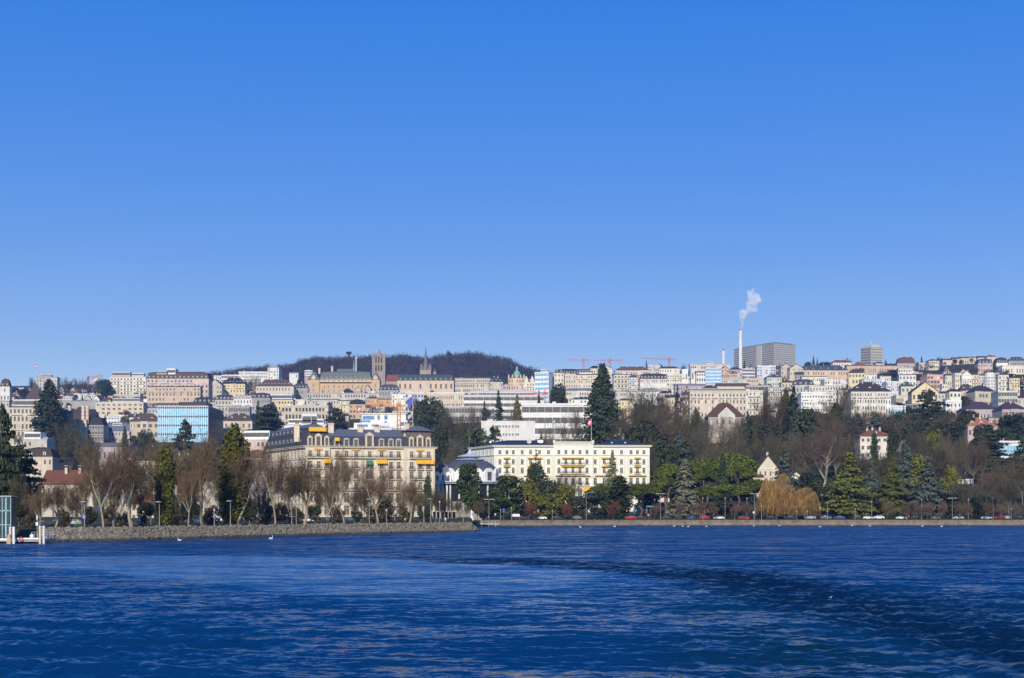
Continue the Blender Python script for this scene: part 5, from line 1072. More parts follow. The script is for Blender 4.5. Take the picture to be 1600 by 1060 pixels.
# ---- stepped white terraces
def terraces():
    d = 1010; s = d/F; zb = gz(590, d) - 1; root = thing('apartment_building', 'white stepped terrace apartments with blue windows above the grand hotel roof', 'building', (PX(590, d), d, zb)); X = lambda p: (p - 590)*s; z = lambda r: PZ(r, d) - zb; Wt = wallm('white')
    for nm, a, b, r0, r1, y in (('lower_storey', 545, 612, 669, 715, 0), ('middle_storey', 552, 607, 660.5, 669, 4), ('upper_storey', 563, 633, 646, 660.5, 8), ('side_storey', 606, 636, 657, 700, 5)):
        mb = MB(); mb.box(X(a), X(b), y, 26, z(r1) + .003, z(r0)); mb.build(nm, Wt, root)
    mb = MB(); mb.box(X(562), X(635), 7.2, 26, z(646) + .003, z(644.6)); mb.build('roof', Wt, root)
    bw = glassm('terrace_blue', (.12,.24,.42), .15)
    for a, b, r0, r1, y in ((565, 583, 649, 655, 8), (588, 592, 648, 655, 8), (599, 604, 648, 655, 8), (562, 577, 656, 659, 8), (557, 574, 663, 667, 4), (580, 590, 663, 666.5, 4), (624, 631, 659, 665, 5), (599, 603, 657, 660, 8), (560, 566, 674, 679, 0), (575, 580, 673, 679, 0), (590, 600, 673, 678, 0)):
        mb = MB(); mb.box(0, (b - a)*s, -.08, .01, 0, (r1 - r0)*s); mb.build('window', bw, root, loc=(X(a), y, z(r1)))
    SHORT.append((545, 636, 645, 690, d, 'white stepped terraces'))
terraces()
# ---- shingled villa with front gable
B(1107, 1163, 652, 705, 'old villa with red brown roof and grey gable among park trees', 'stone', 'hip', 24, 'reddish', 3, 6, cat='villa', name='villa', d=990, yaw=.0, dep=20, chim=2, gw=.3)
t_ = BUILT[-1]; s = 990/F; mb = MB(); g0 = PZ(652, 990) - t_.location.z
mb.box(-6, 6, -.6, 8, g0 - 7, g0 + 1.5, 0)
mb.face([(-6, -.6, g0 + 1.5), (6, -.6, g0 + 1.5), (0, -.6, g0 + 7.2)], 0); mb.face([(-6.6, -1.1, g0 + 1.2), (0, -1.1, g0 + 7.8), (0, 8, g0 + 7.8), (-6.6, 8, g0 + 1.2)][::-1], 1); mb.face([(6.6, -1.1, g0 + 1.2), (0, -1.1, g0 + 7.8), (0, 8, g0 + 7.8), (6.6, 8, g0 + 1.2)], 1)
for x in (-3.5, -1, 1.5): mb.box(x, x + 1.3, -.7, -.59, g0 - 2, g0 + .4, 2)
mb.build('front_gable', [wallm('pale'), roofm('reddish'), M_WIN], t_)
# ---- round fronted block
def round_block():
    d = at_row(1550, 622); s = d/F; r = 9.6*s; zb = gz(1550, d) - 2; root = thing('apartment_building', 'white block with a rounded front and stepped top on the right hillside', 'building', (PX(1550, d), d + r, zb)); z = lambda q: PZ(q, d) - zb
    mb = MB(); mb.cyl(0, 0, 0, z(588), r, n=20); mb.build('wall', wallm('white'), root); mb = MB(); mb.cyl(0, 0, z(588) + .003, z(583), r*.82, n=20); mb.cyl(0, 0, z(583) + .003, z(582), r*.7, n=20); mb.build('attic', wallm('white'), root)
    m = MB()
    for f in range(6):
        for k in range(20):
            a = math.pi + math.pi*(k + .5)/20
            if k % 3 == 2: continue
            m.cyl(r*.97*math.cos(a), r*.97*math.sin(a), z(588) - 2.9 - f*3.6, z(588) - 1.0 - f*3.6, r*.055, n=6)
    m.build('window', glassm('round_glass', (.16,.2,.24), .2), root, kind='stuff'); SHORT.append((1540, 1560, 582, 618, d, 'round fronted block'))
round_block()
# ---- peach palace with green roofs and copper spire
def palais():
    d = 2160; s = d/F; zb = gz(537, d) - 3; root = thing('palace', 'long peach palace with grey green roofs and a copper spire', 'palace', (PX(537, d), d, zb)); X = lambda p: (p - 537)*s; z = lambda r: PZ(r, d) - zb; W_ = plain('palace_peach', (.60,.42,.22), .85, .1, .2); GR = plain('palace_green', (.125,.145,.12), .7, .25, .4)
    mb = MB(); mb.box(X(482), X(592), 0, 30, 0, z(592.5)); mb.build('wall', W_, root)
    for a, b, nm in ((481, 499.5, 'left'), (580.5, 593.5, 'right')):
        mb = MB(); mb.box(X(a), X(b), -3, 20, 0, z(594)); mb.build('pavilion_wall', W_, root); w = X(b) - X(a); roofmesh('pyramid' if w < 22 else 'hip', w, 23, 15*s).build('pavilion_roof', GR, root, loc=((X(a) + X(b))/2, -3, z(594)))
        m = MB(); c = (X(a) + X(b))/2; m.box(c - 3.2, c + 3.2, -3.5, -1, z(594) + .35, z(590)); m.prism([(c - 3, -3.4), (c + 3, -3.4), (c + 3, -1.5), (c - 3, -1.5)], z(590) + .003, z(586.5), 0, [(c - .3, -3.4), (c + .3, -3.4), (c + .3, -1.5), (c - .3, -1.5)]); m.build('front_gable', wallm('sand'), root)
    rf = roofmesh('mansard', X(580) - X(500), 28, 13*s).build('roof', GR, root, loc=((X(500) + X(580))/2, 0, z(592.4)))
    mb = MB(); mb.box(X(525), X(549), 12, 24, z(581), z(575.5)); mb.build('roof_block', GR, root)
    m = MB()
    for k in range(11):
        x = X(503) + (X(578) - X(503))*k/10; m.box(x - 1.2, x + 1.2, .3, 3, z(591.5), z(588.8), 0); m.box(x - .7, x + .7, .22, .31, z(591.2), z(589.2), 1)
    m.build('dormer', [GR, M_BLUE], root, kind='stuff')
    mb = MB(); mb.box(X(481), X(593.5), -3.6, .02, z(597.6), z(596.9)); mb.box(X(500), X(580), -1.2, .02, z(593), z(592.45)); mb.build('cornice', wallm('sand'), root)
    wp = winpair(2.6, 5.0, wallm('sand'), glassm('palace_glass', (.2,.26,.32), .15), t=.4); fw = Wall(root, (X(482), 0), (X(592), 0)); w2 = winpair(1.8, 2.2, wallm('sand'), t=.3)
    for px in (507, 513, 522, 530, 537, 544, 551, 560, 566, 572): fw.win(wp, (px - 482)*s, z(607)); fw.win(w2, (px - 482)*s, z(596.5)); fw.win(w2, (px - 482)*s, z(612))
    for px in (490, 586.5): fw.win(wp, (px - 482)*s, z(605), 3.0); fw.win(wp, (px - 482)*s, z(612.5), 3.0)
    m = MB(); c = X(543.5); m.prism([(c - 9, -2.5), (c + 9, -2.5), (c + 9, 0), (c - 9, 0)], z(613), z(607.5), 0, [(c - 2.5, -2.5), (c + 2.5, -2.5), (c + 2.5, 0), (c - 2.5, 0)]); m.build('entrance_roof', roofm('dark'), root)
    mb = MB(); x = X(551.3); mb.cyl(x, 15, z(582), z(577), 2.3, n=8); mb.cyl(x, 15, z(577) + .003, z(575), 2.6, 1.9, n=8); mb.cyl(x, 15, z(575) + .003, z(559.5), 1.9, .1, n=8); mb.build('spire', roofm('copper'), root)
    for px, t0, r in ((517.3, 572, 1.5), (497.3, 575, 1.4)): mb = MB(); mb.box(X(px) - r, X(px) + r, 12, 15, z(583), z(t0)); mb.box(X(px) - r - .4, X(px) + r + .4, 11.6, 15.4, z(t0) + .003, z(t0) + .8); mb.build('chimney', wallm('sand'), root)
    SHORT.append((481, 593, 575, 613, d, 'peach palace'))
    # slim pale tower standing behind it
    r2 = thing('slim_tower', 'slim pale tower with a round head behind the copper spire', 'tower', (PX(556.5, 2300), 2300, gz(556, 2300) - 1)); zz = lambda q: PZ(q, 2300) - r2.location.z; mb = MB(); mb.cyl(0, 0, 0, zz(562), 1.5, 1.1, n=8); mb.build('shaft', wallm('pale'), r2); mb = MB(); mb.cyl(0, 0, zz(562) + .003, zz(558), 1.9, 2.1, n=8); mb.build('head', wallm('pale'), r2)
palais()
# ---- cathedral: bell tower, red nave, crossing spire
def cathedral():
    d = 2330; s = d/F; zb = gz(620, d) - 8; root = thing('cathedral', 'stone cathedral with square bell tower, red nave roof and slender crossing spire', 'cathedral', (PX(592.5, d), d, zb)); X = lambda p: (p - 592.5)*s; z = lambda r: PZ(r, d) - zb
    ST = plain('cathedral_stone', (.36,.30,.23), .9, .18, .3); PK = plain('cathedral_spire', (.36,.22,.18), .9, .15, .4); DK = plain('belfry_shadow', (.05,.045,.045), .9)
    w = 9.3*s; y0 = -8; bt = MB(); bt.box(-w, w, y0, y0 + 2*w, 0, z(569.5)); bt.box(-w - .5, w + .5, y0 - .5, y0 + 2*w + .5, z(570.2), z(569)); bt.box(-w*.93, w*.93, y0 + .7, y0 + 2*w - .7, z(569) + .003, z(558)); bt.box(-w - .3, w + .3, y0 - .3, y0 + 2*w + .3, z(558) + .003, z(557)); tw = bt.build('bell_tower', ST, root)
    for sx in (-1, 1):
        for yy in (y0, y0 + 2*w):
            m = MB(); m.cyl(sx*w*.95, yy, 0, z(557.5), 1.7, n=8); m.cyl(sx*w*.95, yy, z(557.5) + .003, z(554.5), 2.0, n=8); m.cyl(sx*w*.95, yy, z(554.5) + .003, z(551), 1.8, .1, n=8); m.build('turret', ST, root)
    op = MB(); op.box(-1.15, 1.15, -.35, .01, 0, 8.6); op.prism([(-1.15, -.35), (1.15, -.35), (1.15, .01), (-1.15, .01)], 8.603, 10.6, 0, [(-.1, -.35), (.1, -.35), (.1, .01), (-.1, .01)]); op = op.mesh('belfry_opening', DK)
    f1 = Wall(root, (-w, y0), (w, y0)); f2 = Wall(root, (-w, y0 + 2*w), (-w, y0)); f3 = Wall(root, (w, y0), (w, y0 + 2*w))
    for f in (f1, f2, f3):
        for t in (.27, .5, .73): f.put(op, 'belfry_opening', f.L*t, z(568), -.5); f.put(op, 'belfry_opening', f.L*t, z(581), .1)
        for t in (.16, .385, .615, .84): f.bar('buttress', f.L*t - .5, f.L*t + .5, 0, z(570.5), -.01, .7, ST)
    m = MB(); m.cyl(0, y0 + w, z(557) + .003, z(553), 5.2, 4.6, n=8); m.cyl(0, y0 + w, z(553) + .003, z(544.5), 3.6, .15, n=8); m.build('spire', PK, root)
    m = MB(); m.box(w + .5, X(663), y0 + 4, y0 + 18, 0, z(596)); m.box(w + .5, X(661), y0 - 2, y0 + 24, 0, z(601)); nv = m.build('nave_wall', ST, root)
    m = MB(); ym = y0 + 11
    for a, b in ((w + .3, X(660)),):
        m.face([(a, y0 + 3, z(596)), (b, y0 + 3, z(596)), (b, ym, z(585.5)), (a, ym, z(585.5))]); m.face([(b, y0 + 19, z(596)), (a, y0 + 19, z(596)), (a, ym, z(585.5)), (b, ym, z(585.5))]); m.face([(a, y0 + 3, z(596)), (a, ym, z(585.5)), (a, y0 + 19, z(596))])
    m.build('nave_roof', roofm('red'), root)
    c = X(665); m = MB(); m.box(c - 9, c + 9, y0 + 2, y0 + 20, 0, z(579)); m.build('crossing_tower', ST, root)
    m = MB(); m.cyl(c, ym, z(579) + .003, z(574), 6, 5, n=8); m.cyl(c, ym, z(574) + .003, z(541), 4.0, .12, n=8); m.build('crossing_spire', plain('lead_spire', (.17,.155,.14), .8, .2, .5), root)
    for k in range(8):
        a = 2*math.pi*k/8; q = MB(); q.cyl(c + 8.3*math.cos(a), ym + 8.3*math.sin(a), z(584), z(573), .8, .7, n=5); q.cyl(c + 8.3*math.cos(a), ym + 8.3*math.sin(a), z(573) + .003, z(567.5), .8, .05, n=5); q.build('pinnacle', ST, root)
    q = MB(); c2 = X(679.3); q.cyl(c2, ym, 0, z(582), 3, n=8); q.cyl(c2, ym, z(582) + .003, z(576), 3.2, .1, n=8, m=1); q.build('stair_turret', [ST, roofm('orange')], root)
    SHORT.append((581, 680, 541, 600, d, 'cathedral'))
cathedral()
B(621, 709, 595, 632, 'peach mansion with dark green mansard and nine white dormers', 'peach', 'mansard', 11, 'green', 2, 11, d=2120, dorm=11, dep=24, cat='palace', name='palace', gw=.35)
# ---- green domed corner house
B(794, 819, 591, 632, 'peach corner house under a green copper dome', 'peach', 'mansard', 5, 'slate', 4, 6, d=1900, gw=.35)
t_ = BUILT[-1]; s = 1900/F; z = lambda r: PZ(r, 1900) - t_.location.z; mb = MB(); mb.lathe([(4.6, z(587)), (4.7, z(584)), (3.8, z(581)), (1.6, z(579)), (1.5, z(576)), (1.9, z(576)), (.2, z(571.5))], .5, 5, 14); mb.build('dome', roofm('copper'), t_, smooth=True)
mb = MB(); mb.cyl(.5, 5, z(592), z(587), 5.0, n=14); mb.build('drum', wallm('sand'), t_)
for x in (-10, 10.4, -5, 6): mb = MB(); mb.box(x - .9, x + .9, -.3, 1.5, z(592), z(588)); mb.cyl(x, .6, z(588) + .003, z(584.5), 1.2, .1, n=4, ph=.785); mb.build('turret', wallm('sand'), t_)
B(818, 836, 597, 632, 'cream house with twin pointed gables beside the green dome', 'ivory', 'mansard', 3, 'slate', 4, 4, d=1890)
t_ = BUILT[-1]
for x in (-4, 4): mb = MB(); z0 = PZ(597, 1890) - t_.location.z; mb.box(x - 2.6, x + 2.6, -.4, 2, z0 - 3, z0 + 2.5); mb.prism([(x - 2.6, -.4), (x + 2.6, -.4), (x + 2.6, 2), (x - 2.6, 2)], z0 + 2.503, z0 + 8, 0, [(x - .2, -.4), (x + .2, -.4), (x + .2, 2), (x - .2, 2)]); mb.build('gable', wallm('ivory'), t_)
# ---- shaded turreted hotel with white roof letters, left
def turret_hotel():
    d = at_row(130, 704); s = d/F; zb = gz(130, d) - 1.5; root = thing('turreted_hotel', 'turreted hotel with striped chimney towers and dark slate roofs beside the giant conifer', 'hotel', (PX(122, d), d, zb)); X = lambda p: (p - 122)*s; z = lambda r: PZ(r, d) - zb
    mb = MB(); mb.box(X(106), X(136), 2, 20, 0, z(656)); mb.build('wall', wallm('stone'), root)
    roofmesh('hip', X(135) - X(107), 16, 21*s).build('roof', roofm('brown'), root, loc=((X(135) + X(107))/2, 2, z(655.8)))
    for p in (107.5, 129, 135.5):
        m = MB()
        for k in range(10): zz0, zz1 = z(662) + (z(634) - z(662))*k/10, z(662) + (z(634) - z(662))*(k + 1)/10; m.box(X(p) - 1.2 - .08*(k % 2), X(p) + 1.2 + .08*(k % 2), 1 - .08*(k % 2), 3.4, zz0 + .003, zz1, k % 2)
        m.build('chimney_tower', [wallm('redpink'), wallm('sand')], root)
    m = MB()
    for k in range(3): c = X(113 + k*7); m.box(c - 1, c + 1, 1.85, 2.01, z(662), z(657.5), 0); m.box(c - 1.6, c + 1.6, 1.4, 2.01, z(664) - .5, z(663), 1)
    m.build('window', [M_WIN, wallm('pale')], root, kind='stuff')
    mb = MB(); mb.box(X(125), X(136), -2, 8, 0, z(657)); mb.box(X(124.4), X(136.6), -2.4, 8.4, z(657) + .003, z(655.8)); mb.build('stair_tower', wallm('sand'), root)
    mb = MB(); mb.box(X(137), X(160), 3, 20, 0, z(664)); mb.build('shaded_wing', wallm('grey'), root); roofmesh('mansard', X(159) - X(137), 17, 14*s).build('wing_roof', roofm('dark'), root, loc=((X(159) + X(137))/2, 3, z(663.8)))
    m = MB()
    for f in range(4):
        for k in range(5): c = X(139.5 + k*4.5); m.box(c - .9, c + .9, 2.9, 3.01, z(670 + f*8.5), z(666 + f*8.5), 0); m.box(c - 1.4, c + 1.4, 2.2, 3.01, z(671.3 + f*8.5), z(670.4 + f*8.5), 1)
    m.build('balcony_window', [M_WIN, wallm('pale')], root, kind='stuff')
    mb = MB(); c = X(144); mb.cyl(c, 8, z(655), z(648), 3.4, n=8); mb.cyl(c, 8, z(648) + .003, z(638), 3.8, .2, n=8); mb.build('turret', roofm('dark'), root)
    r2 = thing('hotel_annexe', 'dark teal hotel annexe with white letters on its roof edge', 'building', (PX(97, d - 25), d - 25, zb)); s2 = (d - 25)/F; z2 = lambda r: PZ(r, d - 25) - zb
    mb = MB(); mb.box(-9*s2, 9*s2, 0, 14, 0, z2(641)); mb.build('wall', wallm('teal'), r2)
    m = MB()
    for f in range(4):
        for k in range(6): c = (-7.5 + 3*k)*s2; m.box(c - .55, c + .55, -.08, .01, z2(650 + f*9), z2(645 + f*9))
    m.build('window', M_WIN, r2, kind='stuff')
    fc = bpy.data.curves.new('roof_lettering', 'FONT'); fc.body = 'ROYAL'; fc.size = 7.2*s2; fc.extrude = .12; fc.materials.append(M_WHITE); fo = bpy.data.objects.new('roof_lettering', fc); COL.objects.link(fo); lm = bpy.data.meshes.new_from_object(fo.evaluated_get(bpy.context.evaluated_depsgraph_get())); bpy.data.objects.remove(fo); lm.name = 'roof_lettering'; fo = link('roof_lettering', lm, r2); fo.rotation_euler = (math.pi/2, 0, 0); fo.location = (-11.5*s2, -.4, z2(640.6))
    mb = MB()
    for k in range(7): x = (-11 + k*3.2)*s2; mb.box(x - .06, x + .06, -.1, .1, z2(641), z2(636))
    mb.build('sign_frame', M_IRON, r2); SHORT.append((88, 160, 634, 700, d, 'turreted hotel'))
turret_hotel()
# ---- chimneys of the heating plant, smoke
def chimney(px, rad, top, base, d, label):
    zb = gz(px, d) - 2; r = thing('factory_chimney', label, 'chimney', (PX(px, d), d, zb)); h = PZ(top, d) - zb; m = MB(); m.cyl(0, 0, 0, h, rad*1.12, rad, n=16); m.build('shaft', wallm('white'), r, smooth=False); m = MB(); m.cyl(0, 0, h + .003, h + 1.6, rad*.92, rad*.92, n=16); m.build('rim', colm('soot', (.05, .05, .06)), r)
chimney(1157, 3.2, 516.5, 550, 2700, 'tall white chimney trailing smoke beside the hospital')
chimney(1130.4, 2.3, 548, 566, 2600, 'shorter white chimney with dark rim left of the smoking chimney')
def smoke():
    d = 2700; s = d/F; m = bpy.data.materials.new('smoke'); m.use_nodes = True; t = m.node_tree; t.nodes.remove(t.nodes['Principled BSDF']); v = nd(t, 'ShaderNodeVolumePrincipled'); v.inputs['Color'].default_value = (.94, .94, .95, 1); v.inputs['Density Attribute'].default_value = ''; v.inputs['Anisotropy'].default_value = -.35
    tc = nd(t, 'ShaderNodeTexCoord'); n = nd(t, 'ShaderNodeTexNoise', Scale=.085, Detail=7.0, Roughness=.72); t.links.new(tc.outputs['Object'], n.inputs['Vector']); r = nd(t, 'ShaderNodeMapRange'); r.inputs['From Min'].default_value = .43; r.inputs['From Max'].default_value = .70; r.inputs['To Max'].default_value = .22
    t.links.new(n.outputs['Fac'], r.inputs['Value']); t.links.new(r.outputs[0], v.inputs['Density']); t.links.new(v.outputs[0], t.nodes['Material Output'].inputs['Volume'])
    bm = bmesh.new(); g = random.Random(3)
    pts = [(1157.4, 516, 2.4), (1158, 513, 2.6), (1158.5, 509, 3.4), (1159, 504, 4.4), (1159.5, 499, 5.2), (1160, 494, 6), (1160, 490, 6.4), (1164, 488.5, 5), (1168, 487, 4.6), (1171, 483, 6), (1175, 481, 8), (1180, 483, 6), (1173, 477, 8), (1176, 472, 8.5), (1181, 467, 8), (1185, 470, 5), (1175, 464, 7.5), (1173, 458, 6), (1177, 455, 4.5), (1183, 462, 5)]
    for px, py, r_ in pts: bmesh.ops.create_icosphere(bm, subdivisions=2, radius=r_*s, matrix=Matrix.Translation((PX(px, d), d + g.uniform(-5, 5), PZ(py, d))))
    me = bpy.data.meshes.new('smoke'); bm.to_mesh(me); bm.free(); me.materials.append(m); o = link('smoke', me); rm = o.modifiers.new('merge', 'REMESH'); rm.mode = 'VOXEL'; rm.voxel_size = 1.6
    dg = bpy.context.evaluated_depsgraph_get(); me2 = bpy.data.meshes.new_from_object(o.evaluated_get(dg)); o.modifiers.clear(); o.data = me2; me2.name = 'smoke'; me2.materials.clear(); me2.materials.append(m); o['kind'] = 'stuff'; o['label'] = 'pale smoke rising from the tall white chimney'
smoke()
# ---- cranes
def crane(px, top, base_row, d, jl, jr, label, col=(.55, .06, .05), tilt=0.0, mast_w=2.0, lower=None):
    """tower crane: lattice mast, jib reaching jl pixels left and jr right"""
    s = d/F; zb = gz(px, d) - 1; r = thing('tower_crane', label, 'crane', (PX(px, d), d, zb)); h = PZ(top, d) - zb; M = colm('crane_%d%d' % (col[0]*100, col[1]*100), col, .5, var=.05); w = mast_w/2
    m = MB()
    for sx in (-w, w):
        for sy in (-w, w): m.box(sx - .22, sx + .22, sy - .22, sy + .22, 0, h)
    n = max(6, int(h/3.5))
    for k in range(n):
        z0, z1 = h*k/n, h*(k + 1)/n
        for sy in (-w, w): m.tube((-w, sy, z0), (w, sy, z1), .14, .14, 4); m.tube((w, sy, z0), (-w, sy, z1), .14, .14, 4)
    m.build('mast', M, r); L, Rr = jl*s, jr*s
    for nm, x0, x1, hh in (('jib', 0, -L, 1.6), ('counter_jib', 0, Rr, 1.4)):
        m = MB(); k = max(4, int(abs(x1)/4)); z0 = h - 3; tz = tilt*abs(x1)*(1 if nm == 'jib' else -1)
        P = lambda t, y, dz: (x1*t, y, z0 + tz*t + dz)
        for y in (-.7, .7): m.tube(P(0, y, 0), P(1, y, 0), .26, .22, 4)
        m.tube(P(0, 0, hh), P(1, 0, hh*.7), .26, .2, 4)
        for i in range(k): m.tube(P(i/k, -.7, 0), P((i + .5)/k, 0, hh), .14, .14, 3); m.tube(P((i + .5)/k, 0, hh), P((i + 1)/k, .7, 0), .14, .14, 3)
        m.build(nm, M, r)
    m = MB(); m.box(Rr*.72, Rr*.98, -1.1, 1.1, h - 5.8 - tilt*Rr*.8, h - 3.1 - tilt*Rr*.8); m.build('counterweight', colm('crane_ballast', (.45, .35, .2)), r)
    m = MB(); m.box(-2.4, -w - .25, -1.8, -.2, h - 6, h - 3.4); m.build('cab', M_WIN, r)
    if top - 3 > 0: m = MB(); m.tube((0, 0, h - 3), (0, 0, h + 3.5), .5, .2, 4); m.tube((0, 0, h + 3.4), (-L*.62, 0, h - 1.4 + tilt*L*.62), .09, .09, 3); m.tube((0, 0, h + 3.4), (Rr*.9, 0, h - 2.4 - tilt*Rr*.9), .09, .09, 3); m.build('apex_stay', M, r)
    return r
crane(138, 588, 620, 2500, 1.5, 22, 'small red crane with its jib rising to the right over the left wood', tilt=-.16)
crane(912, 560.5, 590, 2450, 27, 10, 'red crane with bent mast and long faint jib left of the sequoia')
crane(953, 561, 590, 2380, 25, 20, 'red crane with tall apex just behind the sequoia top')
crane(1046, 559.5, 592, 2300, 44, 12, 'tall red and orange crane over the brown roofed houses', tilt=.05)
crane(623, 629, 672, 985, 46, 6, 'orange lattice crane in front of the white stepped terraces', (.62, .24, .02), mast_w=2.2, tilt=.10)
crane(851, 612, 640, 1500, 34, 5, 'low bright red crane jib in front of the blue striped tower', (.60, .02, .03))
# ---- look-out tower and radio gear on the hill made below
fillers()
# ------------------------------------------------------------------ wooded hill behind the cathedral
HP = [300, 330, 370, 400, 450, 480, 500, 545, 580, 640, 690, 720, 740, 770, 800, 815, 835, 870]; HR = [610, 600, 593, 589, 584, 577, 573, 571, 571, 571, 570, 567, 566, 570, 577, 586, 594, 610]
HN = [(NR.uniform(.02, .12), NR.uniform(0, 6.28)) for _ in range(9)]
def hill_z(px, d):
    crest = PZ(float(np.interp(px, HP, HR)) + .75*sum(math.sin(px*a + b) for a, b in HN), 3050); g0 = gz(px, 2620) - 4; t = (d - 2620)/430; return g0 + (crest - g0)*(math.sin(min(t, 1)*math.pi/2)**.9 if t < 1 else 1 - (t - 1)*.5)
P = np.array([[(PX(px, d), d, hill_z(px, d)) for px in np.linspace(296, 874, 70)] for d in np.linspace(2620, 3250, 26)])
HM = plain('hill_ground', (.045,.04,.028), .95, .3, .03); o = link('wooded_hill', gridmesh('wooded_hill', P, HM)); o['kind'] = 'structure'
def far_forest():
    g = np.random.default_rng(8); V = [[], []]
    for k in range(5200):
        px = g.uniform(306, 862); d = 2640 + 480*g.random()**.8; z = hill_z(px, d); h = g.choice([9, 11, 13, 16, 19])*g.uniform(.85, 1.15); w = h*g.uniform(.3, .5); ev = g.random() < .12; n = 30
        u = g.normal(size=(n, 3)); u /= np.linalg.norm(u, axis=1, keepdims=True); s_ = g.uniform(.4, 1, (n, 1)); c = np.array([PX(px, d), d, z + h*.58])
        Q = c + u*s_*np.array([w, w, h*.45]); V[int(ev)].append(quads(Q, u + g.normal(0, .5, (n, 3)) + np.array([0, 0, .3]), 1.6 if not ev else 2.0, .7 if not ev else 1, g))
    for i, (nm, c) in enumerate((('far_forest', (.080,.060,.048)), ('far_conifers', (.025,.035,.022)))):
        o = link(nm, npmesh(nm, np.concatenate(V[i]), leafm(nm, c, .3, .9, 0))); o['kind'] = 'stuff'
far_forest()
r = thing('lookout_tower', 'wooden look-out tower with wide flat top on the hill crest', 'tower', (PX(545, 3060), 3060, hill_z(545, 3060))); z = lambda q: PZ(q, 3060) - r.location.z
m = MB(); m.cyl(0, 0, 0, z(553.5), 3.0, 2.4, n=8); m.build('shaft', roofm('brown'), r); m = MB(); m.cyl(0, 0, z(553.5) + .003, z(551.5), 5, 6.2, n=12); m.cyl(0, 0, z(551.5) + .003, z(550), 6.4, 5.6, n=12); m.build('platform', roofm('dkbrown'), r)
B(452, 466, 584, 592, 'small white farmhouse on the flank of the wooded hill', 'white', 'gablex', 2, 'pale', 1, 3, cat='house', name='house', d=2620)
B(476, 488, 580, 590, 'white clinic block in front of the wooded hill', 'white', 'flat', 1, 'white', 3, 5, win='b', d=2560)
# ------------------------------------------------------------------ shore: boulders, quay wall, pier
def boulder(g, r):
    bm = bmesh.new(); bmesh.ops.create_icosphere(bm, subdivisions=1, radius=r)
    for v in bm.verts: v.co = Vector((v.co.x*g.uniform(.75, 1.25), v.co.y*g.uniform(.75, 1.25), v.co.z*g.uniform(.55, .95)))
    me = bpy.data.meshes.new('boulder'); bm.to_mesh(me); bm.free(); return me
STM = plain('riprap_stone', (.20,.175,.125), .9, .45, 1.4, obj_var=.4); STD = plain('riprap_stuff', (.19,.165,.115), .9, .7, 1.3); wet(STM); wet(STD)
def riprap():
    g = random.Random(21); base = [boulder(g, 1.0) for _ in range(8)]
    for b in base: b.materials.append(STM)
    emb = thing('stone_embankment', 'sloping embankment of loose grey boulders along the left shore', 'embankment', (PX(400, 325), 325, 0)); rl = emb.location
    V = [np.array([v.co for v in b.vertices]) for b in base]; Fc = [np.array([p.vertices for p in b.polygons]) for b in base]
    vs, fs, off, cnt = [], [], 0, 0
    pxs = np.concatenate([np.linspace(64, 737, 760)])
    for i, px in enumerate(pxs):
        for k in range(5):
            p = px + g.uniform(-.6, .6); t = (k + g.uniform(.1, .9))/5*1.12 - .06; sh = shore(min(p, 736)); d = sh + 4.6*t - .3; z = -.35 + 2.75*t; r = g.uniform(.32, .72)*(1.15 if t < .3 else .9); x = PX(p, d); j = g.randrange(8)
            if px < 190 and cnt < 290 and r > .40:
                o = bpy.data.objects.new('boulder', base[j]); COL.objects.link(o); o.parent = emb; o.location = (x - rl.x, d - rl.y, z); o.rotation_euler = (g.uniform(0, 6), g.uniform(0, 6), g.uniform(0, 6)); o.scale = (r, r, r); cnt += 1
            else:
                a = g.uniform(0, 6.28); c, s_ = math.cos(a), math.sin(a); Q = V[j]*r; Q = np.stack([Q[:, 0]*c - Q[:, 1]*s_, Q[:, 0]*s_ + Q[:, 1]*c, Q[:, 2]], 1) + np.array([x - rl.x, d - rl.y, z]); vs.append(Q); fs.append(Fc[j] + off); off += len(Q)
    # rounded head of the mole
    for k in range(260):
        a = g.uniform(-1.6, 1.7); q = g.uniform(0, 3.2); x = PX(729, 404) + math.cos(a)*q*1.0; d = 406.5 + g.uniform(-2, 26); z = -.3 + 2.4*(1 - q/3.2); r = g.uniform(.35, .75); j = g.randrange(8); Q = V[j]*r + np.array([x - rl.x, d - rl.y, z]); vs.append(Q); fs.append(Fc[j] + off); off += len(Q)
    me = bpy.data.meshes.new('boulder_mass'); me.from_pydata(np.concatenate(vs).tolist(), [], np.concatenate(fs).tolist()); me.materials.append(STD); link('boulder_mass', me, emb, kind='stuff')
riprap()
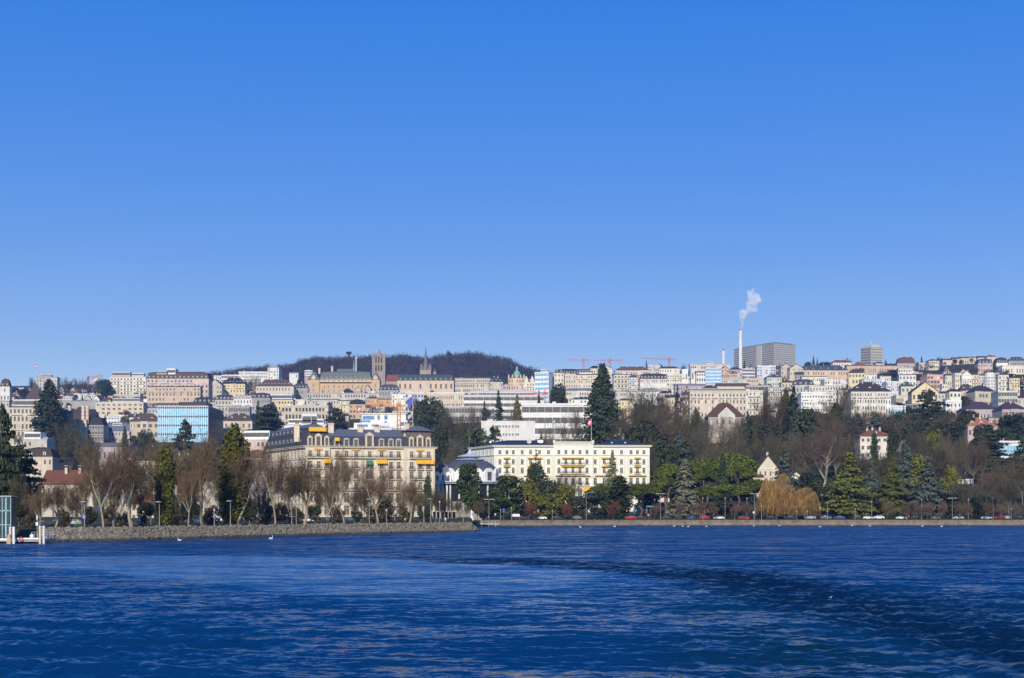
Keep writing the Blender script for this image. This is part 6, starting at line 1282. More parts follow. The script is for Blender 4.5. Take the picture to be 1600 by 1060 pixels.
def quay():
    QM = plain('quay_stone', (.19,.16,.11), .92, .5, .5, zs=1.0); QW = plain('wet_stone', (.08,.075,.06), .6, .3, 1.0)
    m = MB(); pxs = np.linspace(744, 1700, 160)
    for a, b in zip(pxs, pxs[1:]):
        p, q = (PX(a, shore(a)), shore(a)), (PX(b, shore(b)), shore(b))
        for (y0, z0, y1, z1, mt) in ((-.9, -1, -.75, .35, 1), (-.75, .35, -.35, 1.75, 0), (-.5, 1.75, -.5, 2.25, 0), (-.5, 2.25, .9, 2.25, 0), (-.35, 1.75, -.5, 1.75, 0)):
            m.face([(p[0], p[1] + y0, z0), (q[0], q[1] + y0, z0), (q[0], q[1] + y1, z1), (p[0], p[1] + y1, z1)], mt)
        m.face([(p[0], p[1] + .9, 2.25), (q[0], q[1] + .9, 2.25), (q[0], q[1] + .9, 1), (p[0], p[1] + .9, 1)], 0)
    o = m.build('quay_wall', [QM, QW]); o['kind'] = 'structure'
    # back wall of the harbour corner, loose stones at its foot
    g = random.Random(4); vs, fs, off = [], [], 0; b = boulder(g, 1.0); V = np.array([v.co for v in b.vertices]); Fc = np.array([p.vertices for p in b.polygons])
    for k in range(1500):
        px = g.uniform(746, 1640); d = shore(px) - g.uniform(.5, 1.6); r = g.uniform(.2, .5); Q = V*np.array([r*g.uniform(.8, 1.5), r, r*.8]) + np.array([PX(px, d), d, g.uniform(-.15, .25)]); vs.append(Q); fs.append(Fc + off); off += len(Q)
    me = bpy.data.meshes.new('shore_stones'); me.from_pydata(np.concatenate(vs).tolist(), [], np.concatenate(fs).tolist()); me.materials.append(QW); o = link('shore_stones', me); o['kind'] = 'stuff'
quay()
def at(px, row, z=0.0): d = (CH - z)*F/(row - HY); return d
def pier():
    d = 258; r = thing('landing_stage', 'low landing stage with white rails at the left edge', 'pier', (PX(30, d), d, 0)); X = lambda p: PX(p, d) - r.location.x
    cn = plain('pier_concrete', (.34,.32,.29), .9, .2, 1.0)
    m = MB(); m.box(X(-90), X(63), 0, 9, .35, .8); m.build('deck', cn, r)
    m = MB(); m.box(X(-90), X(15), -.25, -.003, .55, .95); m.box(X(24), X(61), -.25, -.003, .75, 1.05); m.build('fender_rail', M_WHITE, r)
    m = MB()
    for p in range(-80, 62, 12): m.tube((X(p), 4, -1.5), (X(p), 4, .35), .16, .16, 6)
    m.build('support', M_IRON, r)
    m = MB()
    for zz in (1.5, 1.95): m.tube((X(24), 8.6, zz), (X(62), 8.6, zz), .035, .035, 4)
    for p in range(24, 63, 5): m.tube((X(p), 8.6, .8), (X(p), 8.6, 1.95), .035, .035, 4)
    m.build('railing', colm('rail_grey', (.4, .4, .4)), r)
    for i, (p, c, t) in enumerate(((16, 'pale', 2.95), (21.5, 'white', 2.95), (62.5, 'sand', 3.1), (68.5, 'bluewhite', 3.1))):
        o = thing('mooring_pile', ['thick white mooring pile, leftmost of the four', 'white mooring pile, second from the left edge', 'cream mooring pile at the end of the landing stage', 'bluish white mooring pile, rightmost of the four'][i], 'mooring pile', (PX(p, d - 1.2), d - 1.2, 0), group='mooring piles'); m = MB(); m.cyl(0, 0, -2, t, .23, n=10); m.build('shaft', wallm(c), o); m = MB(); m.cyl(0, 0, t + .003, t + .12, .26, n=10); m.build('cap', M_WHITE, o)
    o = thing('bumper', 'peach coloured wooden bumper at the foot of the leftmost pile', 'bumper', (PX(14, d - 1.7), d - 1.7, -.3)); m = MB(); m.box(-.35, .35, -.2, .2, 0, 1.5); m.box(-.2, .2, -.15, .15, 1.503, 2.0); m.build('block', colm('peach_wood', (.5, .35, .25)), o)
    o = thing('buoy', 'white ball shaped buoy on the landing stage', 'buoy', (PX(50, d + 4), d + 4, .8)); m = MB(); m.lathe([(.05, 0), (.33, .12), (.42, .45), (.33, .78), (.05, .92)], n=12); m.build('ball', M_WHITE, o, smooth=True); m = MB(); m.tube((0, 0, .9), (0, 0, 1.1), .06, .06, 5); m.build('lug', M_IRON, o)
    o = thing('life_ring', 'red life ring on the landing stage rail', 'life ring', (PX(34, d), d - .45, .88)); m = MB(); n = 14
    for k in range(n): a, b = 6.283*k/n, 6.283*(k + 1)/n; m.tube((.3*math.cos(a), 0, .3*math.sin(a)), (.3*math.cos(b), 0, .3*math.sin(b)), .09, .09, 6)
    m.build('ring', colm('ring_red', (.6, .04, .02)), o)
    # glazed shelter
    o = thing('glass_shelter', 'tall teal glass waiting shelter at the left edge', 'shelter', (PX(7, d + 5), d + 5, .8)); s = d/F; w = 20*s; h = PZ(777, d + 5) - .8; fr = colm('shelter_frame', (.42, .46, .46)); gl = glassm('shelter_glass', (.02,.065,.07), .2, .4)
    m = MB(); m.box(-w/2, w/2, .1, 3, 0, h); m.build('glazing', gl, o); m = MB()
    for k in range(4): x = -w/2 + w*k/3; m.box(x - .06, x + .06, -.05, .1, 0, h)
    for k in range(4): z = h*k/3; m.box(-w/2, w/2, -.08, .102, z - .06, z + .06)
    m.build('frame', fr, o); m = MB(); m.box(-w/2 - .2, w/2 + .2, -.3, 3.3, h + .07, h + .25); m.build('roof', fr, o); m = MB(); m.box(-.1 + w*.12, .1 + w*.12, -.16, -.06, .3, h - .2); m.box(w*.12 - .5, w*.12 + .5, -.16, -.06, h*.66, h*.69); m.build('inner_post', colm('shelter_pale', (.3, .5, .5)), o)
    o = thing('notice_post', 'thin post with a white box behind the landing stage', 'post', (PX(58, 266), 266, .8)); m = MB(); m.tube((0, 0, 0), (0, 0, 4.2), .05, .05, 6); m.build('pole', colm('rail_grey', (.4, .4, .4)), o); m = MB(); m.box(-.22, .22, -.15, .15, 2.4, 3.0); m.build('box', M_WHITE, o); m = MB(); m.box(-.1, .1, -.08, .08, 3.5, 4.3); m.build('lamp', M_WHITE, o)
pier()
# ------------------------------------------------------------------ trees along the left promenade
FR = [(62, 764, 34), (86, 750, 58), (127, 736, 56), (161, 690, 70), (206, 694, 82), (257, 686, 52), (294, 728, 40), (316, 682, 80), (372, 700, 78), (430, 692, 56), (475, 712, 72), (538, 704, 58), (590, 722, 66), (640, 744, 42)]
ORD = 'first second third fourth fifth sixth seventh eighth ninth tenth eleventh twelfth thirteenth fourteenth fifteenth sixteenth seventeenth eighteenth nineteenth twentieth'.split()
for i, (px, tp, w) in enumerate(FR): tree('plane', px, tp, shore(px) + 15 + (i % 3)*3, w, 'bare plane tree, %s from the pier in the front promenade row' % ORD[i], group='front row of promenade plane trees')
BK = [(30, 744, 44), (108, 762, 46), (150, 706, 50), (184, 696, 64), (236, 716, 50), (284, 700, 56), (342, 716, 58), (402, 702, 62), (452, 730, 46), (509, 738, 46), (565, 744, 44)]
for i, (px, tp, w) in enumerate(BK): tree(('round', 'plane')[i % 2], px, tp, shore(px) + 48 + (i % 4)*6, w, 'bare brown tree, %s from the left in the second row behind the promenade planes' % ORD[i], group='second row of promenade trees')
for i, px in enumerate([498, 519, 553, 570, 604, 628, 645, 657, 669, 682, 696]): tree('round', px, 762 + (i % 3)*4, 430 + (i % 3)*8, 24, 'small bare pollarded tree, %s from the left in front of the grand hotel' % ORD[i], group='small pollarded trees before the grand hotel')
for i, (px, tp, w) in enumerate([(48, 774, 30), (118, 768, 40), (174, 738, 44), (215, 742, 40), (300, 745, 40), (352, 748, 40), (412, 752, 44)]): tree('round', px, tp, shore(px) + 32, w, 'low dark bare tree, %s from the left between the promenade rows' % ORD[i], group='low dark trees between the promenade rows')
T_ = tree
T_('cedar', 2, 640, 345, 66, 'huge dark cedar towering at the left edge of the photo')
T_('cedar', 34, 698, 360, 66, 'broad lower dark cedar beside the huge cedar at the left edge')
T_('gold_cypress', 366, 668, shore(366) + 24, 46, 'tall golden green cypress behind the promenade planes left of the grand hotel')
T_('gold_cypress', 258, 698, shore(258) + 20, 30, 'slender golden green cypress behind the sixth promenade plane tree')
T_('dark_round', 286, 783, 372, 26, 'dark ivy covered bush right of the slender golden cypress')
T_('evergreen', 250, 778, 360, 24, 'dark green ivy mound at the foot of the slender golden cypress')
T_('cypress', 644, 759, 540, 9, 'thin dark cypress before the right pavilion of the grand hotel')
T_('cypress', 668, 745, 545, 15, 'pointed cypress at the right corner of the grand hotel')
T_('brown_hedge', 604, 776, 425, 32, 'round brown clipped hedge mound before the grand hotel')
T_('brown_hedge', 436, 786, 420, 34, 'dark brown hedge mound left of the grand hotel corner')
T_('sequoia', 77, 598, 1180, 52, 'giant dark conifer beside the cream hotel on the left')
T_('spruce', 121, 658, 1010, 22, 'dark spruce in front of the turreted hotel')
T_('round', 108, 660, 930, 52, 'large brown bare tree below the giant dark conifer')
T_('round', 138, 678, 900, 46, 'brown bare tree right below the turreted hotel')
T_('cypress', 195, 668, 1000, 10, 'thin dark cypress left of the cream villa', )
T_('dark_round', 228, 672, 960, 26, 'dark bushy tree before the cream villa')
T_('cedar', 288, 660, 900, 52, 'flat topped bluish cedar before the sky blue glass office')
T_('round', 250, 680, 860, 50, 'bare brown tree left of the flat topped cedar')
T_('round', 322, 684, 850, 50, 'bare brown tree right of the flat topped cedar')
T_('cedar', 418, 634, 1190, 60, 'dark spreading cedar beside the beige window grid office')
T_('spruce', 403, 628, 1230, 24, 'dark pointed conifer rising out of the spreading cedar')
T_('cedar', 524, 640, 1120, 46, 'dark round cedar between the beige office and the white terraces')
T_('round', 548, 652, 1130, 26, 'bare tree at the right side of the dark round cedar')
T_('round', 585, 634, 1290, 40, 'bare tree behind the flat roof of the white terraces')
T_('round', 606, 640, 1280, 30, 'second bare tree behind the white terraces near the crane')
for i, (px, k, tp, w, dd) in enumerate([(22, 'dark_round', 786, 26, 30), (48, 'brown_hedge', 800, 22, 22), (98, 'brown_hedge', 796, 24, 40), (140, 'dark_round', 792, 24, 44), (172, 'brown_hedge', 790, 30, 42), (192, 'shrub', 800, 20, 30), (228, 'dark_round', 784, 26, 40), (276, 'brown_hedge', 792, 26, 40), (302, 'dark_round', 786, 28, 46), (332, 'brown_hedge', 790, 26, 40), (352, 'shrub', 796, 22, 36), (390, 'dark_round', 780, 30, 50), (412, 'brown_hedge', 786, 30, 46), (462, 'brown_hedge', 792, 26, 48), (492, 'dark_round', 790, 22, 52), (526, 'brown_hedge', 794, 26, 50), (556, 'shrub', 796, 22, 46), (580, 'brown_hedge', 790, 26, 50), (632, 'brown_hedge', 792, 26, 48), (664, 'shrub', 796, 24, 44)]):
    T_(k, px, tp, shore(px) + dd, w, '%s, %s from the left among the promenade bushes' % ({'dark_round': 'dark evergreen bush', 'brown_hedge': 'brown leafless bush', 'shrub': 'low green shrub'}[k], ORD[i]), group='bushes behind the promenade planes')
# centre dark group behind the grand hotel
for px, tp, d, w, k, lb in ((671, 622, 1150, 46, 'dark_round', 'tall dark evergreen with rounded top right of the blue flag'), (655, 638, 1100, 30, 'dark_round', 'dark evergreen beside the blue flag pole'), (690, 636, 1110, 32, 'evergreen', 'dark evergreen right of the tall rounded evergreen'), (704, 644, 1080, 44, 'round', 'olive grey bare tree right of the dark evergreens'),
    (700, 690, 760, 30, 'dark_round', 'dark evergreen bush behind the grand hotel right pavilion'), (690, 668, 860, 36, 'dark_round', 'dark evergreen with white house behind it'), (731, 634, 1090, 40, 'tall', 'reddish bare tree left of the blank white box'), (722, 655, 1000, 40, 'round', 'bare tree behind the rotunda lantern'),
    (745, 668, 900, 44, 'evergreen', 'green bushy tree before the blank white box left end'), (772, 668, 930, 40, 'cedar', 'sparse cedar before the blank white box'), (757, 629, 1120, 20, 'spruce', 'small pointed conifer left of the blue green spruce'), (779, 612, 1130, 32, 'spruce', 'blue green spruce before the long white office'),
    (808, 619, 1120, 20, 'gold_tree', 'golden pointed conifer right of the blue green spruce'), (842, 612, 1280, 16, 'spruce', 'small green fir at the foot of the blue striped tower'), (873, 600, 1260, 26, 'dark_round', 'dark round evergreen right of the blue striped tower'), (716, 690, 740, 46, 'tall', 'tall bare tree behind the rotunda'),
    (798, 640, 1090, 26, 'round', 'bare tree between the spruce and the golden conifer'), (857, 660, 830, 22, 'round', 'small bare tree on the lawn behind the white hotel'), (892, 636, 850, 44, 'tall', 'bare tree before the long white terrace block')): T_(k, px, tp, d, w, lb)
T_('sequoia', 941, 576, 840, 57, 'giant dark green sequoia rising above the white hotel')
T_('evergreen', 915, 680, 800, 40, 'dark green bush left of the giant sequoia foot')
T_('evergreen', 955, 682, 790, 40, 'dark green bush right of the giant sequoia foot')
# park between the white hotel and the road
PK = [('magnolia', 732, 726, 568, 35, 'dense dark green magnolia before the rotunda'), ('magnolia', 793, 745, 566, 44, 'broad dark green evergreen left of the dark pine'), ('brown_conifer', 838, 704, 605, 30, 'thin topped dark conifer before the white hotel facade'), ('evergreen', 838, 724, 600, 30, 'dark evergreen at the foot of the thin topped conifer'),
 ('olive', 826, 750, 575, 36, 'yellow green round tree right of the broad dark evergreen'), ('dark_round', 858, 752, 582, 40, 'dark brownish evergreen before the white hotel'), ('olive', 880, 757, 578, 32, 'yellow green tree below the central awnings of the white hotel'), ('round', 890, 736, 606, 44, 'russet bare tree before the white hotel centre'),
 ('olive', 856, 772, 568, 40, 'low green shrub tree beside the quay road'), ('silver_spruce', 957, 711, 598, 34, 'silvery spruce before the white hotel right half'), ('cypress', 969, 745, 580, 34, 'broad pointed dark yew before the white hotel right half'), ('stone_pine', 944, 756, 600, 40, 'low stone pine left of the broad pointed yew'),
 ('dark_round', 930, 768, 580, 44, 'dark clipped evergreen left of the broad pointed yew'), ('dark_round', 900, 776, 575, 34, 'dark green bush under the yellow awnings'), ('stone_pine', 1000, 757, 596, 50, 'green stone pine right of the broad pointed yew'), ('stone_pine', 1040, 748, 610, 48, 'stone pine at the right end of the white hotel'),
 ('stone_pine', 1044, 725, 650, 36, 'stone pine behind the silvery spruce'), ('silver_spruce', 1070, 720, 585, 52, 'large silvery spruce beside the quay road'), ('stone_pine', 1094, 716, 655, 42, 'upper stone pine left of the dark pyramid yew'), ('stone_pine', 1142, 709, 665, 60, 'topmost wide stone pine on the slope'), ('stone_pine', 1152, 724, 648, 46, 'wide stone pine right of the dark pyramid yew'),
 ('stone_pine', 1106, 735, 628, 44, 'middle stone pine left of the dark pyramid yew'), ('yew', 1129, 712, 622, 24, 'dark pyramid shaped yew among the stone pines'), ('stone_pine', 1102, 760, 600, 40, 'low stone pine right of the large silvery spruce'), ('stone_pine', 1141, 757, 602, 58, 'front stone pine with wide flat crown'), ('stone_pine', 1180, 750, 606, 46, 'front stone pine left of the golden willow'), ('stone_pine', 1171, 722, 668, 16, 'small stone pine left of the gabled yellow house'),
 ('bluish', 1226, 706, 650, 48, 'blue grey cedar before the gabled yellow house'), ('willow', 1214, 744, 575, 56, 'large golden weeping willow by the quay'), ('willow', 1257, 763, 572, 46, 'smaller golden weeping willow right of the large one'),
 ('bigplane', 1281, 662, 640, 92, 'great bare tree with a pale straight trunk right of the willows'), ('yellow_cedar', 1327, 711, 585, 76, 'great yellow green cedar by the quay'), ('yellow_cedar', 1396, 718, 592, 48, 'second yellow green cedar right of the great one'), ('bluish', 1362, 722, 620, 30, 'pale blue cedar between the two yellow green cedars'),
 ('bluish', 1414, 690, 640, 46, 'tall blue grey cedar behind the second yellow green cedar'), ('bluish', 1450, 716, 588, 58, 'broad blue grey cedar by the quay'), ('olive', 1436, 712, 640, 40, 'yellow green evergreen behind the broad blue cedar'), ('tall', 1496, 676, 680, 50, 'grey bare poplar like tree behind the terrace wall'), ('olive', 1485, 728, 660, 26, 'green bush left of the white terrace wall'),
 ('round', 1500, 752, 610, 46, 'dark red brown bare tree before the white terrace wall'), ('round', 1552, 730, 640, 54, 'russet bare tree on the lawn slope at the right'), ('round', 1578, 748, 600, 46, 'rusty bare tree near the right edge'), ('cedar', 1545, 676, 800, 60, 'dark cedar below the orange tiled villa'), ('dark_round', 1540, 664, 900, 40, 'dark evergreen right in front of the orange tiled villa'), ('dark_round', 1566, 668, 880, 36, 'dark evergreen right of the orange tiled villa'), ('cedar', 1596, 690, 720, 44, 'dark cedar cutting the museum at the right edge'), ('round', 1598, 712, 660, 44, 'reddish brown tree at the right edge')]
for k, px, tp, d, w, lb in PK: T_(k, px, tp, d, w*(1.3 if k == 'stone_pine' else 1.12), lb)
# wooded slope in the middle and right
SL_ = [('round', 1012, 608, 850, 80, 'huge grey brown bare tree right of the giant sequoia'), ('round', 985, 640, 800, 52, 'bare tree between the sequoia and the huge bare tree'), ('round', 1048, 624, 830, 60, 'bare brown tree right of the huge bare tree'), ('dark_round', 1004, 660, 780, 50, 'dark evergreen in the shade of the huge bare tree'), ('evergreen', 1025, 676, 740, 50, 'dark green tree above the white hotel right end'), ('brown_conifer', 1073, 605, 900, 34, 'brown larch like conifer before the long cream block'), ('spruce', 1058, 604, 960, 20, 'dark blue green spruce left of the brown larch like conifer'),
 ('round', 1080, 640, 820, 54, 'bare reddish brown tree below the brown conifer'), ('cypress', 1088, 640, 860, 18, 'olive green cypress left of the shingled villa'), ('bluish', 1062, 676, 720, 44, 'blue green cedar above the stone pines'), ('round', 1100, 664, 760, 50, 'bare tree below the shingled villa left corner'), ('tall', 1137, 645, 760, 60, 'bare tree with pale trunk before the shingled villa'), ('cypress', 1160, 655, 860, 9, 'thin dark cypress at the right corner of the shingled villa'), ('gold_cypress', 1180, 660, 850, 9, 'small golden cypress right of the shingled villa'),
 ('round', 1118, 690, 710, 44, 'bare thicket tree above the upper stone pines'), ('round', 1160, 688, 720, 44, 'bare thicket tree behind the topmost stone pine'), ('dark_round', 1188, 658, 900, 44, 'dark evergreen mass right of the small golden cypress'), ('round', 1212, 612, 880, 64, 'large bare tree with twin pale trunks on the slope'), ('spruce', 1240, 606, 860, 44, 'tall dark green spruce on the middle slope'), ('cypress', 1228, 612, 900, 20, 'dark cypress left of the tall slope spruce'), ('dark_round', 1258, 640, 820, 46, 'dark evergreen right of the tall slope spruce'),
 ('round', 1206, 682, 730, 50, 'bare bush tree left of the blue grey cedar'), ('round', 1246, 684, 740, 54, 'bare brown tree behind the blue grey cedar'), ('round', 1270, 632, 900, 46, 'bare tree before the long blue window slab'), ('tall', 1310, 600, 950, 50, 'tall bare tree before the pinkish house'), ('gold_cypress', 1306, 632, 900, 20, 'olive cypress among bare trees below the pinkish house'), ('round', 1290, 650, 850, 46, 'bare reddish tree in the middle of the right slope'), ('round', 1318, 650, 880, 40, 'bare tree left of the red roofed park villa'), ('bluish', 1341, 648, 930, 34, 'grey green cedar above the red roofed park villa'), ('bluish', 1368, 646, 920, 34, 'second grey green cedar above the red roofed park villa'),
 ('round', 1310, 680, 760, 60, 'wide bare tree behind the great yellow green cedar'), ('cypress', 1366, 676, 800, 12, 'dark cypress before the red roofed park villa'), ('cypress', 1394, 672, 820, 16, 'dark cypress at the right of the red roofed park villa'), ('round', 1340, 706, 700, 46, 'bare tree below the red roofed park villa'), ('round', 1392, 640, 960, 40, 'bare tree below the pale blue pavilion'), ('round', 1418, 650, 880, 54, 'bare reddish tree left of the great dark cedar'), ('cedar', 1450, 612, 950, 56, 'great dark cedar on the upper right slope'), ('dark_round', 1440, 660, 850, 50, 'dark evergreen mass below the great dark cedar'),
 ('dark_round', 1475, 664, 830, 54, 'dark green tree right below the great dark cedar'), ('olive', 1462, 672, 780, 34, 'olive tree in front of the dark evergreen mass'), ('round', 1482, 640, 930, 44, 'bare tree right of the great dark cedar'), ('dark_round', 1508, 646, 930, 30, 'dark tree left of the orange tiled villa'), ('round', 1452, 690, 700, 50, 'bare tree behind the broad blue grey cedar'), ('round', 1474, 700, 690, 50, 'dark bare tree above the white terrace wall'), ('round', 1520, 690, 740, 46, 'bare grey tree left of the dark cedar below the villa'), ('dark_round', 1585, 646, 960, 44, 'dark bushy tree at the right edge below the gridded house'), ('round', 1560, 716, 660, 40, 'bare tree in front of the museum lawn'),
 ('round', 1420, 700, 680, 46, 'bare brown tree behind the tall blue grey cedar'), ('round', 1388, 706, 690, 40, 'bare brown tree between the yellow green cedars'), ('dark_round', 1160, 740, 690, 44, 'dark undergrowth tree behind the front stone pines'), ('dark_round', 1080, 756, 640, 40, 'dark bush behind the large silvery spruce'), ('dark_round', 1265, 740, 650, 46, 'dark bush behind the golden willows'), ('dark_round', 1300, 758, 610, 40, 'dark bush at the foot of the great bare tree'), ('dark_round', 1010, 760, 625, 40, 'dark bush right of the white hotel'), ('dark_round', 1372, 764, 600, 40, 'dark bush between the yellow green cedars'), ('dark_round', 1480, 770, 590, 40, 'dark bush right of the broad blue grey cedar'), ('dark_round', 1530, 776, 588, 44, 'dark bush on the quay left of the rusty tree'), ('dark_round', 1410, 772, 600, 44, 'dark bush under the second yellow green cedar'), ('dark_round', 760, 775, 572, 30, 'dark bush below the rotunda awnings'), ('evergreen', 812, 776, 570, 30, 'green bush right of the broad dark evergreen'), ('dark_round', 1210, 770, 600, 50, 'dark bush behind the large willow'), ('dark_round', 1130, 782, 590, 44, 'dark hedge bush below the front stone pine')]
SL_ += [('round', 1344, 634, 985, 40, 'bare tree before the left half of the great brown roofed house'), ('round', 1372, 640, 975, 36, 'bare tree before the right half of the great brown roofed house'), ('round', 1262, 640, 985, 36, 'bare tree before the left end of the long blue window slab'), ('dark_round', 1288, 646, 980, 30, 'dark tree before the right end of the long blue window slab'), ('round', 1404, 650, 960, 36, 'bare tree below the low white row'), ('round', 1236, 636, 960, 34, 'bare tree behind the tall slope spruce'),
 ('round', 1430, 644, 990, 34, 'bare tree below the dark glazed block'), ('round', 1500, 654, 970, 34, 'bare tree below the white cubic house'), ('round', 1094, 656, 1000, 30, 'bare tree before the left end of the long cream block'), ('round', 1182, 652, 990, 34, 'bare tree before the cream wing with stacked balconies'), ('tall', 1030, 630, 1000, 40, 'bare tree before the steep tiled old house'), ('round', 1000, 630, 1010, 40, 'bare tree before the white arcaded row'), ('round', 972, 640, 1000, 30, 'bare tree beside the yellow house right of the sequoia'),
 ('dark_round', 1326, 652, 960, 30, 'dark tree left of the great brown roofed house'), ('spruce', 1412, 636, 1000, 14, 'dark fir beside the pale blue pavilion'), ('dark_round', 1388, 662, 900, 34, 'dark tree below the orange awning house'), ('dark_round', 1200, 664, 860, 40, 'dark tree between the golden cypress and the twin trunks'), ('round', 1150, 664, 900, 34, 'bare tree before the shingled villa right half'), ('dark_round', 1040, 690, 700, 40, 'dark evergreen above the stone pines'), ('round', 1010, 690, 690, 40, 'bare thicket tree behind the white hotel right end'), ('evergreen', 990, 686, 710, 36, 'green bush behind the white hotel right end')]
for k, px, tp, d, w, lb in SL_: T_(k, px, tp, d, w*1.12, lb)
for px, tp, d, w, lb in ((704, 778, 505, 16, 'small bare tree before the left half of the beige terrace'), (716, 782, 520, 16, 'small bare tree before the right half of the beige terrace'), (728, 788, 535, 16, 'small bare tree before the terrace steps'), (748, 780, 556, 20, 'small bare tree right of the white monument'), (690, 770, 470, 18, 'small bare tree before the brown pergola')): T_('round', px, tp, d, w, lb)
_g = random.Random(17); _k = [0, 0]
for b_, (d_, t0, t1, st_) in enumerate(((975, 640, 656, 25), (790, 668, 690, 27))):
    px = 990
    while px < 1596:
        px += st_*_g.uniform(.8, 1.2); dd = d_ + _g.uniform(-40, 40)
        if (1100 < px < 1172 and dd < 1000) or (1338 < px < 1402 and dd < 900) or (px > 1556 and dd < 860): continue
        kd = _g.choice(['round', 'round', 'round', 'dark_round', 'tall', 'evergreen']); _k[b_] += 1; n_ = _k[b_]
        if n_ > 20: break
        T_(kd, px, _g.uniform(t0, t1), dd, _g.uniform(34, 50), '%s, %s from the left in the %s belt of the right park slope' % ({'round': 'bare brown tree', 'tall': 'tall bare tree', 'dark_round': 'dark evergreen tree', 'evergreen': 'green leafy tree'}[kd], ORD[n_ - 1], ('upper', 'middle')[b_]), group='%s tree belt of the right park slope' % ('upper', 'middle')[b_])
SM = [826, 882, 958, 1022, 1060, 1090, 1116, 1147, 1168, 1385, 1418, 1432, 1448, 1470, 1498, 1514, 1540, 1562, 1584]
for i, px in enumerate(SM): T_('rusty' if px in (826, 882, 958) else 'small', px, 783 + (px*7 % 5), shore(px) + 7.2, 20 + px % 6, ('young tree with rusty leaves, %s from the left along the quay' if px in (826, 882, 958) else 'small bare street tree, %s from the left along the quay') % (ORD[i] if px in (826, 882, 958) else ORD[i - 3]), group='young trees along the quay')
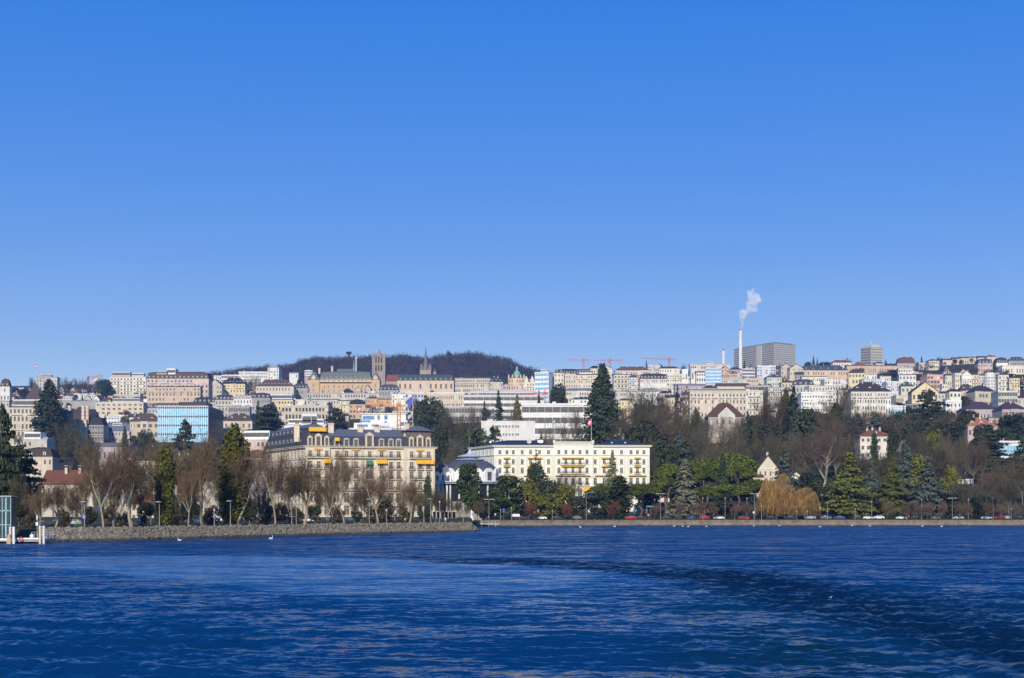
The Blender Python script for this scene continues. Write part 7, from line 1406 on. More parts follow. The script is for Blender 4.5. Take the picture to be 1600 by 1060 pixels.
# skyline trees
for i, (px, tp, w, k) in enumerate([(50, 590, 14, 'round'), (84, 596, 16, 'round'), (98, 589, 18, 'tall'), (108, 594, 16, 'round'), (118, 591, 15, 'tall'), (127, 592, 16, 'round'), (136, 594, 14, 'tall'), (148, 597, 16, 'round'), (158, 593, 18, 'dark_round'), (167, 594, 16, 'dark_round'), (172, 603, 12, 'dark_round'), (25, 606, 16, 'dark_round'), (36, 608, 16, 'dark_round'), (93, 606, 16, 'tall'), (122, 606, 16, 'tall'), (141, 606, 14, 'round'), (106, 608, 14, 'round')]):
    T_(k, px, tp, 2130 + (i*37 % 160), w, '%s ridge tree, %s in the left skyline wood' % ('dark evergreen' if k == 'dark_round' else 'bare', ORD[i]), group='trees of the left skyline wood')
SK = [('round', 398, 587, 2150, 22, 'bare tree before the long white apartment bar'), ('round', 385, 592, 2140, 14, 'smaller bare tree right of the yellow schoolhouse'), ('dark_round', 468, 594, 2180, 14, 'dark tree left of the peach palace'), ('dark_round', 702, 549, 3040, 12, 'dark conifer standing up on the wooded hill crest'), ('round', 708, 556, 3040, 12, 'bare tree beside the conifer on the hill crest'), ('round', 733, 549, 3050, 22, 'broad bare tree group top on the hill crest'), ('round', 748, 550, 3050, 18, 'second broad bare tree on the hill crest right part'),
 ('spruce', 1271, 557, 2460, 9, 'pointed fir on the skyline right of the hospital'), ('spruce', 1277, 559, 2460, 7, 'smaller fir beside the pointed skyline fir'), ('dark_round', 1288, 566, 2400, 22, 'dark round evergreen on the skyline behind the peach school'), ('dark_round', 1263, 566, 2440, 14, 'dark tree left of the pointed skyline fir'), ('round', 1324, 560, 2480, 14, 'bare tree left of the small tower block'), ('spruce', 1384, 562, 2420, 8, 'small fir right of the small tower block'), ('spruce', 1392, 567, 2420, 5, 'tiny fir on the skyline'), ('dark_round', 1412, 558, 2500, 8, 'dark tree top behind the brown mansard house'), ('dark_round', 1422, 558, 2500, 8, 'second dark tree top behind the brown mansard house'), ('spruce', 1440, 557, 2500, 8, 'lone fir left of the pink bungalow'), ('round', 1468, 558, 2520, 14, 'bare tree right of the cream skyline house'), ('round', 1428, 572, 2200, 24, 'bare thicket before the brown mansard house'), ('round', 1476, 574, 2250, 26, 'bare thicket under the skyline row'), ('round', 1500, 572, 2250, 26, 'second bare thicket under the skyline row'), ('round', 1520, 574, 2200, 20, 'bare thicket left of the pink gabled house'), ('dark_round', 1437, 586, 1980, 18, 'dark evergreen left of the redbrick house'), ('dark_round', 1430, 590, 1960, 14, 'dark bush right of the white house with awning'), ('spruce', 1553, 562, 2350, 8, 'dark green fir right of the pink gabled house'), ('dark_round', 1579, 584, 2050, 16, 'dark tree above the yellow arched gable house'), ('dark_round', 1597, 590, 1900, 14, 'dark tall tree at the right edge'), ('round', 1545, 578, 2150, 30, 'brown scrub patch above the round fronted block'), ('round', 1412, 592, 1900, 12, 'bare bush before the white house with awning'), ('round', 1380, 580, 2150, 26, 'bare tree before the long peach barrack wall'), ('dark_round', 1396, 578, 2200, 18, 'dark bush at the right end of the peach barrack wall'), ('spruce', 1163, 564, 2350, 8, 'dark fir before the hospital'), ('spruce', 1173, 569, 2300, 8, 'small fir right of the dark hospital fir'), ('spruce', 1218, 568, 2250, 5, 'thin fir at the hospital corner'), ('round', 1068, 570, 2420, 10, 'bare tree on the skyline right of the red crane'), ('dark_round', 1084, 572, 2380, 14, 'dark tree left of the long white hall'), ('spruce', 1010, 564, 2500, 8, 'fir standing on the skyline left of the gridded block'), ('dark_round', 1030, 570, 2450, 14, 'dark tree behind the gridded block'), ('spruce', 1390, 615, 1420, 7, 'thin dark cypress by the orange awning'), ('spruce', 1280, 606, 1600, 8, 'small fir before the cream stepped house'), ('round', 1366, 620, 1350, 14, 'bare bush before the large cream house'), ('dark_round', 1306, 596, 1800, 12, 'dark tree left of the yellow shuttered villa'), ('round', 716, 630, 1500, 24, 'lilac grey bare tree before the arcaded hall'), ('round', 760, 636, 1450, 26, 'bare bush before the long white office'), ('round', 828, 640, 1400, 18, 'bare bush under the red crane jib'), ('round', 648, 618, 1700, 14, 'bare tree behind the blue flag'), ('round', 1192, 606, 1500, 22, 'bare tree before the cream apartment wing'), ('round', 1224, 630, 1200, 22, 'bare tree below the small brown chalet'), ('spruce', 476, 600, 2100, 6, 'small dark fir left of the peach palace'), ('round', 1560, 590, 1800, 12, 'bare shrub left of the cream loggia block')]
for k, px, tp, d, w, lb in SK: T_(k, px, tp, d, w, lb)
# garden trees scattered between the houses: each named by the house it stands before
def garden():
    g = random.Random(9); n = 0; used = {}
    cand = [s for s in SHORT if s[3] - s[2] > 8 and s[1] - s[0] > 9 and s[4] > 900]
    for s in cand:
        for q in range(1 if s[1] - s[0] < 28 else 2):
            if g.random() < .12: continue
            px = s[0] + (s[1] - s[0])*((.1 + g.random()*.25) if q == 0 else (.6 + g.random()*.35)); d = s[4] - g.uniform(12, 28); row = HY - (gz(px, d) - CH)*F/d; hh = g.uniform(7, 13)*F/d
            if row < s[3] - 6 or s[5] in used and q == 0: continue
            k = g.choice(['round', 'round', 'dark_round', 'evergreen', 'spruce', 'olive']); wd = {'spruce': .4, 'dark_round': .8}.get(k, .75)
            nm = {'round': 'small bare tree', 'dark_round': 'small dark evergreen', 'evergreen': 'small green tree', 'spruce': 'small fir', 'olive': 'small olive tree'}[k]
            lab = s[5].split(' with ')[0].split(' on the ')[0].split(' behind ')[0]; lb = '%s at the %s foot of the %s' % (nm, 'left' if q == 0 else 'right', lab); lb = ' '.join(lb.split()[:16])
            if lb in LABELS: continue
            T_(k, px, row - hh, d, hh*wd*1.1, lb, group='garden trees among the hillside houses'); n += 1
garden()
# undergrowth on the park slope, one uncountable mass
def undergrowth():
    g = np.random.default_rng(12); out = []
    for k in range(2600):
        px = g.uniform(960, 1640); d = g.uniform(640, 980)
        if 985 > px and d > 750: continue
        z = gz(px, d); h = g.uniform(.8, 3.2); n = 16; u = g.normal(size=(n, 3)); u[:, 2] = np.abs(u[:, 2]); u /= np.linalg.norm(u, axis=1, keepdims=True)
        out.append(quads(np.array([PX(px, d), d, z]) + u*g.uniform(.4, 1, (n, 1))*np.array([h*.9, h*.9, h]), u + g.normal(0, .5, (n, 3)), .55, 1.0, g))
    for k in range(900):
        px = g.uniform(0, 960); d = g.uniform(660, 1100); z = gz(px, d); h = g.uniform(.8, 2.6); n = 14; u = g.normal(size=(n, 3)); u[:, 2] = np.abs(u[:, 2]); u /= np.linalg.norm(u, axis=1, keepdims=True)
        out.append(quads(np.array([PX(px, d), d, z]) + u*g.uniform(.4, 1, (n, 1))*np.array([h*.9, h*.9, h]), u + g.normal(0, .5, (n, 3)), .5, 1.0, g))
    o = link('undergrowth', npmesh('undergrowth', np.concatenate(out), leafm('undergrowth', (.058,.054,.022), .5))); o['kind'] = 'stuff'
    out = []
    for px in np.linspace(770, 1640, 520):
        for q in range(2):
            d = shore(px) + 21 + q*.8; n = 12; u = g.normal(size=(n, 3)); u /= np.linalg.norm(u, axis=1, keepdims=True); out.append(quads(np.array([PX(px, d), d, ZP + .9]) + u*np.array([.8, .6, 1.0]), u + g.normal(0, .4, (n, 3)), .4, 1.0, g))
    o = link('roadside_hedge', npmesh('roadside_hedge', np.concatenate(out), leafm('hedge', (.03,.04,.02), .4))); tag(o, 'long low dark hedge behind the quay road', 'hedge')
undergrowth()
# ------------------------------------------------------------------ terrace, stairs and monument below the rotunda
def terrace():
    d = 552; s = d/F; Sm = plain('terrace_stone', (.30,.26,.19), .9, .35, .8); r = thing('stone_terrace', 'beige stone terrace with steps below the rotunda', 'terrace', (PX(713, d), d, ZP - .5)); X = lambda p: (p - 713)*s; z = lambda q: PZ(q, d) - ZP + .5
    m = MB(); m.box(X(706), X(721), 0, 8, 0, z(786)); m.box(X(705.5), X(721.5), -.3, 8.2, z(786) + .003, z(784)); m.build('wall', Sm, r)
    for k in range(8): m = MB(); m.box(X(721 + k*4) + .003, X(725 + k*4), .5, 7, 0, z(786 + k*3.4)); m.build('step', Sm, r)
    for k in range(5): m = MB(); m.box(X(708) + k*.62, X(708) + .35 + k*.62, -.12, .01, .6, z(800)); m.build('recess', wallm('brown'), r) if k in (0, 4) else None
    r = thing('pergola', 'brown pergola with pale posts left of the beige terrace', 'pergola', (PX(694, 520), 520, ZP)); m = MB(); m.box(-4.5, 4.5, 0, 5, 3.2, 3.5); m.build('roof', wallm('sand'), r)
    for k in range(7): m = MB(); m.box(-4.3 + k*1.42, -4.1 + k*1.42, 0, .2, 0, 3.2); m.build('post', wallm('pale'), r)
    m = MB(); m.box(-4.4, 4.4, 4.4, 4.6, 0, 3.2); m.build('back_wall', wallm('brown'), r)
    r = thing('monument', 'white flared monument standing at the harbour corner', 'monument', (PX(737, 530), 530, ZP - .6)); m = MB(); m.lathe([(1.05, 0), (.95, .5), (.55, 1.7), (.32, 2.6), (.30, 2.9), (.5, 3.3), (.42, 3.9), (.1, 4.3)], n=14); m.build('figure', M_WHITE, r, smooth=True); m = MB(); m.cyl(0, 0, -.4, -.003, 1.3, n=10); m.build('plinth', wallm('pale'), r)
    r = thing('jetty', 'small pale jetty with railings at the harbour corner', 'jetty', (PX(757, 529), 529, 0)); m = MB(); m.box(-5, 5.5, 0, 3, .9, 1.15); m.build('deck', wallm('pale'), r); m = MB()
    for k in range(9): m.tube((-4.9 + k*1.28, .1, -1.5 if k % 2 else 1.15), (-4.9 + k*1.28, .1, 2.2), .06, .06, 5)
    m.tube((-4.9, .1, 2.2), (5.4, .1, 2.2), .05, .05, 4); m.tube((-4.9, .1, 1.7), (5.4, .1, 1.7), .04, .04, 4); m.build('railing', wallm('pale'), r)
terrace()
# ------------------------------------------------------------------ lamps, signs, flags
POLE = colm('lamp_grey', (.27, .265, .25), .6); HEADM = colm('lamp_head', (.42, .42, .4), .5)
def lamp(px, top, d, label, kind='disc'):
    z = ZP; h = PZ(top, d) - z; r = thing('street_lamp', label, 'street lamp', (PX(px, d), d, z), group='street lamps'); m = MB(); m.cyl(0, 0, 0, h, .11, .07, n=7); m.build('pole', POLE, r)
    m = MB()
    if kind == 'disc': m.lathe([(.05, h), (.75, h + .10), (.8, h + .16), (.25, h + .34), (.02, h + .36)], -.25, 0, 12)
    elif kind == 'double': m.box(-1.9, -.3, -.22, .22, h, h + .2); m.box(.3, 1.9, -.22, .22, h, h + .2); m.box(-.3, .3, -.06, .06, h + .05, h + .14)
    elif kind == 'arm': m.tube((0, 0, h - .3), (.8, -.2, h + .35), .07, .06, 5); m.tube((.8, -.2, h + .35), (2.2, -.4, h + .5), .06, .05, 5); m.box(1.9, 3.0, -.6, -.2, h + .4, h + .58)
    else: m.box(-.16, .16, -.16, .16, h, h + .55)
    m.build('lamp_head', HEADM, r); return r
for px, tp in ((132, 786), (249, 786), (360, 784.5), (463, 782), (577, 781.5), (673, 781)): lamp(px, tp, shore(px) + 4.9, 'promenade lamp with a pale disc head %s' % {132: 'nearest the landing stage', 249: 'before the slender golden cypress', 360: 'before the big golden cypress', 463: 'before the left corner of the grand hotel', 577: 'before the middle of the grand hotel', 673: 'before the right corner of the grand hotel'}[px])
for px, tp in ((335, 799), (456, 781), (604, 799), (662, 795), (687, 786), (724, 796)): lamp(px, tp, shore(px) + 9, 'thin plain post %s' % {335: 'right of the small white kiosk', 456: 'just left of the lamp at the hotel corner', 604: 'before the round brown hedge mound', 662: 'before the grand hotel right pavilion', 687: 'before the brown pergola', 724: 'at the end of the boulder mole'}[px], 'post')
LUSED = set()
for px, tp, k in ((764, 781, 'double'), (782, 798, 'post'), (799, 795, 'post'), (863, 799, 'post'), (916, 771, 'arm'), (957, 799, 'post'), (1032, 772, 'double'), (1098, 780, 'post'), (1133, 780, 'post'), (1148, 800, 'post'), (1167, 780, 'post'), (1179, 772, 'double'), (1190, 792, 'post'), (1245, 800, 'post'), (1261, 800, 'post'), (1293, 785, 'arm'), (1336, 797, 'post'), (1362, 785, 'post'), (1440, 782, 'post'), (1488, 779, 'double'), (1513, 782, 'post'), (1552, 798, 'post'), (1580, 796, 'post')):
    near = min([q for q in PK if q[5] not in LUSED], key=lambda q: abs(q[1] - px) + (q[3] - 560)*.02)[5]; LUSED.add(near); lamp(px, tp, shore(px) + 8.3, ' '.join(('%s on the quay before the %s' % ({'double': 'double headed lamp', 'post': 'plain pale post', 'arm': 'curved arm road lamp'}[k], near) + '').split()[:16]), k)
def sign(name, label, cat, px, d, h, build): r = thing(name, label, cat, (PX(px, d), d, ZP)); m = MB(); m.cyl(0, 0, 0, h, .045, n=6); m.build('pole', POLE, r); build(r, h); return r
BLU = colm('sign_blue', (.03, .10, .45), .5)
def disc(c, rad, c2=None):
    def f(r, h):
        m = MB(); n = 14
        for y, mm in ((-.09, 0), (-.05, 0)): m.face([(rad*math.cos(6.283*k/n), y, h + rad*math.sin(6.283*k/n)) for k in range(n)][::1 if y < -.06 else -1], mm)
        for k in range(n): a, b = 6.283*k/n, 6.283*(k + 1)/n; m.face([(rad*math.cos(a), -.09, h + rad*math.sin(a)), (rad*math.cos(a), -.05, h + rad*math.sin(a)), (rad*math.cos(b), -.05, h + rad*math.sin(b)), (rad*math.cos(b), -.09, h + rad*math.sin(b))])
        m.build('plate', c, r)
        if c2: m = MB(); m.box(-rad*c2[0], rad*c2[0], -.13, -.095, h - rad*c2[1], h + rad*c2[1]); m.build('symbol', M_WHITE, r)
    return f
sign('traffic_sign', 'round blue path sign with white symbol on the left promenade', 'sign', 131.5, shore(131) + 7, 2.35, disc(BLU, .42, (.22, .55)))
sign('traffic_sign', 'round red sign with white bar on the quay road', 'sign', 1013, shore(1013) + 8.6, 1.9, disc(colm('sign_red', (.6, .02, .02), .5), .5, (.65, .16)))
def board(w, h0, h1, c): return lambda r, h: (lambda m: (m.box(-w/2, w/2, -.1, -.05, h0, h1), m.build('board', c, r)))(MB())
sign('road_sign', 'small blue rectangular sign beside the quay wall', 'sign', 787, 549, 4.4, board(.75, 2.9, 4.4, BLU))
sign('road_sign', 'blue and white square sign left of the red road sign', 'sign', 991, 566, 3.2, board(.6, 2.6, 3.2, BLU))
sign('road_sign', 'green direction board under the double lamp', 'sign', 1016, 573, 5.5, board(3.2, 5.0, 5.6, colm('sign_green', (.05, .25, .18), .5)))
sign('road_sign', 'white round sign left of the double lamp by the willow', 'sign', 1177.6, 566, 2.9, disc(M_WHITE, .42))
def flag(px, top, bot, d, w, h, cols, label, z=None, drape=.75, base_row=None):
    zb = PZ(base_row, d) if base_row else gz(px, d); r = thing('flag', label, 'flag', (PX(px, d), d, zb)); zt = PZ(top, d) - zb; m = MB(); m.cyl(0, 0, 0, zt, .13, .07, n=6); m.build('pole', colm('flagpole', (.6, .6, .58), .4), r)
    s = d/F; W_, H_ = w*s, h*s; m = MB(); nx, nz = 8, 8; P = {}
    for i in range(nx + 1):
        for j in range(nz + 1): u, v = i/nx, j/nz; P[i, j] = (-W_*u*(1 - .25*v) , .35*math.sin(u*7 + v*3)*u*W_*.3, zt - H_*.02 - H_*v*.75 - W_*drape*u*(1 - .2*v))
    for i in range(nx):
        for j in range(nz):
            u, v = (i + .5)/nx, (j + .5)/nz; mt = 0
            if len(cols) > 1 and cols[0] != 'vd': mt = 1 if ((abs(u - .5) < .13 and abs(v - .5) < .33) or (abs(v - .5) < .13 and abs(u - .5) < .33)) else 0
            m.face([P[i, j], P[i, j + 1], P[i + 1, j + 1], P[i + 1, j]], mt)
    m.build('cloth', [colm('flag_%d_%d_%d' % tuple(int(q*100) for q in c), c, .8, var=.03) for c in cols if c != 'vd'], r, smooth=True); return r
RED = (.60, .02, .03); WHT = (.75, .75, .75)
flag(924, 654, 690, 642, 6.5, 12, [RED, WHT], 'red flag with white cross on the roof of the white hotel', base_row=688.5)
flag(867, 656, 690, 642, 4, 10, [(.45, .52, .48), (.12, .35, .22)], 'small green and white flag on the roof of the white hotel', base_row=688.5)
flag(563, 633.5, 668, 600, 5.5, 12, [RED, WHT], 'red flag with white cross on the roof of the grand hotel', base_row=676)
flag(645, 618, 668, 600, 9, 17, [(.10, .13, .45)], 'blue flag on a tall pole above the grand hotel roof', base_row=668)
flag(486.5, 618, 672, 600, 3, 11, [(.05, .25, .13)], 'narrow green flag on a tall white pole above the grand hotel wing', base_row=668)
flag(57.5, 568, 600, 2150, 3, 9, [RED, WHT], 'red and white flag on the pale grey tower block', base_row=590)
r = thing('flagpole', 'bare flagpole on top of the rotunda lantern', 'flagpole', (PX(733, 608), 608, PZ(703, 608))); m = MB(); m.tube((0, 0, 0), (0, 0, PZ(672, 608) - PZ(703, 608)), .09, .05, 6); m.build('pole', POLE, r)
# ------------------------------------------------------------------ cars
CARM = lambda n, c: plain('car_' + n, c, .3, .03, 1.0, .5)
def make_car():
    r = thing('parked_car', 'car', 'car'); prof = [(-2.1, .35), (-2.15, .75), (-1.95, .95), (-1.1, 1.05), (-.55, 1.42), (.75, 1.46), (1.55, 1.08), (2.05, .98), (2.15, .6), (2.1, .35)]
    m = MB(); yw = .85
    def ring(y, k): return [(x, y, .35 + (z - .35)*(1 if z < 1.06 else k)) for x, z in prof]
    a, b = ring(-yw, .97), ring(yw, .97); n = len(prof)
    for i in range(n): j = (i + 1) % n; m.face([a[i], b[i], b[j], a[j]])
    m.face(a[::1]); m.face(b[::-1]); m.build('body', CARM('white', (.7, .7, .69)), r)
    for s in (-1, 1):
        m = MB(); p = [(-.98, 1.06), (-.5, 1.36), (.08, 1.38), (.08, 1.06)]; q = [(.16, 1.06), (.16, 1.38), (.7, 1.4), (1.3, 1.08)]
        for w in (p, q): pts = [(x, s*(yw + .012), z) for x, z in w]; m.face(pts[::-1] if s < 0 else pts)
        m.build('side_window', M_WIN, r)
        for x in (-1.35, 1.3):
            m = MB(); n_ = 12; c = [(x + .33*math.cos(6.283*k/n_), .33 + .33*math.sin(6.283*k/n_)) for k in range(n_)]
            y0, y1 = sorted((s*(yw - .18), s*(yw + .03)));
            for k in range(n_): u, v = c[k], c[(k + 1) % n_]; m.face([(u[0], y0, u[1]), (v[0], y0, v[1]), (v[0], y1, v[1]), (u[0], y1, u[1])])
            m.face([(u[0], y0, u[1]) for u in c]); m.face([(u[0], y1, u[1]) for u in c][::-1]); m.build('wheel', colm('tyre', (.02, .02, .02)), r)
    for x, nm, c in ((-2.16, 'headlight', (.6, .6, .55)), (2.16, 'tail_light', (.35, .02, .02))):
        for y in (-.6, .6): m = MB(); m.box(x - .03, x + .03, y - .16, y + .16, .66, .82); m.build(nm, colm(nm, c, .3), r)
    return r
car0 = make_car(); first = True
CC = dict(white=(.7, .7, .69), silver=(.42, .43, .45), red=(.42, .02, .025), dark=(.03, .03, .035), blue=(.04, .08, .2), grey=(.16, .16, .17))
CARS = [(846, 'white', 'white car behind the quay wall left of the low green shrub tree'), (829, 'dark', 'dark car left of the white car near the rusty trees'), (812, 'dark', 'dark car beside the white information board'), (870, 'dark', 'dark car right of the white car near the rusty trees'), (900, 'grey', 'grey car under the dark green bush'), (985, 'red', 'red car left of the round red sign'), (1001, 'dark', 'dark car just left of the round red sign'), (1040, 'dark', 'dark car left of the large silvery spruce trunk'), (1083, 'blue', 'blue car before the large silvery spruce'), (1100, 'red', 'red car right of the blue car'), (1123, 'white', 'white car right of the red car by the spruce'), (1162, 'red', 'red car below the front stone pine'), (1205, 'dark', 'dark car before the large golden willow'), (1234, 'dark', 'dark car between the two willows'), (1266, 'silver', 'silver car before the smaller willow'), (1290, 'grey', 'grey car at the foot of the great bare tree'), (1311, 'blue', 'dark blue car left of the great cedar trunk'), (1340, 'dark', 'dark car below the great yellow green cedar'), (1356, 'white', 'white car, left of a pair below the great cedar'), (1373, 'white', 'white car, right of a pair below the great cedar'), (1408, 'white', 'white car below the second yellow green cedar'), (1430, 'dark', 'dark car right of the second yellow green cedar'), (1462, 'grey', 'grey car below the broad blue grey cedar'), (1497, 'silver', 'silver car before the dark red brown tree'), (1541, 'white', 'white car near the right end of the quay'), (1562, 'red', 'dark red car right of the white car at the right end'), (1572, 'silver', 'silver car overlapping the dark red car at the right end'), (1592, 'dark', 'dark car at the right edge of the quay')]
for i, (px, c, lb) in enumerate(CARS):
    d = shore(px) + (10.5 if i % 2 else 12.3); loc = (PX(px, d), d, ZP + .06)
    if i == 0: r = car0; r.location = loc; r['label'] = lb; r['group'] = 'cars along the quay road'; r.rotation_euler = (0, 0, 0)
    else: r = dup(car0, loc, lb, math.pi*(i % 3 == 0), (1, 1, R.uniform(.96, 1.2)), 'cars along the quay road')
    for ch in r.children:
        if ch.name.startswith('body') and c != 'white': ch.material_slots[0].link = 'OBJECT'; ch.material_slots[0].material = CARM(c, CC[c])
for px, c, lb, d in ((212, 'grey', 'grey car parked under the fifth promenade plane tree', 330), (66, 'dark', 'dark car behind the landing stage', 318), (186, 'dark', 'dark car left of the grey car on the promenade', 345), (545, 'blue', 'dark blue car before the grand hotel garden', 455), (300, 'blue', 'blue car between the golden cypresses', 400), (90, 'dark', 'dark car before the red roofed restaurant', 345), (115, 'silver', 'silver car before the red roofed restaurant', 350), (480, 'white', 'white car behind the eleventh promenade plane tree', 440), (640, 'dark', 'dark car near the grand hotel right pavilion', 470)):
    r = dup(car0, (PX(px, d), d, ZP + .06), lb, R.choice([0, math.pi]), None, 'cars parked behind the left promenade')
    for ch in r.children:
        if ch.name.startswith('body') and c != 'white': ch.material_slots[0].link = 'OBJECT'; ch.material_slots[0].material = CARM(c, CC[c])
r = thing('information_board', 'white information board on legs beside the rusty trees', 'board', (PX(806, 552), 552, ZP)); m = MB(); m.box(-1.5, 1.5, -.06, .06, 1.3, 2.3); m.build('panel', M_WHITE, r)
for x in (-1.4, 1.4): m = MB(); m.cyl(x, .1, 0, 2.3, .06, n=6); m.build('leg', POLE, r)
# ------------------------------------------------------------------ people
def person_mesh(name, pose, jacket, legs, hair=(.05, .03, .02)):
    sp = .09 if pose == 'stand' else .17
    P = [((0,0,.95),.13),((0,0,1.15),.135),((0,0,1.36),.15),((0,0,1.5),.065),((0,0,1.6),.085),((0,-.01,1.7),.095),((0,0,1.77),.06),
         ((-.09,0,.9),.10),((-.10,-sp*.8,.5),.075),((-.10,-sp*.2 if pose=='stand' else .0,.09),.05),((-.11,-sp - .1,.04),.045), ((.09,0,.9),.10),((.10,sp*.6,.5),.075),((.10,sp*1.2,.09),.05),((.11,sp*1.2 - .14,.04),.045),
         ((-.2,0,1.42),.07),((-.25,.04,1.14),.055),((-.24,-.08,.92),.04),((-.235,-.11,.83),.04), ((.2,0,1.42),.07),((.25,.02,1.14),.055),((.24,-.1,.95),.04),((.235,-.14,.86),.04)]
    E = [(0,1),(1,2),(2,3),(3,4),(4,5),(5,6),(0,7),(7,8),(8,9),(9,10),(0,11),(11,12),(12,13),(13,14),(2,15),(15,16),(16,17),(17,18),(2,19),(19,20),(20,21),(21,22)]
    me = bpy.data.meshes.new(name); me.from_pydata([p[0] for p in P], E, []); o = bpy.data.objects.new(name, me); COL.objects.link(o); o.modifiers.new('s', 'SKIN'); o.modifiers.new('d', 'SUBSURF').levels = 1
    for i, v in enumerate(me.skin_vertices[0].data): v.radius = (P[i][1], P[i][1]); v.use_root = (i == 0)
    m2 = bpy.data.meshes.new_from_object(o.evaluated_get(bpy.context.evaluated_depsgraph_get())); bpy.data.objects.remove(o); m2.name = name; m2.materials.clear()
    for q in (colm('skin', (.45, .28, .2)), colm('cloth_%d%d%d' % tuple(int(c*100) for c in jacket), jacket), colm('cloth_%d%d%d' % tuple(int(c*100) for c in legs), legs), colm('hair', hair)): m2.materials.append(q)
    for p in m2.polygons: z, y = p.center.z, p.center.y; p.material_index = 3 if (z > 1.72 or (z > 1.56 and y > .02)) else 0 if (z > 1.52 or (z < .9 and abs(p.center.x) > .2)) else 1 if z > .93 else 2
    p_s = [True]*len(m2.polygons); m2.polygons.foreach_set('use_smooth', p_s); return m2
PPL = [(123, 283, 'person in a bright green coat standing at the left promenade', (.03, .45, .04), (.05, .05, .05), 'stand', 0), (177, 290, 'person with blue top and orange trousers on the left promenade', (.10, .3, .6), (.75, .28, .02), 'walk', 1.2), (165, 300, 'person in dark clothes near the blue topped walker', (.04, .05, .07), (.03, .03, .04), 'stand', .5), (374, 328, 'person in a red jacket by the ninth promenade plane tree', (.5, .03, .04), (.06, .07, .12), 'walk', 1.5), (513, 360, 'person in a bright blue jacket before the grand hotel', (.03, .16, .5), (.04, .04, .06), 'walk', -1.4), (617, 385, 'person in a pink top before the grand hotel', (.5, .25, .25), (.05, .05, .06), 'walk', 1.4), (633, 388, 'person in a tan coat before the grand hotel', (.4, .3, .18), (.05, .04, .04), 'stand', .3), (696, 405, 'person in white near the end of the boulder mole', (.7, .7, .68), (.3, .3, .3), 'stand', -.6), (757, 531, 'person in black standing on the small jetty', (.02, .02, .025), (.02, .02, .025), 'stand', .2), (746, 536, 'person in a grey jacket at the harbour corner', (.25, .26, .3), (.05, .06, .1), 'walk', 1.3), (763, 536, 'person in a pale coat right of the person in black', (.5, .5, .5), (.05, .05, .07), 'walk', -1.3), (1199, 562, 'dark figure sitting height on the quay wall by the willow', (.03, .03, .03), (.02, .02, .02), 'stand', 0), (1113, 565, 'person with a dark jacket beside the white car', (.05, .05, .06), (.04, .04, .05), 'walk', 1.2), (1420, 567, 'person in an orange red jacket on the quay', (.75, .12, .02), (.05, .05, .05), 'stand', .4), (1289, 567, 'person in a sand coloured coat on the quay', (.5, .36, .12), (.1, .08, .05), 'stand', .1)]
for i, (px, d, lb, j, l, pose, rz) in enumerate(PPL):
    zz = {757: 1.15, 1199: 2.25}.get(px, ZP + (.16 if d > 550 else .05)); lb = lb.replace('sitting height on', 'standing behind')
    o = link('person', person_mesh('person', pose, j, l), None, (PX(px, d), d, zz), rz); tag(o, lb, 'person')
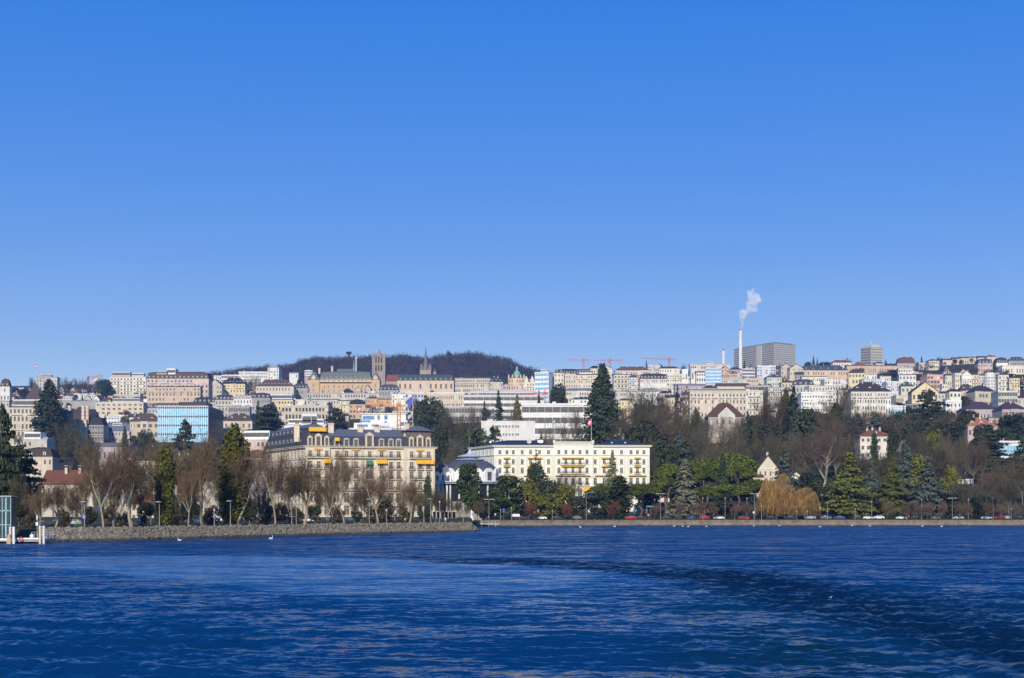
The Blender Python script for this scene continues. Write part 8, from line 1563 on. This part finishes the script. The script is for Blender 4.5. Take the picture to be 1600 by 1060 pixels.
# ------------------------------------------------------------------ birds on the water
def swan():
    r = thing('swan', 'swan', 'swan'); m = MB(); pr = [(.02, -.62), (.2, -.45), (.30, -.1), (.27, .25), (.12, .5), (.02, .58)]
    for (r0, x0), (r1, x1) in zip(pr, pr[1:]):
        for k in range(10):
            a, b = 6.283*k/10, 6.283*(k + 1)/10; m.face([(x0, r0*math.cos(a)*.9, .14 + r0*math.sin(a)*(.8 if math.sin(a) > 0 else .4)), (x0, r0*math.cos(b)*.9, .14 + r0*math.sin(b)*(.8 if math.sin(b) > 0 else .4)), (x1, r1*math.cos(b)*.9, .14 + r1*math.sin(b)*(.8 if math.sin(b) > 0 else .4)), (x1, r1*math.cos(a)*.9, .14 + r1*math.sin(a)*(.8 if math.sin(a) > 0 else .4))])
    W_ = colm('feathers', (.8, .8, .78), .7, var=.03); m.build('body', W_, r, smooth=True); m = MB(); nk = [(-.42, 0, .25), (-.58, 0, .45), (-.50, 0, .68), (-.52, 0, .86), (-.66, 0, .92)]
    for p, q in zip(nk, nk[1:]): m.tube(p, q, .06, .055, 6)
    m.build('neck', W_, r, smooth=True); m = MB(); m.tube((-.66, 0, .92), (-.82, 0, .87), .05, .015, 6); m.build('bill', colm('bill_orange', (.6, .2, .03)), r); return r
sw0 = swan(); SW = [(907, 824.5), (960, 823.6), (1053, 823), (1067, 823), (1075, 824), (1104, 823.6), (1178, 822.6), (1218, 822), (1281, 824), (1331, 822.2), (1360, 822.8), (1441, 823), (1471, 823.6), (281, 845.5), (423, 842.5)]
sw0.scale = (.75, .75, .75)
for i, (px, row) in enumerate(SW):
    d = at(px, row); d = min(d, shore(px) - 5); loc = (PX(px, d), d, .02); lb = 'white swan on the water, %s from the left %s' % ((ORD[i], 'off the right quay wall') if i < 13 else (ORD[i - 13], 'off the boulder embankment'))
    if i == 0: sw0.location = loc; sw0['label'] = lb; sw0['group'] = 'swans along the quay'
    else: dup(sw0, loc, lb, R.choice([0, math.pi, .5, 2.6]), None, 'swans along the quay')
# ------------------------------------------------------------------ air
def haze():
    m = bpy.data.materials.new('haze_air'); m.use_nodes = True; t = m.node_tree; t.nodes.remove(t.nodes['Principled BSDF']); v = nd(t, 'ShaderNodeVolumePrincipled'); v.inputs['Color'].default_value = (.26, .45, .95, 1); v.inputs['Density'].default_value = HAZE; v.inputs['Density Attribute'].default_value = ''; v.inputs['Anisotropy'].default_value = .0
    t.links.new(v.outputs[0], t.nodes['Material Output'].inputs['Volume'])
    mb = MB(); mb.box(-2600, 2600, -60, 3490, -70, 440); o = mb.build('haze', m); o['kind'] = 'stuff'
HAZE = 0.62e-4
haze()
_dups = {k: v for k, v in LABELS.items() if len(v) > 1}
if _dups: print('SAME LABELS', {k: len(v) for k, v in _dups.items()})
